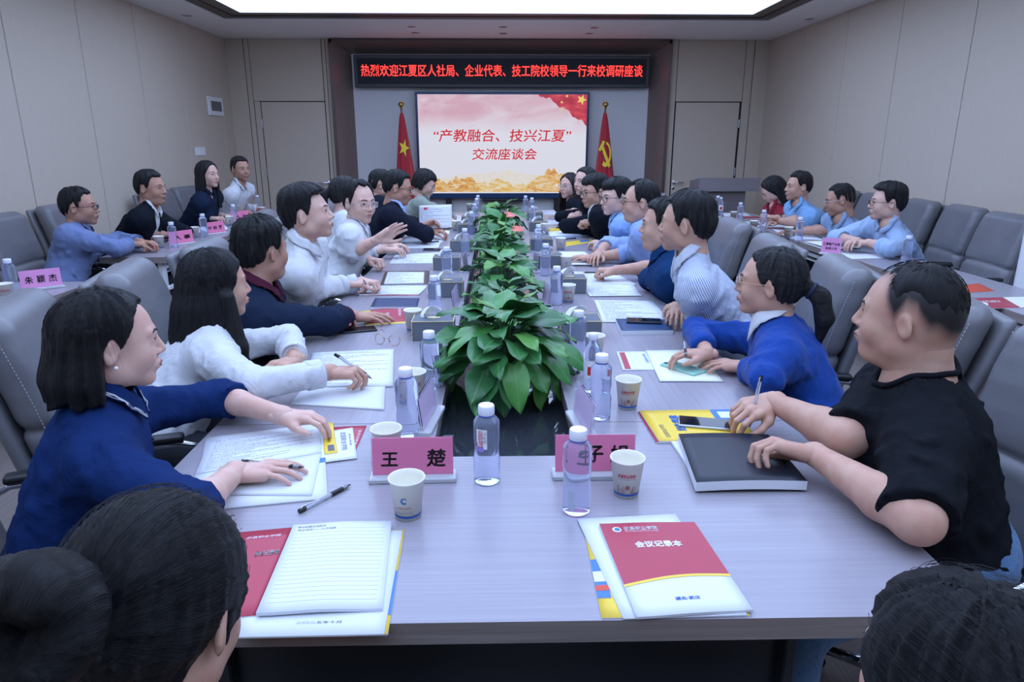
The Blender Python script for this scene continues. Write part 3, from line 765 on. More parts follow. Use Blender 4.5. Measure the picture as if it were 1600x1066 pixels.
def head_mesh(p, h):
    Fd = Field((-0.13, -0.11, -0.14), (0.135, 0.11, 0.14), h)
    head_base(Fd, p)
    Fd.cap((-0.028, 0, -0.04), (-0.045, 0, -0.135), p.get('neck', 0.052), k=0.03)
    V, Q = Fd.surf()
    def hit(y, z):
        iy = int(round((y-Fd.lo[1])/h)); iz = int(round((z-Fd.lo[2])/h)); col = Fd.a[:, iy, iz]
        k = np.nonzero(col < 0)[0].max()
        if k+1 >= len(col): return Fd.ax[0][k]
        return Fd.ax[0][k]+h*col[k]/(col[k]-col[k+1])
    mb = MB(); fem = p['sex'] == 'f'
    lip = M_LIP if fem else M_LIPM
    eo = p.get('eye', 1.0)
    for sg in (-1, 1):
        xs = hit(sg*0.032, 0.004)
        R = Matrix.Rotation(sg*0.35, 3, 'Z')
        mb.ell((xs-0.0022, sg*0.032, 0.004), (0.0036, 0.0135, 0.0042*eo), M_EYE, 14, R=R)
        mb.ell((xs-0.0010, sg*0.0315, 0.0044), (0.0030, 0.0066, 0.0044*eo), M_IRIS, 12, R=R)
        pts = []
        for q in range(7):
            t = q/6*2-1; y = 0.032+0.0145*t; z = 0.004+0.0052*eo*(1-t*t)**0.5*1.0+0.0012*t
            pts.append((xs+0.0012-0.0105*abs(t)**2.2*(1 if t > 0 else 0.35), sg*y, z))
        mb.tube(pts, [0.0006, 0.0012, 0.0014, 0.0015, 0.0015, 0.0013, 0.0006], M_IRIS, 6)
        pts = []; br = p.get('brow', 1.0)
        for q in range(6):
            t = q/5; y = 0.013+0.037*t; z = 0.0235+0.007*math.sin(t*2.2)-0.005*t*t
            pts.append((hit(sg*y, z)-0.0002, sg*y, z))
        mb.tube(pts, [0.0022*br, 0.0030*br, 0.0031*br, 0.0028*br, 0.0022*br, 0.0008], M_BROW, 6)
    xu = hit(0, -0.0545); xl = hit(0, -0.0645)
    mb.ell((xu-0.0035, 0, -0.0548), (0.0046, 0.019, 0.0040), lip, 14); mb.ell((xl-0.0036, 0, -0.0642), (0.0050, 0.017, 0.0046), lip, 14)
    pts = [(hit(y, -0.0595)+0.0006, y, -0.0595-0.0012*(abs(y)/0.022)**2+p.get('smile', 0)*(abs(y)/0.022)**2) for y in np.linspace(-0.022, 0.022, 9)]
    mb.tube(pts, 0.0010, M_MOUTH, 5)
    return V, Q, mb

def spiral_noise(th, z, seed):
    rs = np.random.RandomState(seed); r = 0
    for n in (13, 22, 31, 47):
        r = r+np.sin(th*n+rs.rand()*6+z*rs.uniform(-18, 18)+1.2*np.sin(z*30+th*5+rs.rand()*6))/(1+n/25)
    return r

LINES = {  # hairline height by angle from the face (deg): 0 front .. 180 nape
    'man': ([0, 22, 40, 52, 64, 76, 90, 104, 122, 150, 180], [0.078, 0.078, 0.080, 0.066, 0.020, -0.012, 0.026, 0.020, -0.038, -0.068, -0.075]),
    'fade': ([0, 22, 40, 52, 64, 76, 90, 104, 122, 150, 180], [0.080, 0.080, 0.086, 0.074, 0.045, 0.03, 0.05, 0.045, 0.02, 0.005, 0.0]),
    'recede': ([0, 18, 35, 48, 62, 76, 90, 104, 122, 150, 180], [0.095, 0.098, 0.108, 0.088, 0.03, -0.012, 0.026, 0.020, -0.038, -0.068, -0.075]),
    'fringe': ([0, 22, 40, 52, 64, 76, 90, 104, 122, 150, 180], [0.050, 0.052, 0.058, 0.050, 0.015, -0.015, 0.024, 0.018, -0.045, -0.072, -0.08]),
    'woman': ([0, 22, 40, 52, 64, 76, 90, 104, 122, 150, 180], [0.084, 0.082, 0.072, 0.052, 0.02, -0.01, 0.02, -0.02, -0.07, -0.09, -0.095]),
    'cover': ([0, 22, 40, 52, 64, 76, 90, 104, 122, 150, 180], [0.084, 0.082, 0.066, 0.03, -0.02, -0.05, -0.004, -0.03, -0.08, -0.09, -0.095]),
    'part': ([0, 22, 40, 52, 64, 76, 90, 104, 122, 150, 180], [0.088, 0.076, 0.05, 0.02, -0.02, -0.06, -0.08, -0.10, -0.10, -0.10, -0.10]),
}
def hair_mesh(p, h):
    st = p['hair']; line = st.get('line', 'man'); top = st.get('top', 0.02); side = st.get('side', 0.008); seed = st.get('seed', 3)
    lowz = st.get('low', -0.13)
    Fd = Field((-0.24 if lowz < -0.14 or st.get('bun') or st.get('tail') else -0.15, -0.15, lowz), (0.15, 0.15, 0.175), h)
    head_base(Fd, p, full=False)
    sl, X, Y, Z = Fd.blk(Fd.lo, Fd.lo+h*npv(Fd.a.shape))
    th = np.abs(np.arctan2(Y, X+0.008))/D2R
    a0, a1 = LINES[line]
    asym = st.get('asym', 0.0)
    zh = np.interp(th, a0, a1)+asym*np.sign(Y)*0.5*(th < 60)
    base = Fd.a.copy()
    tp = sstep(0.02, 0.10, Z-0.02)
    T = side+(top-side)*tp+st.get('front', 0.0)*sstep(0.0, 0.08, X)*sstep(0.05, 0.10, Z)
    T = T*sstep(-0.002, st.get('taper', 0.02), Z-zh)-0.0035
    sgn = np.arctan2(Y, X+0.03)
    T = T+st.get('rough', 0.0032)*spiral_noise(sgn, Z, seed)*sstep(-0.002, 0.01, Z-zh)
    Fd.a = (base-T).astype(np.float32)
    L = st.get('long')
    if L:   # curtain of loose hair; L = dict(len, cut angle, thick, back shift)
        ln = L['len']; cutA = L.get('cut', 62); tk = L.get('thick', 0.016); sh = L.get('shift', 0.0); fl = L.get('flare', 0.0)
        zz = np.clip(-(Z-0.03), 0, 1); w_ = p.get('w', 1.0) if p['sex'] == 'm' else 1.0
        cx = -0.013-sh*zz; Tz = side+(tk-side)*sstep(0.0, -0.08, Z)+0.004-0.005*sstep(0.0, 0.045, Z); tip = L.get('tuck', 0.0)*sstep(-ln+0.05, -ln, Z)
        ra = 0.097+fl*zz-tip; rb = 0.0765+L.get('wide', 0.0)+fl*zz-tip
        q = np.sqrt(((X-cx)/ra)**2+(Y/rb)**2); dd = (q-1)*np.minimum(ra, rb)
        d = np.abs(dd-(Tz-0.004)*0.5+0.002)-(Tz*0.5+0.002)
        if L.get('solid'): d = np.where(th > 105, dd-Tz+0.004, d)
        d = np.maximum(d, Z-0.045); d = np.maximum(d, (-ln-Z+0.006*np.sin(sgn*9+seed))*0.8)
        ca = cutA+L.get('open', 0)*zz*100
        d = np.maximum(d, (ca-th)*D2R*0.09)
        d = d-0.0028*spiral_noise(sgn, Z*0.4, seed+1)
        Fd.put(sl, d.astype(np.float32), 0.005)
    for (q0, q1, r0, r1) in st.get('locks', []): Fd.cap(q0, q1, r0, r1, k=0.02)
    if st.get('tail'):
        for (q0, q1, r0, r1) in st['tail']: Fd.cap(q0, q1, r0, r1, k=0.012)
    if st.get('bun'):
        c, r = st['bun']; c = npv(c); pr = None
        for q in np.linspace(0, 2*math.pi*1.35, 16):
            pt_ = c+np.array([-0.004*q, r*0.60*math.cos(q), r*0.60*math.sin(q)])
            if pr is not None: Fd.cap(pr, pt_, r*0.50, r*0.48, k=0.004)
            pr = pt_
        Fd.cap(c+np.array([0.04, 0, 0]), c, r*0.55, r*0.45, k=0.01)
    if st.get('face', True):   # keep the face free
        Fd.ell((0.125, 0, -0.045), (0.085, 0.064, 0.10 if line in ('part', 'woman') else 0.085), k=0.006, op='sub')
    if st.get('long') or st.get('tail') or st.get('locks') or st.get('bun'):
        def grooves(P):
            an = np.arctan2(P[:, 1], P[:, 0]+0.03) if st.get('flow', 'down') == 'down' else np.arctan2(P[:, 1], P[:, 2])
            ln_ = P[:, 2] if st.get('flow', 'down') == 'down' else P[:, 0]
            return 0.0011*spiral_noise(an*1.7, ln_*0.5, seed+5)
        Fd.near(grooves, 0.03)
    return Fd.surf()

def strands(p, M, n=160, r=0.00055, seed=1, kind='down', length=0.12, spread=0.012, mat_=None):
    """loose single hairs standing off the head"""
    rs = np.random.RandomState(seed); mb = MB(); i_ = 0; tries = 0
    zl = LINES[p['hair'].get('line', 'man')]; c0 = np.array([-0.014, 0, 0.036]); crown = np.array([-0.035, 0.01, 0.13])
    sd_, tp_ = p['hair'].get('side', 0.009), p['hair'].get('top', 0.02)
    def sk(q, lift):       # ride on the hair surface
        e = q-c0; k = np.linalg.norm(e/np.array([0.097+sd_, 0.077+sd_, 0.084+tp_])); return c0+e/max(k, 0.2)*(1+lift/0.1)
    while i_ < n:
        a = rs.uniform(-math.pi, math.pi); el = math.asin(rs.uniform(-0.5, 1.0))
        d = c0+np.array([math.cos(a)*math.cos(el), math.sin(a)*math.cos(el), math.sin(el)])*0.1; d = sk(d, 0)
        th = abs(math.atan2(d[1], d[0]+0.008))/D2R
        if d[2] < np.interp(th, *zl)+0.022 or (kind == 'down' and th < 85): tries += 1; i_ += tries > 4000; continue
        i_ += 1; L = length*rs.uniform(0.5, 1.0); c = d.copy(); pts = []; side_ = rs.uniform(-0.25, 0.25); lk = rs.uniform(0.2, 1.0)
        for q in range(6):
            t = q/5; lift = spread*(t**1.5 if kind == 'short' else math.sin(t*math.pi*0.8))*lk+0.001
            pts.append(tuple(sk(c, lift) if c[2] > -0.02 else c))
            nrm = unit(c-c0)
            if kind == 'back': tdir = unit(np.array([-1.0, -c[1]*4*(c[0] < 0), -0.25]))
            else:
                tdir = unit(c-crown)
            tdir = unit(tdir-nrm*(tdir@nrm)+0.25*side_*np.cross(nrm, tdir)); c = c+tdir*L/5
            if kind != 'back' and c[2] < -0.02 and kind == 'short': break
        if len(pts) > 2: mb.tube(pts, [r*(1-0.75*k/(len(pts)-1)) for k in range(len(pts))], mat_, 3, caps=False)
    return mb

def glasses(kind):
    col = {'black': mat('frame_black', (0.015, 0.015, 0.018), 0.3), 'gold': mat('frame_gold', (0.55, 0.36, 0.26), 0.25, 1.0), 'silver': mat('frame_silver', (0.6, 0.6, 0.65), 0.2, 1.0)}
    shape, c = kind; m = col[c]; mb = MB(); r = 0.0012 if c != 'black' else 0.0017
    rx, rz = {'round': (0.023, 0.022), 'oval': (0.025, 0.018), 'rect': (0.026, 0.016)}[shape]; pw = {'round': 2, 'oval': 2.4, 'rect': 4}[shape]
    for sg in (-1, 1):
        pts = []
        for k in range(24):
            a = 2*math.pi*k/24; ca, sa = math.cos(a), math.sin(a)
            y = 0.034+rx*math.copysign(abs(ca)**(2/pw), ca); z = -0.001+rz*math.copysign(abs(sa)**(2/pw), sa)
            pts.append((0.108-0.35*max(0, y-0.03)-0.06*abs(z), sg*y, z))
        mb.tube(pts, r, m, 6, closed=True)
        xo = 0.108-0.35*(0.034+rx-0.03)
        mb.tube([(xo, sg*(0.034+rx), 0.006), (xo-0.012, sg*0.071, 0.008), (0.03, sg*0.080, 0.007), (-0.012, sg*0.0845, 0.008), (-0.03, sg*0.083, -0.012)], r*0.9, m, 6)
        mb.tube([(0.100, sg*0.013, -0.008), (0.1035, sg*0.012, -0.004)], 0.0022, m, 6)
    mb.tube([(0.1075, -0.012, 0.004), (0.112, -0.004, 0.008), (0.112, 0.004, 0.008), (0.1075, 0.012, 0.004)], r, m, 6)
    lenses = []; gm = mat('lens', (1, 1, 1), 0.02, trans=1.0, ior=1.05, spec=0.35)
    for sg in (-1, 1):
        lens = MB(); lenses.append(lens); V = [(0.107, sg*0.034, -0.001)]; n = 20
        for k in range(n):
            a = 2*math.pi*k/n; ca, sa = math.cos(a), math.sin(a)
            y = 0.034+rx*math.copysign(abs(ca)**(2/pw), ca); z = -0.001+rz*math.copysign(abs(sa)**(2/pw), sa)
            V.append((0.108-0.35*max(0, y-0.03)-0.06*abs(z), sg*y, z))
        lens.add(V, [(0, 1+k, 1+(k+1) % n) for k in range(n)], gm)
    return mb, lenses

WARN = []; REACH = []
def ik(S, Wt, l1, l2, pref, zmin=None):
    v = Wt-S; d = np.linalg.norm(v); mx = (l1+l2)*0.985
    if d > mx:
        f = d/mx; l1 *= f; l2 *= f
        WARN.append('arm stretched %.2f' % f)
    if d < abs(l1-l2)+0.05: d = abs(l1-l2)+0.05
    a = (l1*l1-l2*l2+d*d)/(2*d); r = math.sqrt(max(1e-6, l1*l1-a*a)); ax = v/np.linalg.norm(v); c = S+ax*a
    u = unit(np.cross(ax, [0.3, 0.2, 0.9])); w = np.cross(ax, u); best = None
    for k in range(72):
        t = 2*math.pi*k/72; e = c+r*(math.cos(t)*u+math.sin(t)*w)
        cost = np.linalg.norm(e-pref)
        if zmin is not None and e[2] < zmin(e): cost += 30*(zmin(e)-e[2])
        if best is None or cost < best[0]: best = (cost, e)
    return best[1]

def table_floor(e):
    """lowest z an elbow may have at this place"""
    x, y = e[0], e[1]
    if -0.98 < x < 1.02 and 0.98 < y < 8.5: return 0.826
    if (x < -2.38 and x > -3.05) or (x > 2.5 and x < 3.16): return 0.826
    return 0.765                                     # above the arm pads

PEOPLE = {}
def hash_(t): return sum(ord(c)*(i+3) for i, c in enumerate(t))
def cloth(name, c, kind='cloth'):
    if name in MATS: return MATS[name]
    m = weave_mat(name, c, 0.85, 420, 0.2, 0.08); b_ = m.node_tree.nodes['Principled BSDF']; dk = max(c) < 0.12
    b_.inputs['Sheen Weight'].default_value = 0.0 if dk else 0.1; b_.inputs['Specular IOR Level'].default_value = 0.12 if dk else 0.3
    return m

def person(p):
    """p: head (px,py,depth) face yaw/pitch/roll in deg, torso yaw, hands, clothes ... builds one person"""
    near = p.get('near', 0)           # 2 closest, 1 middle, 0 far
    hv = {2: 0.0043, 1: 0.0056, 0: 0.0072}[near]; bv = {2: 0.0095, 1: 0.0125, 0: 0.017}[near]; gv = {2: 0.0033, 1: 0.0043, 0: 0.0055}[near]
    s = p.get('s', 1.0); fem = p['sex'] == 'f'
    C = atd(*p['head']) if len(p['head']) == 3 else npv(p['head'][0])
    ty = p['torso']*D2R; tf = np.array([math.cos(ty), math.sin(ty), 0]); lat = np.array([-math.sin(ty), math.cos(ty), 0])
    RH = rotz(p['yaw']*D2R)@roty(p.get('pitch', 0)*D2R)@rotx(p.get('roll', 0)*D2R); hs = p.get('hs', 1.03)
    N = C-tf*0.045*s-np.array([0, 0, p.get('nl', 0.178)*s])+npv(p.get('nshift', (0, 0, 0)))
    lean = p.get('lean', 0.16)
    P = np.array([*(N[:2]-tf[:2]*lean), 0.575])
    if 'hipx' in p: P[0] = p['hipx']
    if 'hipy' in p: P[1] = p['hipy']
    if p['id'][0] in 'LRWX':                         # sit far enough back for the chest to clear the table edge
        ed, sn, far = {'L': (-0.84, -1, 9), 'R': (0.88, 1, 9), 'W': (-2.92, -1, 3.22), 'X': (3.03, 1, 3.325)}[p['id'][0]]
        rr_ = 0.112*p.get('g', 0.9 if fem else 1.0)*s+0.012+(0.05 if fem else 0.0)+p.get('belly', 0)*1.5; t_ = (0.75-P[2])/(N[2]-P[2]); q_ = (ed+sn*rr_-t_*N[0])/(1-t_)
        P[0] = sn*min(max(sn*P[0], sn*q_), sn*N[0]+0.42, far)
    if 'hip' in p: P = np.array([p['hip'][0], p['hip'][1], 0.56])
    u = unit(N-P); lat0 = lat; lat = unit(lat-u*(lat@u)); f2 = np.cross(lat, u); RT = np.stack([f2, lat, u], 1)
    w = p.get('w', 0.9 if fem else 1.0)*s; g = p.get('g', 0.9 if fem else 1.0)*s
    root = thing('person', p['label'], 'person', (float(P[0]), float(P[1]), 0.0), 0.0, p.get('group'))
    off = Vector((-P[0], -P[1], 0))
    def child(name, me, lab=None):
        o = link(name, me, root); o.location = off
        if lab: o['label'] = lab
        return o
    # --- joints
    fs = p.get('fwdsh', 0.03)
    SH = {sg: N+lat*sg*0.170*w-u*0.060*s+f2*fs for sg in (1, -1)}   # +1 left, -1 right
    arms = {}
    for sg, key in ((1, 'L'), (-1, 'R')):
        hd = p.get(key)
        l1, l2 = 0.295*s, 0.255*s
        if not hd: 
            if p['id'][0] == 'F': q = SH[sg]+tf*0.27-lat*sg*0.10; q[2] = 0.675; hd = dict(pos=tuple(q), pose='rest', out=0.0, table=False)
            else:                                    # hands resting just inside the table edge
                ex = {'L': -0.72, 'R': 0.76, 'W': -2.84, 'X': 2.93}[p['id'][0]]; hd = dict(pos=(ex, P[1]+lat[1]*sg*0.12, 0.82), pose='rest', out=0.05)
        if 'pos' in hd: T = npv(hd['pos'])
        else:                                        # fingers and cuff rest on the table, not in it
            zm = {'flat': 0.789, 'rest': 0.815, 'fist': 0.818, 'pen': 0.826, 'hold': 0.822}.get(hd.get('pose', 'rest'), 0.80); T = atz(hd['px'][0], hd['px'][1], max(hd.get('z', 0.78), zm))
        S = SH[sg]
        def own(q):                                  # keep to one's own place at the table
            q = npv(q).copy(); lim = hd.get('side', 0.24); y_ = min(max(q[1], P[1]-lim), P[1]+lim)
            if p['id'][0] in 'LRWX' and y_ != q[1]: q[0] *= y_/q[1]; q[1] = y_
            return q
        if near < 2 and 'pos' not in hd:
            T = own(T)
            if 'elbow' in hd: hd = dict(hd); hd['elbow'] = tuple(own(hd['elbow']))
        if 'elbow' not in hd:                        # hands stay within reach
            v = T-S; mr = (l1+l2)*1.03+0.07*s; hz = math.hypot(v[0], v[1]); hm = math.sqrt(max(0.01, mr*mr-v[2]**2))
            if hz > hm: REACH.append((p['id'], round(hz-hm, 2))); T = np.array([S[0]+v[0]*hm/hz, S[1]+v[1]*hm/hz, T[2]])
        dr = hd.get('dir')
        if dr is None:
            v = T-S-lat*sg*0.12; dr = math.atan2(v[1], v[0])/D2R
        el = hd.get('tilt', 0)*D2R; dr *= D2R
        for it in range(3):
            X = np.array([math.cos(dr)*math.cos(el), math.sin(dr)*math.cos(el), math.sin(el)])
            ro = hd.get('roll', 0)*D2R; Zb = np.array([0, 0, 1.0])
            Yb = unit(np.cross(Zb, X)); Zb = np.cross(X, Yb)
            Zr = Zb*math.cos(ro)+Yb*math.sin(ro); Yr = np.cross(Zr, X)
            Wt = T-X*0.085*s
            if 'elbow' in hd:
                E = npv(hd['elbow']); E[2] = max(E[2], 0.822); v = E-S; d = np.linalg.norm(v)
                if d > l1*1.08:                      # keep the arm its natural length
                    dz = max(-l1*1.05, min(l1*1.05, v[2])); hz = math.sqrt(max(1e-4, (l1*1.08)**2-dz*dz)); E = S+np.array([*(unit([v[0], v[1], 0])[:2]*hz), dz])
                v = T-E; d = np.linalg.norm(v)
                if d > l2*1.06+0.085*s: T = E+v/d*(l2*1.06+0.085*s); Wt = T-X*0.085*s
            else:
                pref = (S+Wt)/2+lat*sg*min(hd.get('out', 0.10), 0.08 if near < 2 else 9)-np.array([0, 0, hd.get('drop', 0.28)])-tf*hd.get('backw', 0.05)
                E = ik(S, Wt, l1, l2, pref, table_floor if hd.get('table', True) else None)
            fa = math.atan2((Wt-E)[1], (Wt-E)[0])
            if 'dir' in hd: break
            df = (fa-dr+math.pi) % (2*math.pi)-math.pi; dr += df*0.8
        arms[sg] = (S, E, Wt, X, Yr, Zr, hd)
    # --- body skin: torso, neck, arms in one field
    allp = np.array([P, N]+[q for a in arms.values() for q in a[:3]])
    Fb = Field(allp.min(0)-0.24, np.maximum(allp.max(0)+0.16, C+0.02), bv)
    ch = P+(N-P)*0.66; ab = P+(N-P)*0.30
    def torso(Fx, o, k=0.04):
        Fx.ell(P+f2*0.0, (0.125*g+o, 0.168*w+o, 0.125+o), RT, k)
        Fx.ell(ab+f2*p.get('belly', 0.0), (0.118*g+o+p.get('belly', 0.0), 0.152*w*(1+(g/s-1)*0.6)+o, 0.17+o), RT, k)
        Fx.ell(ch+f2*0.005, (0.112*g+o, 0.160*w+o, 0.19*s+o), RT, k)
        Fx.cap(SH[1]-lat*0.02-u*0.01, SH[-1]+lat*0.02-u*0.01, 0.064*s+o, None, k); Fx.cap(SH[1]-lat*0.06-u*0.07, SH[-1]+lat*0.06-u*0.07, 0.068*g+o, None, k)
        for sg in (1, -1):
            Fx.cap(N+u*0.035*s-f2*0.012, SH[sg]+u*0.012, 0.046*s*(1.15 if not fem else 0.95)+o*0.6, 0.050*s+o, 0.045)
            if fem: Fx.ell(ch+f2*0.085*g+lat*sg*0.066*w-u*0.02, (0.052+o, 0.056+o, 0.058+o), RT, 0.04)
    ar = (0.049 if not fem else 0.042)*p.get('arm', 1.0)*s
    def arm(Fx, sg, o, upto=1.0, k=0.03, flare=0.0):
        S, E, Wt = arms[sg][:3]
        if upto <= 1:                     # ends on the upper arm
            e = S+(E-S)*upto; Fx.cap(S, S+(E-S)*0.4, ar*1.06+o, ar*1.0+o, 0.07); Fx.cap(S+(E-S)*0.25, e, ar*1.03+o, ar*0.98+o+flare, k, end=1)
        else:
            Fx.cap(S, S+(E-S)*0.5, ar*1.04+o, ar*0.96+o, 0.07); Fx.cap(S+(E-S)*0.3, E, ar*0.99+o, ar*0.86+o, k)
            t = upto-1; e = E+(Wt-E)*t
            Fx.cap(E, e, ar*0.86+o, ar*(0.86-0.26*t)+o+flare, k*0.7, end=1)
    torso(Fb, -0.010)
    for sg in (1, -1):
        S, E, Wt, X_ = arms[sg][:4]
        Fb.cap(S, E, ar*1.02, ar*0.83, 0.03)
        mid = E+(Wt-E)*0.3; Fb.cap(E, mid, ar*0.83, ar*0.84, 0.02); Fb.cap(mid, Wt, ar*0.84, 0.026*s, 0.02); Fb.cap(Wt, Wt+X_*0.012, 0.024*s, 0.019*s, 0.02)
    nk0 = C+RH@(np.array([-0.035, 0, -0.065])*hs); nr = p.get('neck', 0.047 if fem else 0.054)*s
    Fb.cap(N-u*0.03+f2*0.01, nk0, nr*1.12, nr, 0.03)
    Vb, Qb = Fb.surf()
    hp = dict(p); hp['neck'] = nr/hs*0.98
    Vh, Qh, mbh = head_mesh(hp, hv)
    crop = np.zeros(len(Vh))
    if p.get('crop', 0) > 0:
        th_ = np.abs(np.arctan2(Vh[:, 1], Vh[:, 0]+0.008))/D2R; zh_ = np.interp(th_, *LINES['man'])+0.025*sstep(108, 135, th_)
        crop = p['crop']*(0.22+0.78*sstep(0.0, 0.048, Vh[:, 2]-zh_))*sstep(-0.014, 0.02, Vh[:, 2]-zh_)*(1-sstep(1.25, 0.9, ((Vh[:, 0]+0.014)/0.020)**2+((Vh[:, 2]+0.008)/0.033)**2)*(np.abs(Vh[:, 1]) > 0.068))
    if p['sex'] == 'm': crop = crop+p.get('beard', 0.10)*sstep(0.012, -0.004, np.linalg.norm((Vh-np.array([0.085, 0, -0.075]))/np.array([1.2, 1.0, 0.75]), axis=1)-0.04)
    Vh = (Vh*hs)@RH.T+C
    Vs = [Vb, Vh]; Qs = [Qb, Qh+len(Vb)]; MI = [np.zeros(len(Qb), int), np.zeros(len(Qh), int)]; base = len(Vb)+len(Vh)
    fl = (np.array([tuple(v) for v in mbh.v])*hs)@RH.T+C
    skin = SKIN[p.get('skin', 'mid')]; mats = [skin, M_NAIL]+mbh.mats
    Vs.append(fl)
    f4 = [f for f in mbh.f if len(f) == 4]; m4 = [2+m for f, m in zip(mbh.f, mbh.m) if len(f) == 4]
    Qs.append(np.array(f4)+base); MI.append(np.array(m4)); base += len(fl)
    for sg in (1, -1):
        S, E, Wt, X, Yr, Zr, hd = arms[sg]
        V, Q, Vn, Qn = hand_mesh(hd.get('pose', 'rest'), gv)
        sc = np.array([1, 1 if sg == -1 else -1, 1])*s*p.get('hand', 0.97 if not fem else 0.9)
        RM = np.stack([X, Yr, Zr], 1)
        V1 = (V*sc)@RM.T+Wt; Vn1 = (Vn*sc)@RM.T+Wt
        if sg == 1: Q = Q[:, ::-1]; Qn = Qn[:, ::-1]
        Vs += [V1, Vn1]; Qs += [Q+base, Qn+base+len(V1)]; MI += [np.zeros(len(Q), int), np.ones(len(Qn), int)]; base += len(V1)+len(Vn1)
    me = fast_mesh('body', np.concatenate(Vs), [np.concatenate(Qs)], mats, np.concatenate(MI))
    cr_ = np.zeros(base, np.float32); cr_[len(Vb):len(Vb)+len(Vh)] = crop
    at = me.attributes.new('crop', 'FLOAT', 'POINT')
    if len(me.vertices) == base: at.data.foreach_set('value', cr_)
    child('body', me)
    # --- upper clothing
    info_n = {}
    def garment(name, m, o, sleeve, neck_r, amp, lab=None, open_front=None, zlow=0.50, vneck=0.0, res=None, flare=0.006):
        Fs = Field(allp.min(0)-0.26, np.maximum(allp.max(0)+0.16, N+0.12), res or bv)
        torso(Fs, o)
        for sg in (1, -1):
            arm(Fs, sg, o+0.006, sleeve if not isinstance(sleeve, dict) else sleeve[sg], flare=flare)
        fold = p.get('fold', 1.0)
        Fs.near(lambda Q_: np.maximum(-0.0045, wrinkle(Q_, hash_(p['id']), 62, amp*0.85*fold, (1, 1, 0.55))+wrinkle(Q_, hash_(p['id'])+9, 28, amp*1.3*fold)+0.001), 0.04)
        # arms: ring folds near the elbow
        if (max(sleeve.values()) if isinstance(sleeve, dict) else sleeve) > 1.15:
            def rings(Q_):
                r = np.zeros(len(Q_))
                for sg in (1, -1):
                    S, E, Wt = arms[sg][:3]
                    dE = np.linalg.norm(Q_-E, axis=1); ax = unit(Wt-S)
                    r += 0.0045*amp/0.003*np.exp(-(dE/0.085)**2)*(0.35+0.65*np.sin((Q_-E)@ax*150+4*np.sin((Q_-E)@np.cross(ax, u)*30)))*0.5
                return r
            Fs.near(rings, 0.03)
        # neck opening: the curve where the cut meets the cloth
        A0 = N+u*0.2+f2*0.05; A1 = N+u*(0.035 if vneck == 0 else 0.02)-f2*0.004; ax_ = unit(A1-A0); LA = np.linalg.norm(A1-A0); e1 = np.cross(lat, -ax_)
        crv = []
        for a in np.linspace(0, 2*math.pi, 48, endpoint=False):
            e = e1*math.cos(a)+lat*math.sin(a); q = None
            for t in np.arange(0.03, LA+0.03, 0.003):
                q = A0+ax_*t+e*neck_r*(1+0.25*max(0, 1-t/LA))
                i3 = np.clip(((q-Fs.lo)/Fs.h).round().astype(int), 0, np.array(Fs.a.shape)-1)
                if Fs.a[tuple(i3)] < 0.001: break
            crv.append(q)
        K = np.array(crv)
        for _ in range(3): K = (np.roll(K, 1, 0)+2*K+np.roll(K, -1, 0))/4
        info_n['curve'] = K; info_n['field'] = Fs
        Fs.cap(N+u*(0.035 if vneck == 0 else 0.02)-f2*0.004, N+u*0.2+f2*0.05, neck_r, neck_r*1.25, 0.006, op='sub')
        if vneck: Fs.cap(N+u*0.03+f2*0.05, N-u*vneck+f2*(0.13*g), 0.030*s, 0.008, 0.008, op='sub')
        if open_front:   # strip left open over the shirt beneath
            oL, wd = open_front
            def vcut(X, Y, Z):
                la = (X-N[0])*lat[0]+(Y-N[1])*lat[1]; dp = -((X-N[0])*u[0]+(Y-N[1])*u[1]+(Z-N[2])*u[2])
                fr = (X-ch[0])*f2[0]+(Y-ch[1])*f2[1]+(Z-ch[2])*f2[2]
                return np.maximum(np.abs(la)-wd*np.clip(1.15-dp/oL, -0.2, 1.15), 0.03-fr)
            Fs.func(vcut, k=0.004, op='sub')
        Fs.cut(lambda X, Y, Z: zlow-Z+0*X+0*Y)
        V, Q = Fs.surf()
        me_ = fast_mesh(name, V, [Q], [m])
        if m.name == 'shirt_striped':
            rel = V-ch; st_ = np.arctan2(rel@lat, rel@f2)*0.17; best = np.full(len(V), 0.085)
            for sg in (1, -1):
                S, E, Wt = arms[sg][:3]
                for q0, q1 in ((S+(E-S)*0.25, E), (E, Wt)):
                    ax2 = unit(q1-q0); tt = np.clip((V-q0)@ax2, 0, np.linalg.norm(q1-q0)); r2 = V-q0-tt[:, None]*ax2; dd2 = np.linalg.norm(r2, axis=1)
                    ea = unit(np.cross(ax2, [0.2, 0.1, 1])); eb = np.cross(ax2, ea); k_ = dd2 < best
                    st_[k_] = (np.arctan2(r2@ea, r2@eb)*0.055)[k_]; best[k_] = dd2[k_]
            at_ = me_.attributes.new('stripe', 'FLOAT', 'POINT')
            if len(me_.vertices) == len(V): at_.data.foreach_set('value', st_.astype(np.float32))
        return child(name, me_, lab)
    top = p['top']; tm = top['mat']
    kind = top.get('kind', 'shirt'); sl_ = top.get('sleeve', 1.9)
    amp = top.get('amp', 0.0035)*1.55
    nr_shirt = {'tee': nr*1.27, 'shirt': nr*1.10, 'sweater': nr*1.25, 'jacket': nr*1.35, 'polo': nr*1.12}[kind]
    if kind == 'jacket':
        if top.get('inner'): garment('shirt', top['inner'], 0.004, 0.3, nr*1.08, 0.001, zlow=0.62, res=bv*1.2)
        garment('jacket', tm, 0.014, sl_, nr*1.3, amp*1.1, open_front=(top.get('open', 0.34), top.get('openw', 0.05)) if top.get('inner') else None, vneck=0 if top.get('inner') else 0.05)
    else:
        garment({'tee': 't_shirt', 'shirt': 'shirt', 'sweater': 'sweater', 'polo': 'polo_shirt'}[kind], tm, 0.010, sl_, nr_shirt, amp, vneck=top.get('vneck', 0.0))
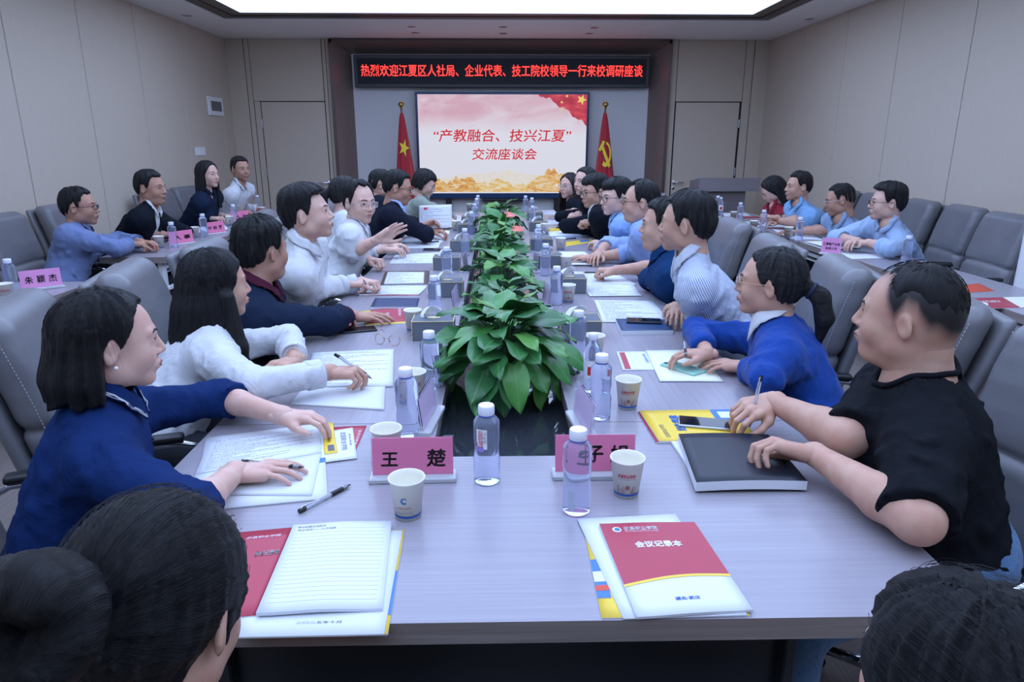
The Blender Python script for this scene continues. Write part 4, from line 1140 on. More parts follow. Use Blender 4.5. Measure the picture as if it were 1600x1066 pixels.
    # --- collar: folded band round the neck with two points in front
    def push(q, m=0.004):
        Fs = info_n['field']; q = npv(q).copy()
        for _ in range(6):
            i3 = np.clip(((q-Fs.lo)/Fs.h).round().astype(int), 1, np.array(Fs.a.shape)-2); d = Fs.a[tuple(i3)]
            if d > m: break
            gr = np.array([Fs.a[i3[0]+1, i3[1], i3[2]]-Fs.a[i3[0]-1, i3[1], i3[2]], Fs.a[i3[0], i3[1]+1, i3[2]]-Fs.a[i3[0], i3[1]-1, i3[2]], Fs.a[i3[0], i3[1], i3[2]+1]-Fs.a[i3[0], i3[1], i3[2]-1]])
            if np.linalg.norm(gr) < 1e-6: break
            q += unit(gr)*min(0.006, m-d+0.001)
        return q
    if top.get('collar'):
        cm = top['collar']; mb = MB(); big = p['id'][0] in 'LRF' and near; hgt = top.get('collar_h', 0.030 if big else 0.017)*s; pk = 1.0 if big else 0.35; K = info_n['curve']; ctr = K.mean(0); n_ = 40
        rows = []
        for k in range(n_+1):
            t = 0.035+0.93*k/n_; fi = t*48; i0 = int(fi) % 48; b0 = K[i0]*(1-fi % 1)+K[(i0+1) % 48]*(fi % 1)
            back = 0.5-0.5*math.cos(2*math.pi*t); pt = (1-back)**5
            e = b0-ctr; e = unit(e-u*(e@u)); row = []
            for v in (0, 0.5, 1.0): row.append(b0-e*0.003+u*hgt*v*(0.75+0.35*back))
            topp = row[-1]
            for v in (0.12, 0.4, 0.7, 1.0):
                q = topp+e*(0.008+0.020*v*(0.4+0.6*pk)+0.006*pt*v)-u*hgt*(1.15+0.25*back)*v-u*pt*0.030*v*pk+f2*pt*0.016*v*pk
                row.append(push(q, 0.003+0.004*v))
            rows.append(row)
        nv = 7
        mb.add([tuple(q) for r_ in rows for q in r_], [(a*nv+b, (a+1)*nv+b, (a+1)*nv+b+1, a*nv+b+1) for a in range(n_) for b in range(nv-1)], cm)
        me = mb.mesh('collar', True); o = child('collar', me, top.get('collar_label'))
        sd = o.modifiers.new('thickness', 'SOLIDIFY'); sd.thickness = 0.003; sd.offset = 0
        if top.get('collar_stripe'):
            for fr in (0.45, 0.62, 0.79):
                sb = MB(); sb.tube([tuple(push(npv(r_[5])*(1-fr)+npv(r_[6])*fr+0*u, 0.0075)+u*0.0015) for r_ in rows], 0.0012, top['collar_stripe'], 5)
                cs = link('collar_stripe', sb.mesh('collar_stripe', True), o)
    if top.get('placket'):      # button strip down the front
        for k in range(4):
            mb = MB()
            c = N+f2*(0.08*g+0.055*k/3)-u*(0.05+0.075*k)
            mb.ell(tuple(push(c+f2*0.02, 0.001)), (0.005, 0.005, 0.005), top['placket'], 8)
            child('button', mb.mesh('button', True))
    if top.get('rib'):       # ribbed neckline of a T-shirt or sweater
        mb = MB(); K = info_n['curve']; pts = [tuple(q+u*0.002) for q in K]
        mb.tube(pts, 0.0075, top['rib'], 8, closed=True); child('neckband', mb.mesh('neckband', True))
    if top.get('cuff'):
        for sg in (1, -1):
            q = sl_ if not isinstance(sl_, dict) else sl_[sg]
            if q <= 1: continue
            S, E, Wt = arms[sg][:3]; t = q-1; ax = unit(Wt-E); e = E+(Wt-E)*t; L = top.get('cuff_len', 0.045)
            r1 = ar*(0.86-0.26*t)+0.021+top.get('cuff_fat', 0.0)
            mb = MB(); uu = unit(np.cross(ax, [0, 0.1, 1])); ww = np.cross(ax, uu); rows = []
            prof = [(-L, r1*0.97), (-L+0.004, r1*1.05), (-0.003, r1*1.03), (0.002, r1), (0.0, r1*0.86), (-0.02, r1*0.8)]
            n = 20; V = []
            for (z, r_) in prof:
                for k in range(n):
                    a = 2*math.pi*k/n; V.append(tuple(e+ax*z+(uu*math.cos(a)+ww*math.sin(a))*r_))
            mb.add(V, [(i*n+k, i*n+(k+1) % n, (i+1)*n+(k+1) % n, (i+1)*n+k) for i in range(len(prof)-1) for k in range(n)], top['cuff'])
            child('cuff', mb.mesh('cuff', True), top.get('cuff_label'))
    # --- trousers and shoes
    bm_ = p.get('bottom', MATS.get('trousers_dark')); lv = 0.027 if near < 2 else 0.016
    lt = p.get('legs', p['torso'])*D2R; tfl = np.array([math.cos(lt), math.sin(lt), 0]); latl = np.array([-math.sin(lt), math.cos(lt), 0])
    kz = 0.47 if p['id'][0] in 'WX' else 0.50; spread_ = p.get('knees', 0.10)
    Fl = Field((P[0]-0.75, P[1]-0.75, 0.03), (P[0]+0.75, P[1]+0.75, 0.72), lv); shoes = []
    Fl.ell(P-u*0.02, (0.14*g, 0.178*w, 0.13), RT, 0.04)
    for sg in (1, -1):
        hip = P+latl*sg*0.085-np.array([0, 0, 0.03]); kn = P+tfl*0.45*s+latl*sg*(0.10+spread_*0.5); kn[2] = kz
        an = kn+tfl*p.get('shin', -0.02)-latl*sg*0.02; an[2] = 0.10
        Fl.cap(hip, kn, 0.085*g, 0.062, 0.04); Fl.cap(kn, an, 0.062, 0.05, 0.03, end=1)
        M = Matrix.Translation(Vector((an[0], an[1], 0))) @ Matrix.Rotation(lt, 4, 'Z')
        sh = MB(); shoes.append(sh); sh.ell((0.055, 0, 0.045), (0.135, 0.047, 0.045), M_SHOE, 14, M); sh.box((-0.075, -0.045, 0.0), (0.18, 0.045, 0.02), M_SHOE, M, 0.008)
    V, Q = Fl.surf(); child('trousers', fast_mesh('trousers', V, [Q], [bm_])); [child('shoe', q.mesh('shoe', True)) for q in shoes]
    # --- hair
    V, Q = hair_mesh(p, hv*1.05)
    fm = p['hair'].get('flow', 'down'); hm = p['hair'].get('mat') or (M_HAIR_D if fm == 'down' else M_HAIR_B)
    M4 = Matrix.Translation(Vector(C-np.array([P[0], P[1], 0]))) @ Matrix((RH*hs).tolist()).to_4x4()
    def hchild(name, me, lab=None):
        o = link(name, me, root); o.matrix_local = M4
        if lab: o['label'] = lab
        return o
    hair = hchild('hair', fast_mesh('hair', V, [Q], [hm]))
    if p['sex'] == 'm' and near >= 1 and 'stray' not in p['hair']: p['hair']['stray'] = (260, 'short', 0.035, 0.004)
    if p['hair'].get('stray'):
        n, kd, ln, spd = p['hair']['stray']
        mb = strands(p, None, n, 0.0011 if kd == 'short' else 0.0004, p.get('seed', 1), kd, ln, spd, hm); o = hchild('loose_hair', mb.mesh('loose_hair', True)); o['kind'] = 'stuff'
    if p.get('glasses'):
        fr, ln = glasses(p['glasses'])
        o = hchild('eyeglasses', fr.mesh('eyeglasses', True)); [link('lens', q.mesh('lens', True), o) for q in ln]
    if p.get('earring'):
        mb = MB(); mb.ell((-0.006, -0.086, -0.040), (0.0045, 0.0045, 0.0045), mat('pearl', (0.8, 0.8, 0.82), 0.15), 10)
        hchild('earring', mb.mesh('earring', True), 'small white stud earring')
    if p.get('hairtie'):
        c, r_, R_ = p['hairtie']; mb = MB()
        mb.tube([tuple(npv(c)+r_*(math.cos(a)*npv(R_[0])+math.sin(a)*npv(R_[1]))) for a in np.linspace(0, 2*math.pi, 20, endpoint=False)], 0.006, mat('hair_tie', (0.015, 0.02, 0.06), 0.7), 8, closed=True)
        hchild('hair_tie', mb.mesh('hair_tie', True))
    if p.get('watch'):
        sg, wm = p['watch']; S, E, Wt, X = arms[sg][:4]; Zr = arms[sg][5]; ax = unit(Wt-E); c = Wt-ax*0.025; uu = unit(np.cross(ax, Zr)); ww = np.cross(uu, ax)
        mb = MB(); mb.tube([tuple(c+0.031*s*(math.cos(a)*uu+math.sin(a)*ww)) for a in np.linspace(0, 2*math.pi, 22, endpoint=False)], 0.005, wm, 6, closed=True)
        if p.get('watchface', True):
            Mx = Matrix(np.stack([ax, uu, ww], 1).tolist()).to_4x4(); Mx.translation = Vector(c+ww*0.031*s)
            mb.lathe([(0.019, -0.004), (0.0195, 0.004), (0.017, 0.0065)], wm, 16, Mx)
        child('wristwatch' if p.get('watchface', True) else 'bracelet', mb.mesh('wristwatch', True))
    info = dict(root=root, C=C, N=N, P=P, arms=arms, tf=tf, lat=lat)
    PEOPLE[p['id']] = info
    return info
M_SHOE = mat('shoe_black', (0.012, 0.012, 0.014), 0.35)
# ------------------------------------------------------------------ who sits where
mat('trousers_dark', (0.018, 0.02, 0.03), 0.85); M_JEANS = weave_mat('denim', (0.07, 0.16, 0.30), 0.85, 300, 0.3, 0.2)
WHITE = cloth('shirt_white', (0.60, 0.61, 0.63)); NAVYP = cloth('polo_navy', (0.006, 0.022, 0.095)); NAVYJ = cloth('jacket_navy', (0.010, 0.018, 0.042))
MAROON = cloth('knit_maroon', (0.07, 0.012, 0.028)); SUIT = cloth('suit_dark', (0.009, 0.011, 0.022)); PALE = cloth('shirt_pale_blue', (0.36, 0.48, 0.78))
SAGE = cloth('jacket_sage', (0.25, 0.285, 0.24)); BLACK = cloth('tee_black', (0.007, 0.008, 0.011)); ROYAL = cloth('sweater_royal', (0.004, 0.048, 0.27))
NAVYS = cloth('shirt_navy', (0.006, 0.034, 0.11)); LBLUE = cloth('shirt_light_blue', (0.27, 0.38, 0.66)); DENIM = cloth('shirt_denim_blue', (0.22, 0.37, 0.66))
JBLACK = cloth('jacket_black', (0.007, 0.010, 0.016)); VIOLET = cloth('shirt_blue_violet', (0.15, 0.20, 0.37)); RED = cloth('blouse_red', (0.28, 0.012, 0.03))
SKY = cloth('polo_sky', (0.19, 0.37, 0.62)); GREYB = cloth('polo_grey_blue', (0.24, 0.34, 0.52)); SILVER = cloth('shirt_silver_blue', (0.34, 0.46, 0.66))
M_STRIPE = mat('shirt_striped', (0.6, 0.65, 0.75), 0.85); _g = NG(M_STRIPE)
_t = _g.n('ShaderNodeTexCoord'); _a = _g.n('ShaderNodeAttribute', attribute_name='stripe').outputs['Fac']
_f = _g.math('SINE', _g.math('MULTIPLY', _a, 1050)); _g.l(_g.ramp(_g.math('ADD', _g.math('MULTIPLY', _f, 0.5), 0.5), [(0.45, (0.60, 0.62, 0.66)), (0.75, (0.17, 0.24, 0.42))]), _g.b.inputs['Base Color'])
_n = _g.n('ShaderNodeTexNoise', i_Scale=26, i_Detail=3, i_Distortion=1.5); _g.l(_t.outputs['Object'], _n.inputs['Vector']); _g.bump(_n.outputs['Fac'], 0.35, 0.012)
M_WATCH = mat('watch_dark', (0.02, 0.022, 0.02), 0.3); M_JADE = mat('jade_bracelet', (0.25, 0.55, 0.42), 0.2); M_STEELW = mat('steel_bracelet', (0.6, 0.6, 0.62), 0.2, 1.0)

def H(line='man', top=0.022, side=0.009, **k): return dict(line=line, top=top, side=side, **k)
TAIL_LOW = [((-0.115, 0, 0.0), (-0.165, 0, -0.03), 0.026, 0.030), ((-0.165, 0, -0.03), (-0.185, 0.0, -0.10), 0.030, 0.030), ((-0.185, 0, -0.10), (-0.175, 0, -0.19), 0.030, 0.012)]
SPEC = [
 # ---- left of the long table
 dict(id='L1', label='woman in a navy polo with white-striped collar, bobbed hair, hands on an open notebook', sex='f', near=2, skin='fair', head=(172, 535, 1.64), yaw=38, pitch=4, torso=24, lean=0.12, w=0.97, g=1.0,
      hair=H('woman', 0.014, 0.013, low=-0.17, long=dict(len=0.125, cut=103, thick=0.020, flare=0.10, tuck=0.012, solid=True), stray=(120, 'down', 0.16, 0.002), seed=5), earring=1,
      top=dict(kind='polo', mat=NAVYP, sleeve={1: 1.25, -1: 1.2}, collar=NAVYP, collar_stripe=WHITE, collar_label='navy knit collar with white stripes', placket=M_SHOE, amp=0.0035),
      R=dict(px=(425, 732), z=0.785, pose='flat', dir=12, out=0.10), L=dict(px=(488, 652), z=0.79, pose='rest', dir=-8, out=0.05)),
 dict(id='L2', hipy=2.24, label='woman in a white blouse with long loose black hair, writing in a notebook', sex='f', near=2, skin='mid', head=(338, 446, 2.42), yaw=41, pitch=2, torso=18, lean=0.16, w=0.98, g=1.0,
      hair=H('part', 0.014, 0.012, low=-0.40, long=dict(len=0.37, cut=99, thick=0.020, shift=0.10, flare=0.05, solid=True), seed=7, stray=(160, 'down', 0.2, 0.002), locks=[((0.0, -0.085, -0.03), (0.02, -0.105, -0.20), 0.026, 0.030), ((0.02, -0.105, -0.20), (0.05, -0.10, -0.33), 0.030, 0.010)]),
      top=dict(kind='shirt', mat=WHITE, sleeve=1.86, cuff=WHITE, cuff_len=0.05, collar=WHITE, collar_h=0.022, amp=0.006),
      R=dict(px=(556, 580), z=0.80, pose='pen', dir=5, out=0.14), L=dict(px=(432, 572), z=0.80, pose='rest', dir=-120, out=0.25, drop=0.2)),
 dict(id='L3', hipy=2.87, label='man in a dark navy jacket with maroon knit cuffs, hand on a red booklet', sex='m', near=1, skin='tan', head=(410, 392, 2.86), yaw=56, torso=14, lean=0.14, w=1.05, g=1.08, fat=0.3,
      hair=H('man', 0.030, 0.012, rough=0.005, seed=11, stray=(700, 'short', 0.045, 0.010)),
      top=dict(kind='jacket', mat=NAVYJ, sleeve=1.62, collar=MAROON, collar_label='maroon knit collar', collar_h=0.022, cuff=MAROON, cuff_label='maroon knit cuff', cuff_len=0.06),
      R=dict(px=(583, 494), z=0.785, pose='flat', dir=2, out=0.12, side=0.4), L=dict(pos=(-0.70, 2.98, 0.82), pose='rest', out=-0.06)),
 dict(id='L4', hipy=3.50, label='man in a white shirt looking up, hands together holding a pen', sex='m', near=1, skin='fair', head=(480, 335, 3.32), yaw=8, pitch=-8, torso=6, lean=0.15, hs=1.07,
      hair=H('man', 0.028, 0.010, front=0.012, seed=13, rough=0.003), crop=0.5,
      top=dict(kind='shirt', mat=WHITE, sleeve=1.88, cuff=WHITE, collar=WHITE, amp=0.0055, placket=M_WPLAST),
      R=dict(px=(566, 440), z=0.81, pose='fist', dir=12, out=-0.04), L=dict(px=(586, 428), z=0.80, pose='fist', dir=-25, out=0.10)),
 dict(id='L5', hs=1.092, s=1.07, hipy=4.40, label='man in a white shirt and rimless glasses, one arm raised in a gesture', sex='m', near=1, skin='fair', head=(562, 317, 4.45), yaw=-44, pitch=4, torso=-6, lean=0.16,
      hair=H('recede', 0.020, 0.009, seed=17), glasses=('rect', 'silver'), crop=0.4, watch=(1, M_JADE), watchface=False,
      top=dict(kind='shirt', mat=WHITE, sleeve={1: 1.5, -1: 1.1}, cuff=WHITE, cuff_len=0.05, collar=WHITE, amp=0.0055, placket=M_WPLAST),
      R=dict(pos=tuple(atd(611, 363, 4.26)), pose='open', dir=6, tilt=28, roll=62, elbow=tuple(atd(551, 393, 4.34))), L=dict(px=(594, 408), z=0.80, pose='fist', dir=-30)),
 dict(id='L6', hs=1.092, s=1.07, hipy=5.08, label='woman in white with a black ponytail, mostly hidden behind the gesturing man', sex='f', skin='fair', head=(541, 304, 5.2), yaw=20, torso=8, lean=0.14,
      hair=H('woman', 0.012, 0.010, low=-0.30, flow='back', tail=[((-0.10, 0, 0.03), (-0.155, 0, 0.0), 0.026, 0.03), ((-0.155, 0, 0.0), (-0.165, 0, -0.27), 0.032, 0.014)]),
      top=dict(kind='shirt', mat=WHITE, sleeve=1.8, collar=WHITE)),
 dict(id='L7', hs=1.092, s=1.07, hipy=5.75, label='man in a dark suit and glasses reading a white booklet', sex='m', near=1, skin='tan', head=(622, 294, 5.7), yaw=4, pitch=10, torso=-4, lean=0.16, fat=0.4, w=1.05, g=1.1, glasses=('rect', 'black'), crop=0.55,
      hair=H('man', 0.022, 0.007, seed=19), top=dict(kind='jacket', mat=SUIT, inner=PALE, sleeve=1.88, collar=PALE, open=0.36, openw=0.05),
      R=dict(px=(674, 347), z=0.90, pose='hold', dir=30, tilt=20, roll=50, out=0.14), L=dict(px=(690, 344), z=0.80, pose='hold', dir=-20)),
 dict(id='L8', hs=1.092, s=1.07, hipy=6.45, label='man in a dark shirt half hidden behind the man in the suit', sex='m', skin='mid', head=(597, 288, 6.5), yaw=8, torso=0, lean=0.12, glasses=('rect', 'black'), crop=0.6,
      hair=H('man', 0.016, 0.006), top=dict(kind='shirt', mat=SUIT, sleeve=1.8, collar=SUIT)),
 dict(id='L9', hs=1.092, s=1.07, hipy=7.15, label='woman in a sage green jacket with short hair, bent over her writing', sex='f', skin='fair', head=(664, 287, 7.15), yaw=-4, pitch=24, torso=-6, lean=0.18,
      hair=H('fringe', 0.022, 0.016, low=-0.14, long=dict(len=0.06, cut=78, thick=0.012), seed=23), top=dict(kind='jacket', mat=SAGE, sleeve=1.2, collar=SAGE, amp=0.005),
      R=dict(px=(708, 333), z=0.81, pose='pen', dir=5), L=dict(px=(706, 343), z=0.785, pose='rest', dir=-35)),
 # ---- right of the long table
 dict(id='R1', s=1.07, label='heavy man in a black T-shirt and jeans with cropped hair, holding a pen', sex='m', near=2, skin='mid', head=(1418, 494, 1.68), yaw=139, torso=160, lean=0.10, fat=1.0, w=1.15, g=1.18, arm=1.1, hs=1.05, neck=0.066, crop=1.0, belly=0.03,
      bottom=M_JEANS, legs=190, knees=0.10, hair=H('fade', 0.011, 0.005, taper=0.05, rough=0.0010, seed=29, stray=(500, 'short', 0.016, 0.002)),
      top=dict(kind='tee', mat=BLACK, sleeve=0.98, rib=BLACK, amp=0.005),
      L=dict(px=(1205, 690), z=0.835, pose='hold', dir=158, tilt=8, roll=-25, elbow=tuple(atz(1432, 828, 0.80))), R=dict(px=(1170, 640), z=0.835, pose='hold', dir=205, tilt=-5, roll=20, out=0.0)),
 dict(id='R2', hipy=2.28, label='woman in a royal blue sweater with white collar, ponytail and round glasses', sex='f', near=2, skin='mid', head=(1203, 443, 2.44), yaw=150, torso=165, lean=0.14, w=1.0, g=1.05, glasses=('round', 'gold'),
      hair=H('woman', 0.012, 0.010, low=-0.22, flow='back', tail=TAIL_LOW, seed=31), hairtie=((-0.135, 0, -0.012), 0.026, ((0, 1, 0), (0.45, 0, -0.9))),
      top=dict(kind='sweater', mat=ROYAL, sleeve=1.8, collar=WHITE, collar_label='white shirt collar', collar_h=0.034, amp=0.0045),
      R=dict(px=(1068, 552), z=0.80, pose='rest', dir=178, out=0.10), L=dict(px=(1128, 568), z=0.785, pose='flat', dir=158, elbow=tuple(atz(1195, 598, 0.81)))),
 dict(id='R3', hipy=2.90, label='man in a white and blue fine-striped shirt with folded arms', sex='m', near=2, skin='mid', head=(1072, 350, 2.92), yaw=152, torso=168, lean=0.14, w=1.08, g=1.05,
      hair=H('man', 0.026, 0.012, seed=37, rough=0.003), top=dict(kind='shirt', mat=M_STRIPE, sleeve=1.72, cuff=M_STRIPE, collar=M_STRIPE, amp=0.0055),
      L=dict(px=(1046, 474), z=0.80, pose='rest', dir=128, elbow=tuple(atz(1112, 508, 0.81))), R=dict(px=(1056, 490), z=0.80, pose='rest', dir=250, out=0.2)),
 dict(id='R4', hs=1.092, s=1.07, hipy=3.60, label='smiling man in a navy shirt with one arm stretched over the table', sex='m', near=1, skin='mid', head=(1036, 353, 3.65), yaw=163, torso=172, lean=0.16, smile=0.005, fat=0.3,
      hair=H('man', 0.024, 0.009, seed=41), top=dict(kind='shirt', mat=NAVYS, sleeve=1.12, collar=NAVYS, cuff=NAVYS, cuff_len=0.04, amp=0.005),
      R=dict(px=(938, 413), z=0.80, pose='fist', dir=178, out=0.0, side=0.5), L=dict(px=(1046, 446), z=0.80, pose='rest', dir=60, elbow=tuple(atz(1012, 440, 0.80)))),
 dict(id='R5', hs=1.092, s=1.07, hipy=4.42, label='man in a light blue shirt and black glasses with a hand flat on the table', sex='m', near=1, skin='mid', head=(1000, 316, 4.58), yaw=171, torso=176, lean=0.16, fat=0.4, glasses=('rect', 'black'), w=1.04,
      hair=H('recede', 0.022, 0.010, seed=43), top=dict(kind='shirt', mat=LBLUE, sleeve=1.35, collar=LBLUE, cuff=LBLUE, cuff_len=0.05, amp=0.005),
      L=dict(px=(908, 387), z=0.785, pose='flat', dir=172, out=0.0, side=0.36), R=dict(px=(930, 378), z=0.79, pose='rest')),
 dict(id='R6', hs=1.092, s=1.07, hipy=5.12, label='woman in a denim blue shirt with white turned-up cuffs and round glasses', sex='f', near=1, skin='fair', head=(962, 309, 5.2), yaw=200, pitch=3, torso=180, lean=0.16, glasses=('round', 'black'),
      hair=H('fringe', 0.028, 0.010, rough=0.004, front=0.008, seed=47, stray=(300, 'short', 0.04, 0.006)), top=dict(kind='shirt', mat=DENIM, sleeve=1.45, collar=DENIM, cuff=WHITE, cuff_label='white turned-up cuff', cuff_len=0.06, amp=0.005),
      L=dict(px=(928, 366), z=0.80, pose='rest', dir=130, out=0.2), R=dict(px=(936, 373), z=0.80, pose='rest', dir=235, out=0.0, side=0.12)),
 dict(id='R7', hipy=5.80, label='man in a black jacket and black glasses with clasped hands', sex='m', near=1, skin='mid', head=(929, 300, 5.88), yaw=199, pitch=5, torso=182, lean=0.18, glasses=('rect', 'black'), hs=1.113, s=1.07,
      hair=H('fringe', 0.030, 0.011, rough=0.004, seed=53), top=dict(kind='jacket', mat=JBLACK, inner=WHITE, sleeve=1.9, collar=WHITE, open=0.24, openw=0.035),
      L=dict(px=(909, 345), z=0.89, pose='fist', dir=165, out=0.0), R=dict(px=(914, 341), z=0.90, pose='fist', dir=215)),
 dict(id='R8', hs=1.092, s=1.07, hipy=6.50, label='pale woman in a black jacket with hair drawn back, beside the curly-haired woman', sex='f', skin='fair', head=(914, 284, 6.6), yaw=216, torso=186, lean=0.2,
      hair=H('woman', 0.014, 0.012, low=-0.20, long=dict(len=0.12, cut=95, thick=0.014), seed=59), top=dict(kind='jacket', mat=JBLACK, sleeve=1.9, collar=JBLACK, collar_h=0.02), watch=(1, M_STEELW),
      L=dict(px=(890, 337), z=0.88, pose='fist', dir=170), R=dict(px=(893, 334), z=0.89, pose='fist', dir=215)),
 dict(id='R9', hs=1.092, s=1.07, hipy=7.34, label='woman with long wavy brown hair and glasses, black top with white sleeves', sex='f', skin='fair', head=(889, 291, 7.4), yaw=224, torso=190, lean=0.2, glasses=('round', 'silver'),
      hair=H('part', 0.016, 0.014, low=-0.30, mat=M_HAIR_BR, rough=0.005, long=dict(len=0.26, cut=66, thick=0.024, flare=0.10), seed=61), top=dict(kind='sweater', mat=JBLACK, sleeve=1.2, cuff=WHITE, cuff_len=0.09, cuff_fat=0.01),
      L=dict(px=(882, 333), z=0.87, pose='fist', dir=170), R=dict(px=(885, 330), z=0.88, pose='fist', dir=215)),
 # ---- along the left wall
 dict(id='W1', hipy=4.88, hipx=-3.09, label='man in a blue-violet shirt and glasses leaning on the wall desk', sex='m', near=1, skin='tan', head=(124, 324, 4.9), yaw=14, torso=4, lean=0.24, glasses=('rect', 'black'), crop=0.7, hs=1.091, s=1.05,
      hair=H('man', 0.018, 0.007, seed=67), top=dict(kind='shirt', mat=VIOLET, sleeve=1.85, cuff=VIOLET, collar=VIOLET, amp=0.0055, placket=M_SHOE),
      R=dict(px=(222, 380), z=0.80, pose='hold', dir=20, side=0.42), L=dict(px=(236, 371), z=0.81, pose='hold', dir=-10, side=0.46)),
 dict(id='W2', hipy=5.70, hipx=-3.09, label='man in a black jacket over a white shirt with folded arms at the wall', sex='m', near=1, skin='tan', head=(236, 294, 5.6), yaw=-6, pitch=2, torso=2, lean=0.24, crop=0.5, hs=1.091, s=1.05, fat=0.2, w=1.05,
      hair=H('man', 0.022, 0.010, seed=71), top=dict(kind='jacket', mat=JBLACK, inner=WHITE, sleeve=1.9, collar=WHITE, open=0.36, openw=0.045),
      R=dict(px=(268, 352), z=0.82, pose='rest', dir=62, elbow=tuple(atz(222, 368, 0.82))), L=dict(px=(248, 354), z=0.80, pose='rest', dir=-62, elbow=tuple(atz(286, 346, 0.82)))),
 dict(id='W3', hipy=7.28, hipx=-3.09, label='woman in a dark navy jacket with long straight black hair by the wall', sex='f', skin='fair', head=(325, 273, 6.95), yaw=-22, torso=-4, lean=0.22, hs=1.081, s=1.05,
      hair=H('part', 0.016, 0.014, low=-0.34, long=dict(len=0.31, cut=66, thick=0.018, flare=0.02), seed=73), top=dict(kind='jacket', mat=NAVYJ, inner=None, sleeve=1.9, collar=NAVYJ, collar_h=0.02),
      ),
 dict(id='W4', hipy=7.93, hipx=-3.09, label='man in a white shirt sitting by the wall nearest the left door', sex='m', skin='tan', head=(376, 265, 7.5), yaw=-40, torso=-8, lean=0.2, hs=1.071, s=1.05,
      hair=H('man', 0.020, 0.008, seed=79), top=dict(kind='shirt', mat=WHITE, sleeve=1.85, collar=WHITE, cuff=WHITE, amp=0.005),
      R=dict(px=(387, 333), z=0.80, pose='hold', dir=-5, side=0.14), L=dict(px=(400, 326), z=0.80, pose='rest')),
 # ---- along the right wall
 dict(id='X1', hs=1.092, s=1.05, hipy=7.34, hipx=3.20, label='woman in a dark red top with glasses, head bent low over the desk', sex='f', skin='fair', head=(1208, 297, 7.15), yaw=165, pitch=38, torso=178, lean=0.26, glasses=('round', 'silver'),
      hair=H('part', 0.016, 0.014, low=-0.26, long=dict(len=0.20, cut=80, thick=0.016), seed=83), top=dict(kind='shirt', mat=RED, sleeve=1.5, collar=RED),
      L=dict(px=(1204, 347), z=0.79, pose='pen', dir=180, side=0.06, out=0.0), R=dict(px=(1208, 345), z=0.79, pose='rest', side=0.14)),
 dict(id='X2', hipy=6.70, hipx=3.20, label='man in a sky blue polo with a dark wristwatch, forearms crossed on the desk', sex='m', near=1, skin='mid', head=(1247, 292, 6.5), yaw=181, torso=176, lean=0.3, watch=(1, M_WATCH), hs=1.081, s=1.05,
      hair=H('man', 0.022, 0.008, seed=89), top=dict(kind='polo', mat=SKY, sleeve=0.8, collar=SKY, amp=0.004),
      L=dict(px=(1200, 334), z=0.87, pose='rest', dir=165, tilt=8, side=0.03, out=0.0), R=dict(px=(1203, 345), z=0.79, pose='rest', dir=200, side=0.02, out=0.0)),
 dict(id='X3', hipy=6.00, hipx=3.20, label='man in a grey-blue polo with glasses and cropped hair, looking down', sex='m', near=1, skin='tan', head=(1312, 313, 5.8), yaw=158, pitch=12, torso=172, lean=0.3, glasses=('oval', 'silver'), crop=0.8, hs=1.081, s=1.05,
      hair=H('man', 0.013, 0.004, rough=0.001, seed=97), top=dict(kind='polo', mat=GREYB, sleeve=0.85, collar=GREYB, amp=0.004),
      L=dict(px=(1232, 362), z=0.785, pose='flat', dir=172), R=dict(px=(1262, 352), z=0.79, pose='rest', dir=190)),
 dict(id='X4', hipy=5.40, hipx=3.20, label='man in a silvery blue shirt and black glasses leaning on folded forearms', sex='m', near=1, skin='fair', head=(1386, 317, 5.22), yaw=164, torso=172, lean=0.3, glasses=('rect', 'black'), hs=1.122, s=1.05,
      hair=H('man', 0.030, 0.011, front=0.006, seed=101), top=dict(kind='shirt', mat=SILVER, sleeve=1.4, collar=SILVER, cuff=SILVER, amp=0.005),
      L=dict(px=(1338, 377), z=0.835, pose='rest', dir=130, out=0.2), R=dict(px=(1330, 383), z=0.835, pose='rest', dir=215, out=0.15)),
 # ---- at the near end, backs to us
 dict(id='F1', label='woman with black hair in a low bun at the near end, by the lined notebook', sex='f', near=2, skin='mid', head=(248, 955, 0.76), yaw=84, pitch=26, roll=0, torso=82, lean=0.10,
      hair=H('cover', 0.013, 0.012, low=-0.15, flow='back', bun=((-0.148, 0.015, 0.022), 0.056), rough=0.002, seed=103, stray=(260, 'back', 0.14, 0.003)), top=dict(kind='sweater', mat=JBLACK, sleeve=1.8)),
 dict(id='F2', label='woman with untidy pinned-up dark hair, seated at the near end by the red record book', sex='f', near=2, skin='mid', head=(1492, 1082, 0.75), yaw=96, pitch=8, torso=95, lean=0.10,
      hair=H('cover', 0.016, 0.014, low=-0.15, flow='back', bun=((-0.12, 0.0, 0.055), 0.046), rough=0.004, seed=107, stray=(220, 'back', 0.12, 0.008)), top=dict(kind='sweater', mat=JBLACK, sleeve=1.8)),
]
CH = dict(L1='navy polo woman', L2='white-bloused woman', L3='man in the navy jacket', L4='man looking up', L5='gesturing man', L6='ponytailed woman', L7='man in the dark suit', L8='half-hidden man in dark', L9='woman in sage green',
          R1='man in the black T-shirt', R2='royal blue sweater woman', R3='man in the striped shirt', R4='smiling man in navy', R5='man in the light blue shirt', R6='woman in denim blue', R7='man in the black jacket and glasses', R8='pale woman in black', R9='wavy-haired woman',
          W1='man in blue-violet', W2='man with folded arms at the wall', W3='long-haired woman by the wall', W4='white-shirted man by the door', X1='woman in red', X2='man in the sky blue polo', X3='man in the grey-blue polo', X4='man in the silvery blue shirt', F1='woman with the low bun', F2='woman with pinned-up hair')
for _p in SPEC:
    _i = person(_p)
    _c = _i['P']-(_i['tf']*0.05 if _p['id'] == 'R1' else 0)
    place_chair(float(_c[0]), float(_c[1]), _p.get('legs', _p['torso'])*D2R, 'grey leather office chair under the '+CH[_p['id']])
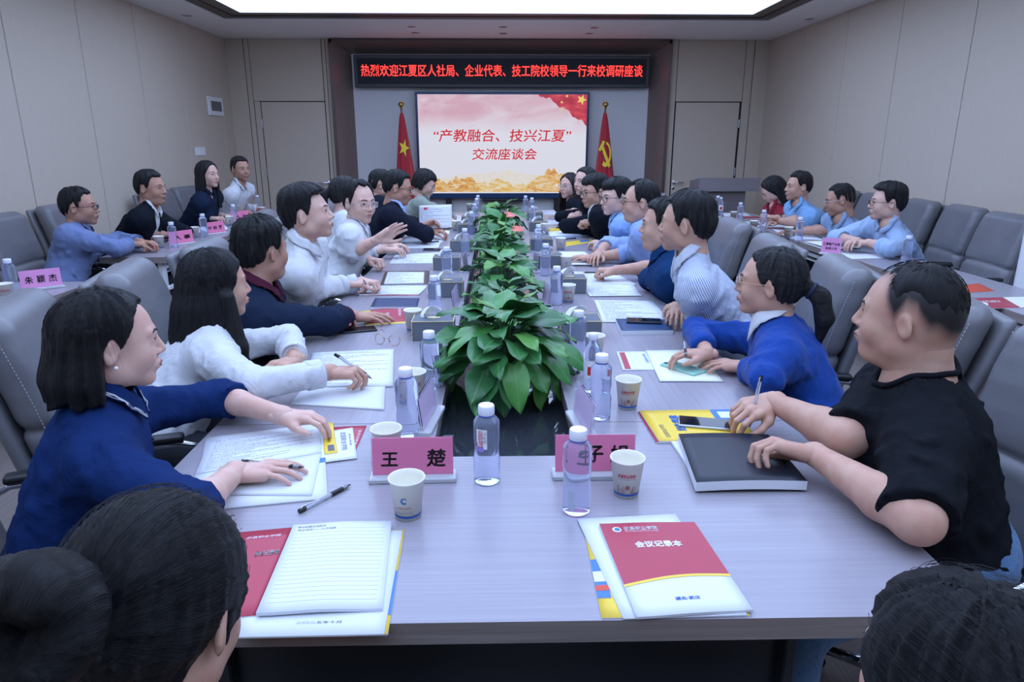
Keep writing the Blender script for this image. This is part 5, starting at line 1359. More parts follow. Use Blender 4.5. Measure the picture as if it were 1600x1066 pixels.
# ------------------------------------------------------------------ things on the walls
def wbox(name, label, cat, lo, hi, m, bev=0.004):
    t = thing(name, label, cat, tuple((a+b)/2 for a, b in zip(lo, hi)))
    c = t.location; q = MB(); q.box(tuple(a-b for a, b in zip(lo, c)), tuple(a-b for a, b in zip(hi, c)), m, None, bev, 2)
    return t, q
a0, a1 = atx(323, 150, XL+0.03), atx(349, 182, XL+0.03)
y0, y1, z0, z1 = float(a0[1]), float(a1[1]), float(a1[2]), float(a0[2])
t = thing('fuse_box', 'white fuse box with a grey window on the left wall', 'fuse box', (XL+0.022, (y0+y1)/2, (z0+z1)/2)); hy, hz = (y1-y0)/2, (z1-z0)/2
MB().box((0, -hy, -hz), (0.022, hy, hz), M_WPLAST, None, 0.005, 2).build('frame', t); MB().box((0.016, -hy*0.68, -hz*0.5), (0.026, hy*0.72, hz*0.55), mat('smoke_window', (0.12, 0.125, 0.13), 0.25), None, 0.003, 1).build('cover', t)
a0, a1 = atx(305, 230, XL+0.03), atx(322, 243, XL+0.03); y0, y1, z0, z1 = float(a0[1]), float(a1[1]), float(a1[2]), float(a0[2])
t = thing('light_switch', 'white triple light switch on the left wall', 'switch', (XL+0.022, (y0+y1)/2, (z0+z1)/2)); hy, hz = (y1-y0)/2, (z1-z0)/2
MB().box((0, -hy, -hz), (0.010, hy, hz), M_WPLAST, None, 0.003, 1).build('plate', t)
for k in range(3): MB().box((0.008, -hy+hy*2*(k+0.1)/3, -hz*0.75), (0.014, -hy+hy*2*(k+0.9)/3, hz*0.75), M_WPLAST, None, 0.002, 1).build('rocker', t)

# ------------------------------------------------------------------ LED banner, screen, flags, lectern
def face(mb, V, Fc, M, m): mb.add(V, Fc, m, M)
def upright(x, y, z): return Matrix.Translation((x, y, z)) @ Matrix.Rotation(math.pi/2, 4, 'X')
def emis(name, c, s_): return mat(name, (0.02, 0.02, 0.02), 0.5, emit=c, estr=s_)
YS = YB+0.02
sx0, sx1 = float(aty(553, 110, YS)[0]), float(aty(1015, 110, YS)[0]); sz0, sz1 = float(aty(784, 137, YS)[2]), float(aty(784, 86, YS)[2])
sc_, szc = (sx0+sx1)/2, (sz0+sz1)/2; hw, hh = (sx1-sx0)/2, (sz1-sz0)/2
t = thing('led_sign', 'long black LED banner with one line of glowing red lettering', 'sign', (sc_, YS, szc))
MB().box((-hw, 0, -hh), (hw, 0.11, hh), mat('sign_black', (0.012, 0.014, 0.02), 0.35), None, 0.008, 2).build('housing', t)
MB().box((-hw+0.045, -0.004, -hh+0.045), (hw-0.045, 0.002, hh-0.045), mat('led_panel', (0.004, 0.006, 0.012), 0.6)).build('display', t)
V, Fc = text_fit('热烈欢迎江夏区人社局、企业代表、技工院校领导一行来校调研座谈', (hw*2)*0.952, hh*2*0.36, 0.004)
q = MB(); face(q, V, Fc, upright(0, -0.006, 0.01), emis('led_red', (1.0, 0.035, 0.03), 3.2)); q.build('lettering', t)['label'] = 'glowing red Chinese lettering'

YT = YB+0.03
tx0, tx1 = float(aty(650, 200, YT)[0]), float(aty(920, 200, YT)[0]); tz0, tz1 = float(aty(784, 310, YT)[2]), float(aty(784, 143.5, YT)[2])
txc, tzc = (tx0+tx1)/2, (tz0+tz1)/2; hw, hh = (tx1-tx0)/2, (tz1-tz0)/2
tv = thing('display_screen', 'large wall display in a blue-black frame showing red Chinese title lettering over golden mountains', 'screen', (txc, YT, tzc))
M_BEZ = mat('bezel_blue', (0.02, 0.05, 0.13), 0.25)
bz_ = 0.035; bb = 0.075
MB().box((-hw, 0, -hh), (hw, 0.10, hh), M_BEZ, None, 0.008, 2).build('housing', tv)
pw, ph = hw-bz_, (2*hh-bz_-bb)/2; pzc = -hh+bb+ph
def sm(name, fn):
    m = mat(name, (0.02, 0.02, 0.02), 0.35); g = NG(m); fn(g); g.b.inputs['Emission Strength'].default_value = 0.78; return m
def f_bg(g):
    v = g.coords((1.1, 1, 2.6)); n = g.n('ShaderNodeTexNoise', i_Scale=1.3, i_Detail=6, i_Roughness=0.6, i_Distortion=0.7); g.l(v, n.inputs['Vector'])
    tcz = g.n('ShaderNodeTexCoord'); sp = g.n('ShaderNodeSeparateXYZ'); g.l(tcz.outputs['Object'], sp.inputs[0])
    h = g.n('ShaderNodeMapRange'); h.inputs['From Min'].default_value = 0.05; h.inputs['From Max'].default_value = 0.45; g.l(sp.outputs[2], h.inputs['Value'])
    fac = g.math('MULTIPLY', g.math('MULTIPLY', n.outputs['Fac'], 1.25), h.outputs[0])
    g.l(g.ramp(fac, [(0.18, (0.86, 0.86, 0.97)), (0.5, (0.84, 0.66, 0.76)), (0.75, (0.76, 0.45, 0.55))]), g.b.inputs['Emission Color'])
o = MB().box((-pw, -0.003, pzc-ph), (pw, 0.004, pzc+ph), sm('screen_picture', f_bg)).build('picture', tv)
def sdecal(name, V, Fc, m, dy):
    q = MB(); face(q, V, Fc, upright(0, -0.003-dy, pzc), m); return q.build(name, tv)
rs = np.random.RandomState(5)
def hills(seed, base, amp, u0, u1, name, c1, c2, dy):
    r = np.random.RandomState(seed); n = 60; ph_ = r.rand(6)*6; pts = []
    for k in range(n+1):
        t_ = k/n; x = (u0+(u1-u0)*t_); env = math.sin(math.pi*t_)**0.6
        hgt = base+amp*env*(0.45+0.35*math.sin(5*t_+ph_[0])+0.22*abs(math.sin(11*t_+ph_[1]))+0.12*abs(math.sin(23*t_+ph_[2]))+0.05*math.sin(61*t_+ph_[3]))
        pts.append((x*pw, -ph+hgt*2*ph))
    V = [(x, y, 0) for x, y in pts]+[(x, -ph+base*2*ph*0.25, 0) for x, y in pts]
    Fc = [(n+1+k, n+2+k, k+1, k) for k in range(n)]
    def f(g):
        v = g.coords((3, 3, 9)); nn = g.n('ShaderNodeTexNoise', i_Scale=1.6, i_Detail=7, i_Roughness=0.7, i_Distortion=1.5); g.l(v, nn.inputs['Vector'])
        g.l(g.ramp(nn.outputs['Fac'], [(0.36, c1), (0.5, c2), (0.66, (0.93, 0.86, 0.78))]), g.b.inputs['Emission Color'])
    sdecal('mountain', V, Fc, sm(name, f), dy)
hills(1, 0.06, 0.20, -1.0, -0.30, 'hill_a', (0.62, 0.17, 0.02), (0.85, 0.50, 0.12), 0.0014); hills(2, 0.05, 0.16, -0.55, 0.12, 'hill_b', (0.80, 0.38, 0.08), (0.90, 0.66, 0.25), 0.0010)
hills(3, 0.05, 0.13, 0.0, 0.62, 'hill_c', (0.86, 0.55, 0.15), (0.92, 0.75, 0.40), 0.0010); hills(4, 0.05, 0.19, 0.28, 1.0, 'hill_d', (0.66, 0.20, 0.03), (0.88, 0.55, 0.16), 0.0014)
hills(6, 0.12, 0.10, -1.0, 1.0, 'hill_e', (0.92, 0.78, 0.55), (0.88, 0.84, 0.80), 0.0006)
fp = []
for k in range(31):
    t_ = k/30; x = 0.42+0.58*t_; yv = 1-0.62*t_**1.25-0.03*math.sin(t_*19)-0.015*math.sin(t_*47); fp.append((x*pw, yv*ph))
V = [(x, y, 0) for x, y in fp]+[(x, ph, 0) for x, y in fp]; Fc = [(k, k+1, 32+k, 31+k) for k in range(30)]
def f_flag(g):
    v = g.coords((2, 1, 5), rot=(0, 0.5, 0)); nn = g.n('ShaderNodeTexNoise', i_Scale=2.4, i_Detail=5); g.l(v, nn.inputs['Vector'])
    g.l(g.ramp(nn.outputs['Fac'], [(0.38, (0.50, 0.02, 0.05)), (0.6, (0.80, 0.07, 0.09)), (0.75, (0.85, 0.35, 0.40))]), g.b.inputs['Emission Color'])
sdecal('flag_picture', V, Fc, sm('screen_flag', f_flag), 0.0010)
def star(cx, cy, r, rot=0.0):
    P_ = [(cx+(r if k % 2 == 0 else r*0.40)*math.sin(rot+k*math.pi/5), cy+(r if k % 2 == 0 else r*0.40)*math.cos(rot+k*math.pi/5), 0) for k in range(10)]
    return [(cx, cy, 0)]+P_, [(0, 1+(k+1) % 10, 1+k) for k in range(10)]
M_SY = emis('screen_yellow', (0.95, 0.75, 0.18), 0.8)
for cx, cy, r in ((0.935, 0.90, 0.085), (0.76, 0.97, 0.03), (0.70, 0.85, 0.028), (0.70, 0.70, 0.028)):
    V, Fc = star(cx*pw, cy*ph, r*pw*0.75, 0.4); sdecal('star', V, Fc, M_SY, 0.002)
M_ST = emis('screen_red_text', (0.80, 0.03, 0.05), 0.72)
V, Fc = text_fit('“产教融合、技兴江夏”', 2*pw*0.82, 2*ph*0.125, 0.008, shear=0.12); V = [(x+0.0*pw, y+0.185*ph, 0) for x, y, z in V]; sdecal('lettering', V, Fc, M_ST, 0.002)
V, Fc = text_fit('交流座谈会', 2*pw*0.39, 2*ph*0.115, 0.008, shear=0.12); V = [(x+0.02*pw, y-0.19*ph, 0) for x, y, z in V]; sdecal('lettering', V, Fc, M_ST, 0.002)
MB().box((-0.30, -0.02, -hh-0.05), (0.30, 0.06, -hh-0.005), M_BLACKP, None, 0.01, 2).build('speaker_bar', tv)
for sx in (-0.8, 0.8): MB().box((sx-0.04, 0.02, -tzc), (sx+0.04, 0.09, -hh+0.02), M_BLACKP, None, 0.006, 1).build('stand_leg', tv)

M_FLAG = mat('flag_red', (0.42, 0.012, 0.025), 0.65, sheen=0.2, bump=(30, 0.2, 0.01)); M_GOLD = mat('gold', (0.55, 0.38, 0.12), 0.25, 1.0); M_YEL = mat('flag_yellow', (0.85, 0.62, 0.03), 0.6)
def flag(px, label, kind):
    yf = YB-0.30; top_ = aty(px, 165, yf); x = float(top_[0]); zt = float(top_[2])
    t = thing('flag_stand', label, 'flag', (x, yf, 0))
    MB().tube([(0, 0, 0.02), (0, 0, zt-0.02)], 0.014, M_STEEL, 12).build('pole', t, True)
    MB().lathe([(0.0, zt-0.05), (0.016, zt-0.045), (0.02, zt-0.02), (0.042, zt+0.0), (0.046, zt+0.02), (0.030, zt+0.04), (0.012, zt+0.048), (0.02, zt+0.055), (0.0, zt+0.065)], M_GOLD, 18).build('finial', t, True)
    MB().lathe([(0.19, 0), (0.19, 0.02), (0.15, 0.035), (0.03, 0.045), (0.022, 0.07)], M_STEEL, 28).build('base', t, 40)
    n, m_ = 60, 28; V = []
    def rad(a, s_): return (0.022+0.155*s_**0.75)*(1+0.16*s_*math.sin(7*a+2*s_)+0.07*s_*math.sin(13*a+1))
    zc0, L = zt-0.10, 1.55
    for i in range(m_+1):
        s_ = i/m_
        for k in range(n):
            a = 2*math.pi*k/n; r = rad(a, s_); V.append((r*math.cos(a)+0.03*s_, r*math.sin(a), zc0-L*s_+0.06*s_*math.sin(a*2+1)))
    Fc = [(i*n+k, i*n+(k+1) % n, (i+1)*n+(k+1) % n, (i+1)*n+k) for i in range(m_) for k in range(n)]
    cl = MB().add(V, Fc, M_FLAG).build('flag_cloth', t, True)
    def onto(V2, cx, cz):
        out = []
        for x_, z_, _ in V2:
            X, Z = cx+x_, cz+z_; s_ = min(1, max(0.02, (zc0-Z)/L)); R_ = rad(-math.pi/2+X*3, s_)
            out.append((X, -R_-0.008, Z))
        return out
    if kind == 'stars':
        for cx, cz, r in ((0.025, zc0-0.46, 0.125), (0.03, zc0-0.86, 0.075), (-0.02, zc0-1.2, 0.07)):
            V2, F2 = star(0, 0, r, 0.3); V2 = [(q[0]*0.62, q[1], 0) for q in V2]; MB().add(onto(V2, cx, cz), [f[::-1] for f in F2], M_YEL).build('star', cl)
    else:
        q = MB(); arc = [(0.13*math.cos(a), 0.17*math.sin(a), 0) for a in np.linspace(-2.2, 1.5, 16)]; arc2 = [(0.085*math.cos(a)+0.01, 0.12*math.sin(a)+0.01, 0) for a in np.linspace(-2.2, 1.5, 16)]
        q.add(onto([(a[0]*0.6, a[1], 0) for a in arc+arc2], 0.01, zc0-0.55), [(k, k+1, 17+k, 16+k) for k in range(15)], M_YEL)
        q.add(onto([(-0.075, 0.12, 0), (-0.045, 0.15, 0), (0.075, -0.15, 0), (0.045, -0.18, 0)], 0.01, zc0-0.55), [(0, 1, 2, 3)], M_YEL)
        q.add(onto([(-0.10, 0.06, 0), (-0.07, 0.04, 0), (-0.01, 0.17, 0), (-0.04, 0.19, 0)], 0.01, zc0-0.55), [(0, 1, 2, 3)], M_YEL); q.build('emblem', cl)
flag(627, 'furled red flag with yellow stars on a gold-tipped pole', 'stars'); flag(946, 'furled red flag with a yellow hammer emblem on a gold-tipped pole', 'emblem')

M_LEC = wood_mat('lectern_wood', (0.27, 0.24, 0.25), (0.21, 0.185, 0.195), 'x', 0.4); M_LECD = wood_mat('lectern_wood_dark', (0.19, 0.165, 0.175), (0.15, 0.13, 0.135), 'x', 0.4)
yl = 8.95; la, lb = aty(1095, 278, yl), aty(1188, 299, yl); lc = aty(1140, 290, yl)
t = thing('lectern', 'greyish wooden lectern with a wide top box near the right door', 'lectern', (float(lc[0]), yl, 0)); hw = (float(lb[0])-float(la[0]))/2; zt, zb = float(la[2]), float(lb[2])
q = MB(); q.add([(-hw, 0, zb), (hw, 0, zb), (hw, 0.45, zb), (-hw, 0.45, zb), (-hw, 0, zt), (hw, 0, zt), (hw, 0.45, zt-0.06), (-hw, 0.45, zt-0.06)], [(0, 3, 2, 1), (4, 5, 6, 7), (0, 1, 5, 4), (1, 2, 6, 5), (2, 3, 7, 6), (3, 0, 4, 7)], M_LEC); q.build('top_box', t)
MB().box((-hw*0.60, 0.06, 0.05), (hw*0.60, 0.40, zb), M_LECD).build('column', t); MB().box((-hw*0.8, 0.0, 0.0), (hw*0.8, 0.46, 0.05), M_LEC).build('base', t)
# white floor-standing air conditioner by the right wall
t = thing('air_conditioner', 'tall white floor-standing air conditioner against the right wall', 'air conditioner', (3.60, 4.14, 0))
MB().box((-0.20, -0.27, 0.0), (0.215, 0.27, 1.82), M_WPLAST, None, 0.03, 3).build('cabinet', t, 40)
MB().box((-0.212, -0.225, 0.62), (-0.195, 0.225, 1.20), M_WPLAST, None, 0.006, 2).build('front_panel', t)
for k in range(8): MB().box((-0.209, -0.21, 1.28+0.055*k), (-0.198, 0.21, 1.31+0.055*k), mat('grille_grey', (0.5, 0.52, 0.54), 0.4), None, 0.003, 1).build('louvre', t)
MB().box((-0.205, -0.24, 0.0), (-0.19, 0.24, 0.09), mat('grille_grey'), None, 0.004, 1).build('plinth', t)

# ------------------------------------------------------------------ plants in the channel
M_LEAF = mat('leaf_green', (0.03, 0.13, 0.03), 0.32, spec=0.45); _g = NG(M_LEAF)
_oi = _g.n('ShaderNodeObjectInfo'); _tc = _g.n('ShaderNodeTexCoord'); _sp = _g.n('ShaderNodeSeparateXYZ'); _g.l(_tc.outputs['Object'], _sp.inputs[0])
_c = _g.ramp(_oi.outputs['Random'], [(0.0, (0.026, 0.12, 0.035)), (0.5, (0.042, 0.18, 0.048)), (0.85, (0.07, 0.25, 0.048)), (1.0, (0.15, 0.34, 0.06))])
_rib = _g.math('LESS_THAN', _g.math('ABSOLUTE', _sp.outputs[1]), 0.0022)
_ve = _g.math('GREATER_THAN', _g.math('SINE', _g.math('MULTIPLY', _g.math('SUBTRACT', _sp.outputs[0], _g.math('ABSOLUTE', _sp.outputs[1])), 230)), 0.93)
_mx = _g.n('ShaderNodeMix', data_type='RGBA'); _g.l(_g.math('MULTIPLY', _g.math('MAXIMUM', _rib, _g.math('MULTIPLY', _ve, 0.35)), 0.45), _mx.inputs[0]); _g.l(_c, _mx.inputs[6]); _mx.inputs[7].default_value = (0.14, 0.30, 0.10, 1); _g.l(_mx.outputs[2], _g.b.inputs['Base Color'])
M_STEM = mat('stem_green', (0.06, 0.18, 0.05), 0.45); M_POT = mat('pot_dark', (0.015, 0.016, 0.02), 0.35); M_SOIL = mat('soil', (0.03, 0.02, 0.015), 0.95)
def leaf_mesh(W, L, droop, fold, name):
    nu, nv = 10, 6; V = []; Fc = []
    for i in range(nu+1):
        t_ = i/nu; x = L*t_
        w = W*1.9*(t_+0.04)**0.45*(1-t_)**0.85 if i < nu else 0.0008
        for k in range(nv+1):
            s_ = k/nv*2-1; y = w*s_
            xx = x-(L*0.16*(1-t_)**6*abs(s_)**1.3 if t_ < 0.35 else 0)
            z = -droop*L*(t_**2)+fold*abs(y)*(1-0.5*t_)-0.35*abs(s_)**3*W*0.25+0.006*math.sin(9*t_+s_*2)*abs(s_)
            V.append((xx, y, z))
    for i in range(nu):
        for k in range(nv): a = i*(nv+1)+k; Fc.append((a, a+nv+1, a+nv+2, a+1))
    return MB().add(V, Fc, M_LEAF).mesh(name, True)
LEAVES = [leaf_mesh(0.052, 0.125, 0.22, 0.22, 'leaf'), leaf_mesh(0.050, 0.14, 0.40, 0.12, 'leaf'), leaf_mesh(0.056, 0.13, 0.12, 0.30, 'leaf'), leaf_mesh(0.044, 0.115, 0.30, 0.2, 'leaf')]
def plant(y, R, hgt, n, seed, label, droopy=0.5, size=1.0, flower=False):
    rs = np.random.RandomState(seed); zb = 0.660
    t = thing('potted_plant', label, 'plant', (TXC+float(rs.uniform(-0.01, 0.01)), y, zb), 0, 'leafy plants in the table channel')
    po = MB(); po.lathe([(0.070, 0.0), (0.078, 0.008), (0.092, 0.07), (0.096, 0.086), (0.099, 0.09), (0.092, 0.094), (0.085, 0.088), (0.083, 0.076)], M_POT, 28, cap1=False); po.build('pot', t, 40)
    MB().lathe([(0.001, 0.082), (0.085, 0.080)], M_SOIL, 20, cap0=False, cap1=False).build('soil', t)
    st = MB()
    for i in range(n):
        q = (i+0.5)/n; az = i*2.39996+rs.uniform(-0.3, 0.3); el = math.radians(86-(86+18*droopy)*q**0.8)+rs.uniform(-0.1, 0.1)
        rr = R*(0.50+0.28*rs.rand())*(0.7+0.5*math.cos(el)); hz = hgt*(0.35+0.62*max(0, math.sin(el))+0.10*rs.rand())
        b0 = np.array([rr*math.cos(az)*max(0.25, math.cos(el))*0.8, rr*math.sin(az)*max(0.25, math.cos(el))*1.15, 0.07+hz*0.80 if el > 0 else 0.09+hgt*(0.20+0.22*rs.rand())])
        out = np.array([math.cos(az), math.sin(az), 0]); tilt = math.radians(40*math.sin(el)*rs.uniform(0.4, 1.2)-55*(1-max(0, math.sin(el)))*rs.uniform(0.4, 1.15))
        xa = out*math.cos(tilt)+np.array([0, 0, math.sin(tilt)]); ya = unit(np.cross([0, 0, 1], xa)); za = np.cross(xa, ya); ro = rs.uniform(-0.45, 0.45)
        ya2 = ya*math.cos(ro)+za*math.sin(ro); za2 = np.cross(xa, ya2); s_ = size*rs.uniform(0.72, 1.15)
        o = link('leaf', LEAVES[rs.randint(4)], t); M = Matrix(np.stack([xa*s_, ya2*s_, za2*s_], 1).tolist()).to_4x4(); M.translation = Vector(b0); o.matrix_local = M
        st.tube([(0.02*math.cos(az), 0.02*math.sin(az), 0.07), tuple(b0*np.array([0.5, 0.5, 0.75])+np.array([0, 0, 0.03])), tuple(b0+xa*0.004)], [0.0032, 0.0026, 0.0018], M_STEM, 5, caps=False)
    o = st.build('stems', t, True); o['kind'] = 'stuff'
    if flower:
        fl_ = MB(); M_PK = mat('spathe_coral', (0.75, 0.16, 0.12), 0.35)
        for (fx, fy, fz, a) in ((0.05, -0.05, hgt+0.13, 0.6), (0.09, -0.10, hgt+0.05, -0.5)):
            q = MB(); q.tube([(0.02, 0, 0.12), (fx*0.7, fy*0.7, fz*0.7), (fx, fy, fz)], 0.003, M_STEM, 6)
            M = Matrix.Translation((fx, fy, fz)) @ Matrix.Rotation(a, 4, 'Z') @ Matrix.Rotation(0.6, 4, 'X') @ Matrix.Scale(0.55, 4)
            me = LEAVES[2]; q.add([tuple(v.co) for v in me.vertices], [tuple(p_.vertices) for p_ in me.polygons], M_PK, M)
            q.tube([(fx, fy, fz), (fx+0.01, fy-0.005, fz+0.04)], [0.004, 0.002], mat('spadix', (0.75, 0.6, 0.25), 0.5), 6); q.build('flower', t, True)
plant(2.36, 0.27, 0.32, 86, 3, 'broad leafy green plant drooping over both channel edges, nearest the two front name signs', 0.9, 1.15)
plant(3.02, 0.17, 0.26, 26, 4, 'sparse leafy plant behind the broad drooping plant', 0.5, 0.95)
plant(3.62, 0.19, 0.30, 36, 8, 'tall leafy plant with long pointed leaves beside the flowering plant', 0.3, 1.05)
plant(4.45, 0.18, 0.33, 40, 9, 'leafy plant carrying coral red flowers in the table channel', 0.4, 1.0, True)
plant(5.35, 0.20, 0.33, 42, 12, 'dense leafy plant between the flowering plant and the screen', 0.4, 1.05)
plant(6.35, 0.22, 0.34, 46, 14, 'bushy leafy plant at the channel end by the screen', 0.4, 1.1)

# ------------------------------------------------------------------ small things on the tables
SHORT = {'L1': 'the woman in the navy polo', 'L2': 'the woman in the white blouse', 'L3': 'the man in the navy jacket', 'L4': 'the white-shirted man looking up', 'L5': 'the gesturing man', 'L6': 'the ponytailed woman in white',
         'L7': 'the man in the dark suit', 'L8': 'the half-hidden man in dark', 'L9': 'the woman in sage green', 'R1': 'the man in the black T-shirt', 'R2': 'the woman in the royal blue sweater', 'R3': 'the man in the striped shirt',
         'R4': 'the smiling man in navy', 'R5': 'the light blue shirt with black glasses', 'R6': 'the woman in denim blue', 'R7': 'the man in the black jacket', 'R8': 'the pale woman in black', 'R9': 'the wavy-haired woman',
         'W1': 'the blue-violet shirt', 'W2': 'the black jacket by the wall', 'W3': 'the long-haired woman by the wall', 'W4': 'the white shirt by the door', 'W0': 'the empty wall chair',
         'X1': 'the woman in red', 'X2': 'the sky blue polo', 'X3': 'the grey-blue polo', 'X4': 'the silvery blue shirt', 'X0': 'the empty chair by the white cabinet', 'F': 'the near end'}
# bottles
M_PET = mat('clear_bottle', (0.78, 0.83, 1.0), 0.03, trans=0.88, ior=1.16, spec=0.5); M_CAP = mat('bottle_cap', (0.80, 0.82, 0.88), 0.4); M_RING = mat('cap_ring_blue', (0.08, 0.16, 0.55), 0.35)
def bottle_proto():
    t = thing('water_bottle', 'x', 'bottle', (0, 0, 0), 0, 'clear water bottles on the desks')
    n = 32; prof = [(0.020, 0.002), (0.029, 0.0), (0.0318, 0.006), (0.0325, 0.03), (0.0325, 0.07), (0.030, 0.085), (0.0305, 0.10), (0.0325, 0.115), (0.0325, 0.160), (0.031, 0.170), (0.024, 0.179), (0.0165, 0.184), (0.0165, 0.19)]
    V = []
    for r, z in prof:
        tw = 0.9*sstep(0.06, 0.12, z)
        for k in range(n):
            a = 2*math.pi*k/n; f = 1-0.05*(0.5-0.5*math.cos(4*(a+tw)))*(1 if 0.01 < z < 0.168 else 0.2); V.append((r*f*math.cos(a), r*f*math.sin(a), z))
    Fc = [(i*n+k, i*n+(k+1) % n, (i+1)*n+(k+1) % n, (i+1)*n+k) for i in range(len(prof)-1) for k in range(n)]+[tuple(range(n-1, -1, -1)), tuple((len(prof)-1)*n+k for k in range(n))]
    MB().add(V, Fc, M_PET).build('bottle_body', t, True)
    cp = MB(); cp.lathe([(0.0190, 0.188), (0.0195, 0.189), (0.0195, 0.209), (0.0180, 0.212)], M_CAP, 40, shape=lambda a: 1+0.018*math.sin(20*a)); cp.build('cap', t, 40)
    MB().lathe([(0.0185, 0.1835), (0.0192, 0.1845), (0.0192, 0.1875), (0.0185, 0.188)], M_RING, 28).build('cap_ring', t, 40)
    return t
def patch(mb, r, z0, z1, a0_, a1_, m, n=14, rows=None):
    V = []; Fc = []
    for i in range(n+1):
        a = a0_+(a1_-a0_)*i/n; V += [(r*math.cos(a), r*math.sin(a), z0), (r*math.cos(a), r*math.sin(a), z1)]
    for i in range(n): Fc.append((2*i, 2*i+2, 2*i+3, 2*i+1))
    mb.add(V, Fc, m)
def wrap(V, r, a_c, zc, rot=0.0):
    c, s_ = math.cos(rot), math.sin(rot); out = []
    for x, y, _ in V:
        x2, y2 = x*c-y*s_, x*s_+y*c; R_ = r(zc+y2) if callable(r) else r; a = a_c+x2/R_; out.append((R_*math.cos(a), R_*math.sin(a), zc+y2))
    return out
BT = bottle_proto(); BT.scale = (1.02, 1.02, 0.96); KIDS[BT.name] = [(c, kids(c)) for c in kids(BT)]; _first = [True]
BOTTLES = []
def bottle(px, py, who, extra=None, tagc='', rz=None):
    p_ = atz(px, py); lab = 'clear water bottle with white cap %s' % (('in front of '+SHORT[who]) if not extra else extra)
    loc = (float(p_[0]), float(p_[1]), ZT); BOTTLES.append(loc)
    if _first[0]: _first[0] = False; BT.location = loc; BT['label'] = lab; o = BT
    else: o = dup(BT, loc, rz if rz is not None else float(px % 7), lab)
    return o
M_PINKL = mat('label_violet', (0.35, 0.22, 0.62), 0.4); M_REDP = mat('print_red', (0.55, 0.02, 0.05), 0.45); M_BLUEP = mat('print_blue', (0.02, 0.10, 0.42), 0.45); M_GREYP = mat('print_grey', (0.12, 0.12, 0.14), 0.5)
o = bottle(761, 752, 'F', 'between the two pink front name signs, red brand label', rz=0.0)
lb = MB(); patch(lb, 0.0334, 0.105, 0.158, -math.pi/2-0.75, -math.pi/2+0.05, M_WPLAST); lo_ = lb.build('label', o)
V, Fc = text_fit('Ganten', 0.044, 0.016, 0.01, shear=0.2); MB().add(wrap(V, 0.0338, -math.pi/2-0.50, 0.132, math.pi/2), Fc, M_REDP).build('brand_lettering', lo_)
V, Fc = text_fit('百岁山', 0.030, 0.009); MB().add(wrap(V, 0.0338, -math.pi/2-0.12, 0.136, math.pi/2), Fc, M_GREYP).build('brand_lettering', lo_)
lb = MB(); patch(lb, 0.0337, 0.098, 0.112, -math.pi/2-0.72, -math.pi/2-0.2, M_PINKL); lb.build('label', o)
o = bottle(900, 799, 'F', 'half full, before the right-hand pink front name sign', rz=0.5)
lb = MB(); patch(lb, 0.0334, 0.02, 0.07, -math.pi/2-1.2, -math.pi/2-0.75, mat('label_clear_grey', (0.45, 0.5, 0.62), 0.4)); lb.build('label', o)
for px, py, w_ in ((638, 680, 'L1'), (673, 607, 'L2'), (680, 496, 'L3'), (699, 438, 'L4'), (727, 400, 'L5'), (737, 366, 'L6'), (742, 349, 'L7'), (745, 338, 'L8'), (747, 332, 'L9'),
                   (937, 653, 'R1'), (902, 566, 'R2'), (869, 477, 'R3'), (852, 431, 'R4'), (841, 392, 'R5'), (832, 354, 'R7'), (831, 337, 'R8'), (821, 333, 'R9'),
                   (22, 462, 'W0'), (272, 387, 'W1'), (320, 370, 'W2'), (367, 351, 'W3'), (404, 332, 'W4'),
                   (1120, 333, 'X1'), (1155, 347, 'X2'), (1191, 362, 'X3'), (1247, 377, 'X4'), (1414, 415, 'X0')): bottle(px, py, w_)
for px, py, lab in ((924, 611, 'ribbed clear bottle with red label, near the royal blue sweater'), (1125, 336, 'ribbed clear bottle with red label on the right wall desk')):
    p_ = atz(px, py); t = thing('mineral_water_bottle', lab, 'bottle', (float(p_[0]), float(p_[1]), ZT))
    q = MB(); prof = [(0.022, 0.002), (0.029, 0.0), (0.031, 0.006)]+[(0.031-0.0022*(k % 2), 0.015+0.009*k) for k in range(12)]+[(0.031, 0.125), (0.029, 0.145), (0.020, 0.165), (0.0135, 0.175), (0.0135, 0.19)]
    q.lathe(prof, M_PET, 28); q.build('bottle_body', t, True); MB().lathe([(0.0155, 0.183), (0.016, 0.184), (0.016, 0.200), (0.0145, 0.203)], M_CAP, 30).build('cap', t, 40)
    q = MB(); patch(q, 0.0318, 0.055, 0.115, -2.6, -0.5, M_WPLAST); lo_ = q.build('label', t); q = MB(); patch(q, 0.0322, 0.065, 0.095, -2.2, -1.3, M_REDP); q.build('label_mark', lo_)
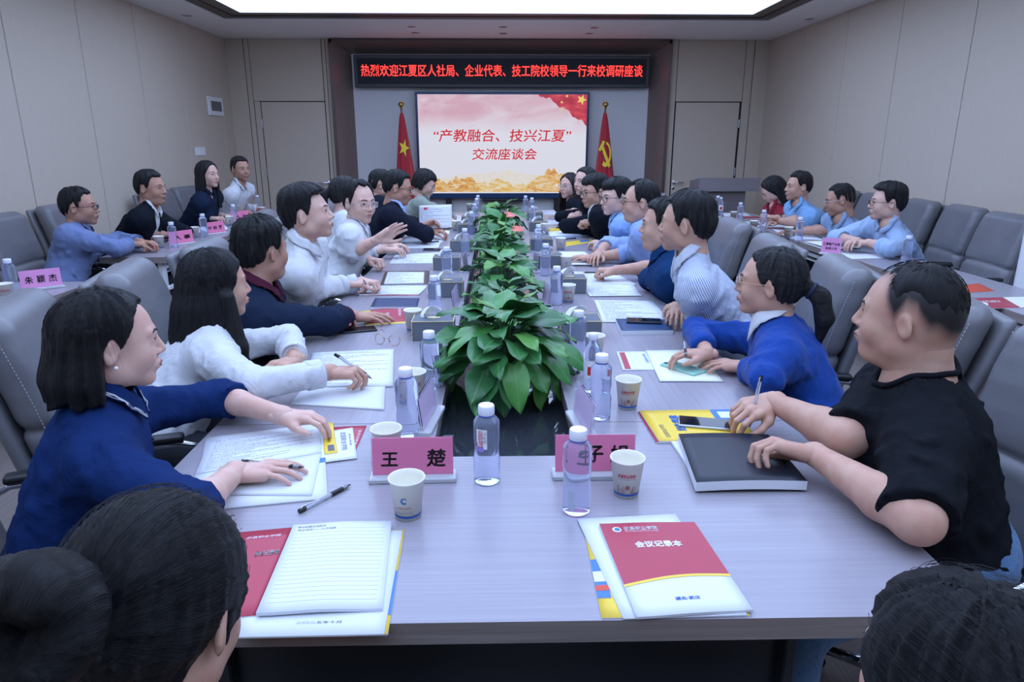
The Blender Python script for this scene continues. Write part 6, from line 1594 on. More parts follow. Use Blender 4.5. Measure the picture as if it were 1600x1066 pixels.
# paper cups
M_CUP = mat('paper_cup', (0.84, 0.81, 0.70), 0.55); M_TEA = mat('pale_tea', (0.55, 0.52, 0.35), 0.05, spec=0.6)
cr = lambda z: 0.0285+(0.0395-0.0285)*z/0.088
def cup_proto(kind):
    t = thing('paper_cup', 'x', 'cup', (0, 0, 0), 0, 'white paper cups on the desks')
    q = MB(); q.lathe([(0.026, 0.004), (0.0285, 0.0), (cr(0.086), 0.086), (0.0412, 0.0865), (0.0417, 0.0885), (0.0408, 0.0905), (0.0388, 0.0895), (0.0372, 0.078), (0.0275, 0.006)], M_CUP, 36); q.build('cup_body', t, True)
    MB().lathe([(0.001, 0.052), (0.0342, 0.052)], M_TEA, 28, cap0=False, cap1=False).build('drink', t)
    f = -math.pi/2
    q = MB(); n = 30; V = []
    for i in range(n+1):
        a = 2*math.pi*i/n; V += [((cr(0.008)+0.0004)*math.cos(a), (cr(0.008)+0.0004)*math.sin(a), 0.008), ((cr(0.013)+0.0004)*math.cos(a), (cr(0.013)+0.0004)*math.sin(a), 0.013)]
    q.add(V, [(2*i, 2*i+2, 2*i+3, 2*i+1) for i in range(n)], M_BLUEP); q.build('blue_band', t)
    R_ = lambda z: cr(z)+0.0005
    if kind == 'logo':
        ci = [(0.0075*math.cos(a), 0.0075*math.sin(a), 0) for a in np.linspace(0.4, 5.6, 20)]; c2 = [(0.0045*math.cos(a)+0.0012, 0.0045*math.sin(a)+0.0008, 0) for a in np.linspace(0.4, 5.6, 20)]
        MB().add(wrap(ci+c2, R_, f, 0.050), [(k, 20+k, 21+k, k+1) for k in range(19)], mat('print_teal_blue', (0.02, 0.16, 0.40), 0.45)).build('emblem', t)
        V, Fc = text_fit('武昌职业学院', 0.030, 0.0045); MB().add(wrap(V, R_, f, 0.033), Fc, M_REDP).build('lettering', t)
        V, Fc = text_fit('Wuchang Polytechnic College', 0.036, 0.0022); MB().add(wrap(V, R_, f, 0.021), Fc, M_GREYP).build('lettering', t)
    else:
        V, Fc = text_fit('武昌职业学院', 0.044, 0.0085, 0.01, shear=0.25); MB().add(wrap(V, R_, f, 0.058), Fc, M_REDP).build('lettering', t)
        V, Fc = text_fit('Wuchang Polytechnic College', 0.044, 0.0028); MB().add(wrap(V, R_, f, 0.0505), Fc, M_GREYP).build('lettering', t)
        V = []; Fc = []
        for x0, x1, h_ in ((-0.022, -0.018, 0.018), (-0.018, -0.010, 0.010), (-0.010, -0.006, 0.016), (-0.005, 0.012, 0.007), (0.012, 0.016, 0.012), (0.016, 0.022, 0.016)):
            k = len(V); V += [(x0, 0, 0), (x1, 0, 0), (x1, h_, 0), (x0, h_, 0), (x0+0.0008, 0.0006, 0), (x1-0.0008, 0.0006, 0), (x1-0.0008, h_-0.0008, 0), (x0+0.0008, h_-0.0008, 0)]
            Fc += [(k, k+1, k+5, k+4), (k+1, k+2, k+6, k+5), (k+2, k+3, k+7, k+6), (k+3, k, k+4, k+7)]
        n0 = len(V); V += [(0.003+0.0055*math.cos(a), 0.0145+0.0055*math.sin(a), 0) for a in np.linspace(0, 2*math.pi, 16, endpoint=False)]; Fc.append(tuple(range(n0, n0+16)))
        MB().add(wrap(V, R_, f, 0.015), Fc, mat('print_brown_red', (0.30, 0.10, 0.10), 0.5)).build('building_print', t)
    return t
CUPS = {k: cup_proto(k) for k in ('logo', 'text')}
for _k in CUPS.values(): _k.scale = (1, 1, 1.08); _cu = {'logo': True, 'text': True}
def cup(px, py, kind, where, turn=0.0):
    p_ = atz(px, py); ang = math.atan2(p_[1], p_[0])-math.pi/2+turn; lab = 'white paper cup '+where; loc = (float(p_[0]), float(p_[1]), ZT); o = CUPS[kind]
    if _cu[kind]:
        _cu[kind] = False; KIDS[o.name] = [(c, kids(c)) for c in kids(o)]; o.location = loc; o.rotation_euler = (0, 0, ang); o['label'] = lab; return o
    return dup(o, loc, ang, lab)
cup(638, 806, 'logo', 'in front of the left-hand pink front name sign', -0.25); cup(978, 772, 'text', 'of pale tea beside the half-full bottle')
cup(606, 722, 'text', 'hidden behind the left-hand pink front name sign'); cup(648, 624, 'text', 'behind the bottle of the woman in the navy polo'); cup(646, 517, 'logo', 'beside the grey tissue box and folded eyeglasses')
for px, py, k, w_ in ((712, 361, 'logo', 'L7'), (734, 331, 'logo', 'L9'), (980, 637, 'text', 'R1'), (928, 561, 'text', 'R2'), (887, 473, 'text', 'R3'), (885, 423, 'logo', 'R4'), (876, 391, 'logo', 'R5'), (851, 366, 'logo', 'R6'),
                      (11, 471, 'text', 'W0'), (250, 388, 'logo', 'W1'), (305, 372, 'logo', 'W2'), (360, 353, 'logo', 'W3'), (410, 337, 'logo', 'W4'), (1146, 345, 'text', 'X2'), (1177, 361, 'text', 'X3'), (1231, 372, 'text', 'X4')):
    cup(px, py, k, 'in front of '+SHORT[w_])
# tissue boxes
M_TBOX = mat('tissue_box_grey', (0.13, 0.145, 0.175), 0.75, bump=(500, 0.4, 0.001)); M_TGOLD = mat('gold_edge', (0.72, 0.62, 0.35), 0.35, 0.6); M_TISS = mat('tissue', (0.85, 0.86, 0.88), 0.8)
def tissue_proto():
    t = thing('tissue_box', 'x', 'tissue box', (0, 0, 0), 0, 'grey tissue boxes beside the plants'); w, d, h_ = 0.088, 0.068, 0.085
    MB().box((-w, -d, 0), (w, d, h_), M_TBOX, None, 0.003, 1).build('box', t)
    for s_ in (-1, 1):
        MB().box((-w-0.001, s_*d-0.002, h_-0.0025), (w+0.001, s_*d+0.002, h_+0.0012), M_TGOLD).build('gold_trim', t); MB().box((s_*w-0.002, -d, h_-0.0025), (s_*w+0.002, d, h_+0.0012), M_TGOLD).build('gold_trim', t)
        MB().box((s_*w-0.0018, -d-0.001, 0), (s_*w+0.0018, -d+0.0018, h_), M_TGOLD).build('gold_trim', t)
    MB().lathe([(0.030, h_+0.0005), (0.030, h_+0.002), (0.024, h_+0.002)], M_TGOLD, 24, Matrix.Scale(0.65, 4, (0, 1, 0))).build('opening', t)
    q = MB(); q.grid(lambda u_, v_: (-0.05+0.075*u_+0.01*math.sin(v_*5), -0.022+0.044*v_*(1-0.35*u_)+0.008*math.sin(u_*6), h_+0.005+0.048*math.sin(u_*1.9)*(1-0.45*u_*v_)+0.010*math.sin(v_*7+u_*3)), 10, 8, M_TISS, None, 0.0012); q.build('tissue', t, True)
    return t
TB = tissue_proto(); KIDS[TB.name] = [(c, kids(c)) for c in kids(TB)]; _ft = True
for x0, x1, yb_, w_ in ((656, 720, 534, 'L2'), (687, 728, 466, 'L3'), (704, 736, 423, 'L4'), (711, 742, 394, 'L5'), (724, 746, 366, 'L6'), (730, 754, 351, 'L8'), (880, 936, 534, 'R2'), (852, 898, 460, 'R3'), (843, 874, 420, 'R4'), (836, 857, 391, 'R5'), (834, 849, 362, 'R7'), (830, 842, 345, 'R8')):
    p_ = atz((x0+x1)/2, yb_); loc = (min(max(float(p_[0]), -0.30), 0.36) if False else float(p_[0]), float(p_[1])+0.080, ZT); lab = 'grey tissue box with gold edges, across from '+SHORT[w_]
    lx, ly = loc[0], loc[1]; lx = min(lx, -0.275) if lx < 0 else max(lx, 0.315)          # on the desk, not over the channel
    if w_ in ('L4', 'R3'): lx += -0.06 if lx < 0 else 0.06                               # beside the name sign
    for b_ in BOTTLES:
        if abs(b_[0]-lx) < 0.125 and abs(b_[1]-ly) < 0.108: ly = b_[1]+math.copysign(0.108, ly-b_[1])
    loc = (lx, ly, ZT)
    if _ft: TB.location = loc; TB['label'] = lab; _ft = False
    else: dup(TB, loc, 0.0, lab)
# name signs
M_ACR = mat('clear_acrylic', (0.95, 0.96, 1.0), 0.02, trans=0.5, ior=1.3); M_PINK = mat('pink_card', (0.85, 0.23, 0.40), 0.6); M_PINKB = mat('pale_card_back', (0.72, 0.58, 0.80), 0.6); M_ACRS = mat('clear_acrylic_sheet', (1, 1, 1), 0.02, trans=1.0, ior=1.04); M_INK = mat('black_ink', (0.02, 0.012, 0.016), 0.6); M_PINKV = mat('violet_pink_card', (0.80, 0.33, 0.62), 0.6)
def sign(loc, rz, label, chars, w=0.2, h_=0.095, card=M_PINK, rows=None, size=None):
    """standing card in a clear holder, lettering towards local -Y"""
    t = thing('name_sign', label, 'sign', loc, rz, 'pink name signs in clear stands'); tl = Matrix.Translation((0, 0, 0.014)) @ Matrix.Rotation(-0.12, 4, 'X')
    MB().box((-w/2-0.008, -0.026, 0), (w/2+0.008, 0.026, 0.014), M_ACR, None, 0.003, 1).build('clear_base', t)
    MB().box((-w/2, -0.0012, 0.0), (w/2, 0.0012, h_), card, tl).build('card', t)
    for s_ in (-1, 1): MB().box((-w/2-0.002, s_*0.0032-0.0012, 0.0), (w/2+0.002, s_*0.0032+0.0012, h_+0.003), M_ACRS, tl).build('clear_sheet', t)
    for body, cx, cz, tw, th_ in chars:
        V, Fc = text_fit(body, tw, th_, 0.022, shear=0.06); q = MB(); q.add(V, Fc, M_INK, tl @ upright(cx, -0.0017, cz)); q.build('lettering', t)
        
    return t
def wpt(px, py): p_ = atz(px, py); return (float(p_[0]), float(p_[1]), ZT)
sign(wpt(646, 749), 0.02, 'pink name sign lettered with two spaced characters, behind a paper cup', [('王', -0.058, 0.04, 0.040, 0.034), ('楚', 0.058, 0.042, 0.046, 0.044)])
sign(wpt(929, 744), 0.0, 'pink name sign with three characters, half hidden by a bottle and tea cup', [('王', -0.062, 0.042, 0.036, 0.032), ('子', 0.0, 0.045, 0.040, 0.042), ('娟', 0.060, 0.045, 0.042, 0.044)])
sign(wpt(67, 452), 0.72, 'violet-pink name sign with three characters before the empty wall chair', [('朱', -0.058, 0.045, 0.038, 0.04), ('颖', 0.0, 0.045, 0.04, 0.042), ('杰', 0.058, 0.045, 0.04, 0.042)], 0.2, 0.1, M_PINKV)
for px, py, w_, tx in ((287, 382, 'W1', '人 事'), (338, 366, 'W2', '叶 秋 芳'), (378, 347, 'W3', '人 力')):
    sign(wpt(px, py), 1.05, 'pink name sign facing the aisle in front of '+SHORT[w_], [(tx, 0, 0.046, 0.15, 0.034)], 0.2, 0.1)
sign(wpt(1297, 398), -0.62, 'violet-pink sign with two rows of small lettering on the right wall desk', [('江夏融产业链', 0, 0.065, 0.115, 0.02), ('有限公司', 0, 0.032, 0.08, 0.02)], 0.135, 0.11, M_PINKV)
for px, py, w_, rz in ((671, 660, 'L1', 1.45), (690, 588, 'L2', 1.5), (704, 483, 'L3', 1.5), (720, 422, 'L4', 1.5), (952, 668, 'R1', -1.45), (911, 570, 'R2', -1.5), (876, 478, 'R3', -1.5), (857, 423, 'R4', -1.5)):
    pt_ = wpt(px, py); pt_ = (-0.206 if px < 790 else 0.246, pt_[1], ZT); sign(pt_, rz, 'name sign seen edge-on beside the bottle of '+SHORT[w_], [], 0.2, 0.095, M_PINKB)
for px, py, w_ in ():
    pass

# ---- papers and booklets: flat sheets laid out by their four corners
def row_mat(name, rows, lines=True, text=0.0, paper=(0.70, 0.72, 0.75), ink=(0.05, 0.06, 0.13), vert=False, u0=0.06, u1=0.94):
    m = mat(name, paper, 0.75); g = NG(m); uv = g.n('ShaderNodeUVMap'); sp = g.n('ShaderNodeSeparateXYZ'); g.l(uv.outputs[0], sp.inputs[0])
    U, V = (sp.outputs[1], sp.outputs[0]) if vert else (sp.outputs[0], sp.outputs[1])
    fr = g.math('FRACT', g.math('MULTIPLY', V, rows)); inside = g.math('MULTIPLY', g.math('GREATER_THAN', U, u0), g.math('LESS_THAN', U, u1)); tot = None
    inside = g.math('MULTIPLY', inside, g.math('MULTIPLY', g.math('GREATER_THAN', V, 0.07), g.math('LESS_THAN', V, 0.95)))
    if lines: tot = g.math('MULTIPLY', g.math('GREATER_THAN', fr, 0.90), 0.55)
    if text:
        cb = g.n('ShaderNodeCombineXYZ'); g.l(g.math('MULTIPLY', U, rows*2.6), cb.inputs[0]); g.l(g.math('FLOOR', g.math('MULTIPLY', V, rows)), cb.inputs[1]); g.l(g.math('MULTIPLY', fr, 2.2), cb.inputs[2])
        n = g.n('ShaderNodeTexNoise', i_Scale=1.7, i_Detail=4, i_Roughness=0.8); g.l(cb.outputs[0], n.inputs['Vector'])
        cl = g.n('ShaderNodeCombineXYZ'); g.l(g.math('MULTIPLY', g.math('FLOOR', g.math('MULTIPLY', V, rows)), 7.31), cl.inputs[0]); wn = g.n('ShaderNodeTexWhiteNoise'); g.l(cl.outputs[0], wn.inputs[0])
        ln = g.math('LESS_THAN', U, g.math('ADD', g.math('MULTIPLY', wn.outputs[0], 0.9), 0.25))
        tx = g.math('MULTIPLY', g.math('MULTIPLY', g.math('GREATER_THAN', n.outputs['Fac'], 0.5), g.math('MULTIPLY', g.math('LESS_THAN', fr, 0.72), g.math('GREATER_THAN', fr, 0.22))), ln)
        tx = g.math('MULTIPLY', tx, text); tot = g.math('MAXIMUM', tot, tx) if tot is not None else tx
    mx = g.n('ShaderNodeMix', data_type='RGBA'); g.l(g.math('MULTIPLY', tot, inside), mx.inputs[0]); mx.inputs[6].default_value = (*paper, 1); mx.inputs[7].default_value = (*ink, 1); g.l(mx.outputs[2], g.b.inputs['Base Color'])
    return m
M_PAPER = mat('paper', (0.70, 0.72, 0.75), 0.75); M_LINED = row_mat('paper_lined', 22); M_TEXT = row_mat('paper_printed', 26, False, 1.0); M_NOTES = row_mat('paper_notes', 20, True, 1.0); M_TEXTV = row_mat('paper_columns', 30, False, 1.0, vert=True); M_LINEDV = row_mat('paper_lined_cross', 20, True, 0.0, vert=True)
M_CRED = mat('cover_red', (0.42, 0.03, 0.06), 0.35); M_CYEL = mat('cover_yellow', (0.80, 0.56, 0.05), 0.4); M_CBLU = mat('cover_blue', (0.05, 0.18, 0.55), 0.4); M_CNAVY = mat('cover_navy', (0.012, 0.035, 0.11), 0.4); M_CBLK = mat('cover_black', (0.012, 0.015, 0.025), 0.42, bump=(300, 0.15, 0.001)); M_CORG = mat('cover_orange_red', (0.62, 0.07, 0.03), 0.4); M_CREAM = mat('paper_cream', (0.78, 0.78, 0.62), 0.7)
class Sheet:
    def __init__(s, px4, z, thick, m, label=None, cat=None, name='paper_sheet', lift=0.0, parent=None, group=None, world=None, side=None, crown=0.0):
        s.c = [npv(q) for q in world] if world is not None else [atz(*q, z+thick) for q in px4]; s.thick = thick; s.lift = lift; s.crown = crown
        org = sum(s.c)/4; org[2] = z; s.org = org if parent is None else npv(parent.location); nu = nv = 8
        V = [s.at(i/nu, j/nv) for i in range(nu+1) for j in range(nv+1)]; q = lambda i, j: i*(nv+1)+j; n0 = len(V)
        V += [np.array([v[0], v[1], (v[2]-thick)]) for v in V]
        Ft = [(q(i, j), q(i, j+1), q(i+1, j+1), q(i+1, j)) for i in range(nu) for j in range(nv)]
        a = V[0]; b_ = V[q(0, nv)]; d_ = V[q(nu, 0)]
        rim = [q(i, 0) for i in range(nu+1)]+[q(nu, j) for j in range(1, nv+1)]+[q(i, nv) for i in range(nu-1, -1, -1)]+[q(0, j) for j in range(nv-1, 0, -1)]
        Fs = [(a_, b2, b2+n0, a_+n0) for a_, b2 in zip(rim, rim[1:]+rim[:1])]; Fb = [tuple(x+n0 for x in reversed(f)) for f in Ft]
        if np.cross(b_-a, d_-a)[2] < 0: Ft = [f[::-1] for f in Ft]; Fs = [f[::-1] for f in Fs]; Fb = [f[::-1] for f in Fb]
        me = bpy.data.meshes.new(name); me.from_pydata([tuple(v-s.org) for v in V], [], Ft+Fs+Fb); me.materials.append(m); me.materials.append(side or M_PAPER)
        me.polygons.foreach_set('material_index', [0]*len(Ft)+[1]*len(Fs)+[0]*len(Fb)); me.polygons.foreach_set('use_smooth', [True]*len(Ft)+[False]*(len(Fs)+len(Fb)))
        uvl = me.uv_layers.new(name='uv'); uvs = [(i/nu, j/nv) for i in range(nu+1) for j in range(nv+1)]*2
        for lp_ in me.loops: uvl.data[lp_.index].uv = uvs[lp_.vertex_index]
        me.update(); s.o = link(name, me, parent, None if parent is not None else tuple(s.org)); s.root = parent or s.o
        if label: tag(s.o, label, cat, group)
    def at(s, u, v, dz=0.0):
        p_ = s.c[0]*(1-u)*(1-v)+s.c[1]*u*(1-v)+s.c[2]*u*v+s.c[3]*(1-u)*v; p_ = p_.copy()
        p_[2] += dz+s.lift*(math.sin(math.pi*min(1, u*1.0))**2*0.5+(0.5*(1-u)**3))+s.crown*math.sin(math.pi*u); return p_
    def decal(s, name, V2, Fc, m, dz=0.0009, label=None):
        me = MB().add([tuple(s.at(u, v, dz)-s.org) for u, v, *_ in V2], Fc, m).mesh(name); o = link(name, me, s.root if s.o is s.root else s.o)
        if s.o is s.root: o.parent = s.o
        if label: o['label'] = label
        return o
    def text(s, body, u, v, w, h_, m, rot=0, bold=0.0, dz=0.0012):
        V, Fc = text_fit(body, w, h_, bold); out = []
        for x, y, _ in V:
            if rot == 0: out.append((u+x, v-y))
            elif rot == 90: out.append((u+y, v+x))
            elif rot == -90: out.append((u-y, v-x))
            else: out.append((u-x, v+y))
        return s.decal('lettering', out, Fc, m, dz)
    def area(s, name, u0, u1, v0, v1, m, dz=0.0006, nu=8, nv=6):
        V = [(u0+(u1-u0)*i/nu, v0+(v1-v0)*j/nv) for i in range(nu+1) for j in range(nv+1)]; return s.decal(name, V, [(i*(nv+1)+j, i*(nv+1)+j+1, (i+1)*(nv+1)+j+1, (i+1)*(nv+1)+j) for i in range(nu) for j in range(nv)], m, dz)
# near right: stack of yellow brochure, white folder, red record book
s_ = Sheet([(914, 835), (1062, 815), (1172, 962), (940, 966)], ZT, 0.0025, M_CYEL, 'yellow brochure lowest in the pile at the near table edge', 'brochure', 'brochure')
s_.area('picture', 0.0, 0.10, 0.35, 0.80, M_CBLU); s_.area('picture', 0.0, 0.10, 0.50, 0.62, M_PAPER, 0.0009); s_.area('picture', 0.0, 0.10, 0.66, 0.72, M_CORG, 0.0009)
Sheet([(902, 811), (1055, 803), (1168, 961), (974, 967)], ZT+0.0025, 0.002, M_PAPER, 'white folder between the yellow brochure and the red record book', 'folder', 'folder')
s_ = Sheet([(936, 820), (1085, 816), (1177, 953), (995, 966)], ZT+0.0045, 0.005, M_PAPER, 'red and white record book with a yellow curve on its cover', 'book', 'record_book', lift=0.004)
nn = 24; low = lambda u: 0.70-0.075*math.sin(math.pi*(0.12+0.60*u))**1.0+0.03*(1-u)**2
V = [(k/nn, 0.0) for k in range(nn+1)]+[(k/nn, low(k/nn)*0.5) for k in range(nn+1)]+[(k/nn, low(k/nn)) for k in range(nn+1)]
s_.decal('red_cover', V, [(k, k+1, nn+2+k, nn+1+k) for k in range(nn)]+[(nn+1+k, nn+2+k, 2*nn+3+k, 2*nn+2+k) for k in range(nn)], M_CRED, 0.0006)
V = [(k/nn, low(k/nn)) for k in range(nn+1)]+[(k/nn, low(k/nn)+0.025) for k in range(nn+1)]; s_.decal('yellow_curve', V, [(k, k+1, nn+2+k, nn+1+k) for k in range(nn)], M_CYEL, 0.0008)
M_WP = mat('print_white', (0.82, 0.82, 0.84), 0.5)
V = [(0.155+0.045*math.cos(a), 0.085+0.033*math.sin(a)) for a in np.linspace(0, 2*math.pi, 20, endpoint=False)]; s_.decal('emblem', V, [tuple(range(20))], M_WP, 0.0010)
V = [(0.155+0.030*math.cos(a)+0.004, 0.085+0.022*math.sin(a)) for a in np.linspace(0, 2*math.pi, 20, endpoint=False)]; s_.decal('emblem', V, [tuple(range(20))], M_CBLU, 0.0013)
s_.text('武昌职业学院', 0.40, 0.078, 0.34, 0.048, M_WP, 0, 0.01); s_.text('Wuchang Polytechnic College', 0.40, 0.115, 0.34, 0.014, M_WP); s_.text('会议记录本', 0.50, 0.28, 0.46, 0.07, M_WP, 0, 0.03); s_.text('湖北·武汉', 0.50, 0.865, 0.22, 0.03, M_BLUEP, 0, 0.02)
# near left: open lined notebook on folder and yellow brochure
s_ = Sheet([(425, 834), (632, 828), (606, 991), (372, 996)], ZT, 0.003, M_CYEL, 'yellow brochure under the open lined notebook', 'brochure', 'brochure'); s_.area('picture', 0.95, 1.0, 0.45, 0.85, M_CBLU)
s_ = Sheet([(415, 834), (629, 829), (600, 991), (362, 996)], ZT+0.003, 0.003, M_PAPER, 'white folder directly under the open lined notebook', 'folder', 'folder'); s_.text('二〇二五年十月', 0.55, 0.90, 0.30, 0.02, M_INK)
t = thing('open_notebook', 'open lined notebook with a red cover folded back at the near edge', 'notebook', tuple(float(v) for v in atz(500, 890, ZT+0.006)))
s_ = Sheet([(352, 834), (458, 824), (400, 962), (270, 975)], ZT+0.006, 0.002, M_CRED, None, None, 'red_cover', parent=t); s_.text('武昌职业学院', 0.62, 0.10, 0.5, 0.03, M_WP); s_.text('会议记录本', 0.78, 0.32, 0.35, 0.06, M_WP, 0, 0.02)
s_ = Sheet([(459, 823), (612, 814), (598, 951), (400, 962)], ZT+0.006, 0.006, M_LINED, None, None, 'page', parent=t, lift=0.010); s_.text('会议纪要交流座谈', 0.20, 0.045, 0.28, 0.022, M_INK); s_.text('校企合作一、人才培养', 0.26, 0.085, 0.38, 0.022, M_INK)
def paper(px4, m, label, cat='paper', name='paper_sheet', z=0.0, th=0.0018, lift=0.002, side=None, group=None): return Sheet(px4, ZT+z, th, m, label, cat, name, lift, side=side, group=group)
# before the woman in the navy polo
paper([(300, 800), (322, 684), (505, 661), (512, 779)], M_PAPER, 'white folder under the navy polo woman\'s open notebook', 'folder', 'folder', 0, 0.003)
t = thing('open_notebook', 'open notebook with columns of print under the navy polo woman\'s hands', 'notebook', tuple(float(v) for v in atz(410, 725, ZT+0.003)))
Sheet([(305, 742), (328, 688), (500, 665), (502, 708)], ZT+0.003, 0.004, M_TEXTV, None, None, 'page', parent=t, lift=0.003); Sheet([(292, 772), (305, 742), (502, 708), (487, 774)], ZT+0.003, 0.004, M_LINEDV, None, None, 'page', parent=t, lift=0.003)
s_ = paper([(520, 668), (573, 665), (556, 704), (530, 706)], M_CRED, 'red booklet under the small white brochure beside the yellow card', 'booklet', 'booklet'); s_.text('会议记录本', 0.86, 0.5, 0.6, 0.1, M_WP, 90)
s_ = paper([(498, 678), (551, 668), (558, 716), (498, 724)], M_PAPER, 'small white brochure between the yellow card and red booklet', 'brochure', 'brochure', 0.0018); s_.text('武昌职业学院', 0.70, 0.42, 0.6, 0.16, M_GREYP, 90); s_.text('招生简章', 0.88, 0.4, 0.4, 0.06, M_GREYP, 90); s_.area('picture', 0.0, 0.18, 0.86, 1.0, M_CBLU)
s_ = paper([(503, 664), (520, 660), (528, 708), (507, 711)], M_CYEL, 'small yellow card under the navy polo woman\'s fingers', 'card', 'card', 0.0036); s_.text('武昌职院', 0.45, 0.40, 0.5, 0.25, M_INK, 90); s_.area('picture', 0.3, 0.8, 0.74, 0.92, M_GREYP)
# before the woman in the white blouse
t = thing('open_notebook', 'open ruled notebook under the writing hand of the white-bloused woman', 'notebook', tuple(float(v) for v in atz(540, 595, ZT)))
Sheet([(474, 606), (489, 551), (615, 545), (614, 603)], ZT, 0.005, M_TEXTV, None, None, 'page', parent=t, lift=0.003); Sheet([(454, 631), (474, 606), (602, 602), (600, 640)], ZT, 0.004, M_LINEDV, None, None, 'page', parent=t, lift=0.002)
# navy jacket man
paper([(560, 487), (640, 480), (640, 505), (572, 509)], M_CYEL, 'yellow brochure under the red booklet of the navy jacket man', 'brochure', 'brochure', 0, 0.002)
s_ = paper([(580, 484), (633, 480), (634, 502), (573, 506)], M_CRED, 'red booklet under the navy jacket man\'s fingers', 'booklet', 'booklet', 0.002, 0.003); s_.text('会议记录本', 0.50, 0.6, 0.5, 0.10, M_WP, 90, 0.02); s_.text('武昌职业学院', 0.84, 0.35, 0.5, 0.08, M_WP, 90)
paper([(586, 466), (656, 466), (652, 480), (579, 480)], M_CNAVY, 'dark blue closed notebook beyond the red booklet', 'notebook', 'notebook', 0, 0.014)
# white shirt man looking up
paper([(575, 449), (668, 446), (652, 462), (560, 463)], M_CRED, 'red folder under the printed papers of the man looking up', 'folder', 'folder', 0, 0.003); paper([(578, 448), (671, 444), (655, 460), (561, 462)], M_NOTES, 'printed papers lying before the man looking up', 'paper', 'paper_sheet', 0.003, 0.003, 0.008)
t = thing('organizer', 'zipped brown organizer lying open at a white notepad', 'notebook', tuple(float(v) for v in atz(635, 435, ZT)))
Sheet([(602, 424), (671, 423), (670, 445), (594, 446)], ZT, 0.014, mat('brown_leather', (0.10, 0.06, 0.05), 0.45), None, None, 'cover', parent=t); Sheet([(606, 425), (663, 425), (662, 442), (600, 443)], ZT+0.014, 0.006, M_NOTES, None, None, 'page', parent=t)
# gesturing man and onward
paper([(618, 398), (692, 394), (688, 411), (608, 412)], M_NOTES, 'handwritten note sheets before the gesturing man', 'paper', 'paper_sheet', 0, 0.003)
paper([(634, 367), (695, 366), (690, 379), (623, 379)], M_TEXT, 'printed sheets beyond the phone, before the ponytailed woman', 'paper', 'paper_sheet', 0, 0.003, 0.006); paper([(632, 380), (688, 379), (685, 387), (627, 388)], M_NOTES, 'note sheet between the printed sheets and the black phone', 'paper')
s_ = paper([(658, 360), (703, 360), (702, 366), (654, 366)], M_CREAM, 'pale green notebook under the suited man\'s booklet', 'notebook', 'notebook', 0, 0.012)
_yh = float(PEOPLE['L7']['arms'][-1][2][1])+0.06; b0, b1 = aty(655, 357, _yh), aty(706, 355, _yh)     # booklet held upright by the suited man
up_ = np.array([0.0, 0.06, 0.19]); s_ = Sheet(None, ZT, 0.002, M_TEXT, 'white booklet held open upright by the suited man', 'booklet', 'booklet', world=[b0+up_, b1+up_, b1, b0]); s_.area('red_mark', 0.14, 0.25, 0.10, 0.20, M_REDP)
paper([(700, 336), (727, 336), (726, 346), (704, 346)], M_TEXT, 'papers before the woman in sage green', 'paper')
# right side
paper([(996, 644), (1128, 642), (1158, 690), (1025, 692)], M_CRED, 'red folder under the yellow prospectus', 'folder', 'folder', 0, 0.003)
s_ = paper([(999, 642), (1150, 640), (1185, 688), (1030, 690)], M_CYEL, 'yellow prospectus with blue print under the phone', 'booklet', 'booklet', 0.003, 0.004); s_.text('招生简章', 0.30, 0.45, 0.5, 0.09, M_CBLU, -90, 0.03); s_.text('武昌职业学院', 0.12, 0.7, 0.4, 0.05, M_GREYP, -90); s_.area('picture', 0.72, 1.0, 0.0, 0.45, M_CBLU); s_.area('picture', 0.78, 0.94, 0.08, 0.3, M_PAPER, 0.0009)
paper([(1040, 678), (1090, 678), (1120, 742), (1084, 742)], M_PAPER, 'loose white papers sticking out of the black folder', 'paper', 'paper_sheet', 0.0, 0.006); Sheet([(1060, 678), (1200, 679), (1262, 752), (1088, 754)], ZT+0.006, 0.024, M_CBLK, 'black leather folder before the man in the black T-shirt', 'folder', 'leather_folder', crown=0.004)
s_ = paper([(963, 550), (1010, 549), (1026, 578), (973, 579)], M_PAPER, 'white brochure with a red curve beside the mint phone', 'brochure', 'brochure'); s_.area('red_curve', 0.08, 0.26, 0.05, 0.95, M_CRED); s_.text('武昌职业学院', 0.85, 0.4, 0.5, 0.1, M_BLUEP, -90)
paper([(1009, 548), (1090, 547), (1131, 596), (1031, 596)], M_CREAM, 'cream note paper under the mint green phone', 'paper', 'paper_sheet', 0.0018)
s_ = paper([(930, 471), (950, 470), (965, 503), (943, 504)], M_CYEL, 'yellow brochure under the striped-shirt man\'s papers', 'brochure', 'brochure'); paper([(928, 469), (1020, 470), (1050, 504), (942, 503)], M_NOTES, 'printed sheets before the man in the striped shirt', 'paper', 'paper_sheet', 0.0018, 0.003)
Sheet([(962, 498), (1043, 499), (1052, 516), (971, 517)], ZT, 0.02, mat('cover_deep_blue', (0.01, 0.05, 0.15), 0.35), 'deep blue hardback notebook with a phone on it', 'notebook', 'notebook')
paper([(893, 424), (935, 425), (945, 452), (906, 454)], M_CNAVY, 'dark folder under the smiling man\'s sheets', 'folder', 'folder', 0, 0.003); paper([(895, 424), (963, 427), (996, 445), (908, 444)], M_TEXT, 'upper printed sheet before the smiling man in navy', 'paper', 'paper_sheet', 0.003, 0.002); paper([(908, 444), (990, 445), (1004, 462), (921, 463)], M_NOTES, 'lower printed sheet before the smiling man in navy', 'paper', 'paper_sheet', 0.003, 0.002)
paper([(872, 404), (926, 403), (930, 413), (874, 414)], M_PAPER, 'white folder below the red-edged notebook', 'folder', 'folder', 0, 0.004); Sheet([(873, 393), (914, 393), (929, 405), (876, 406)], ZT+0.004, 0.010, M_PAPER, 'red-edged white notebook before the light blue shirt', 'notebook', 'notebook', side=M_CRED)
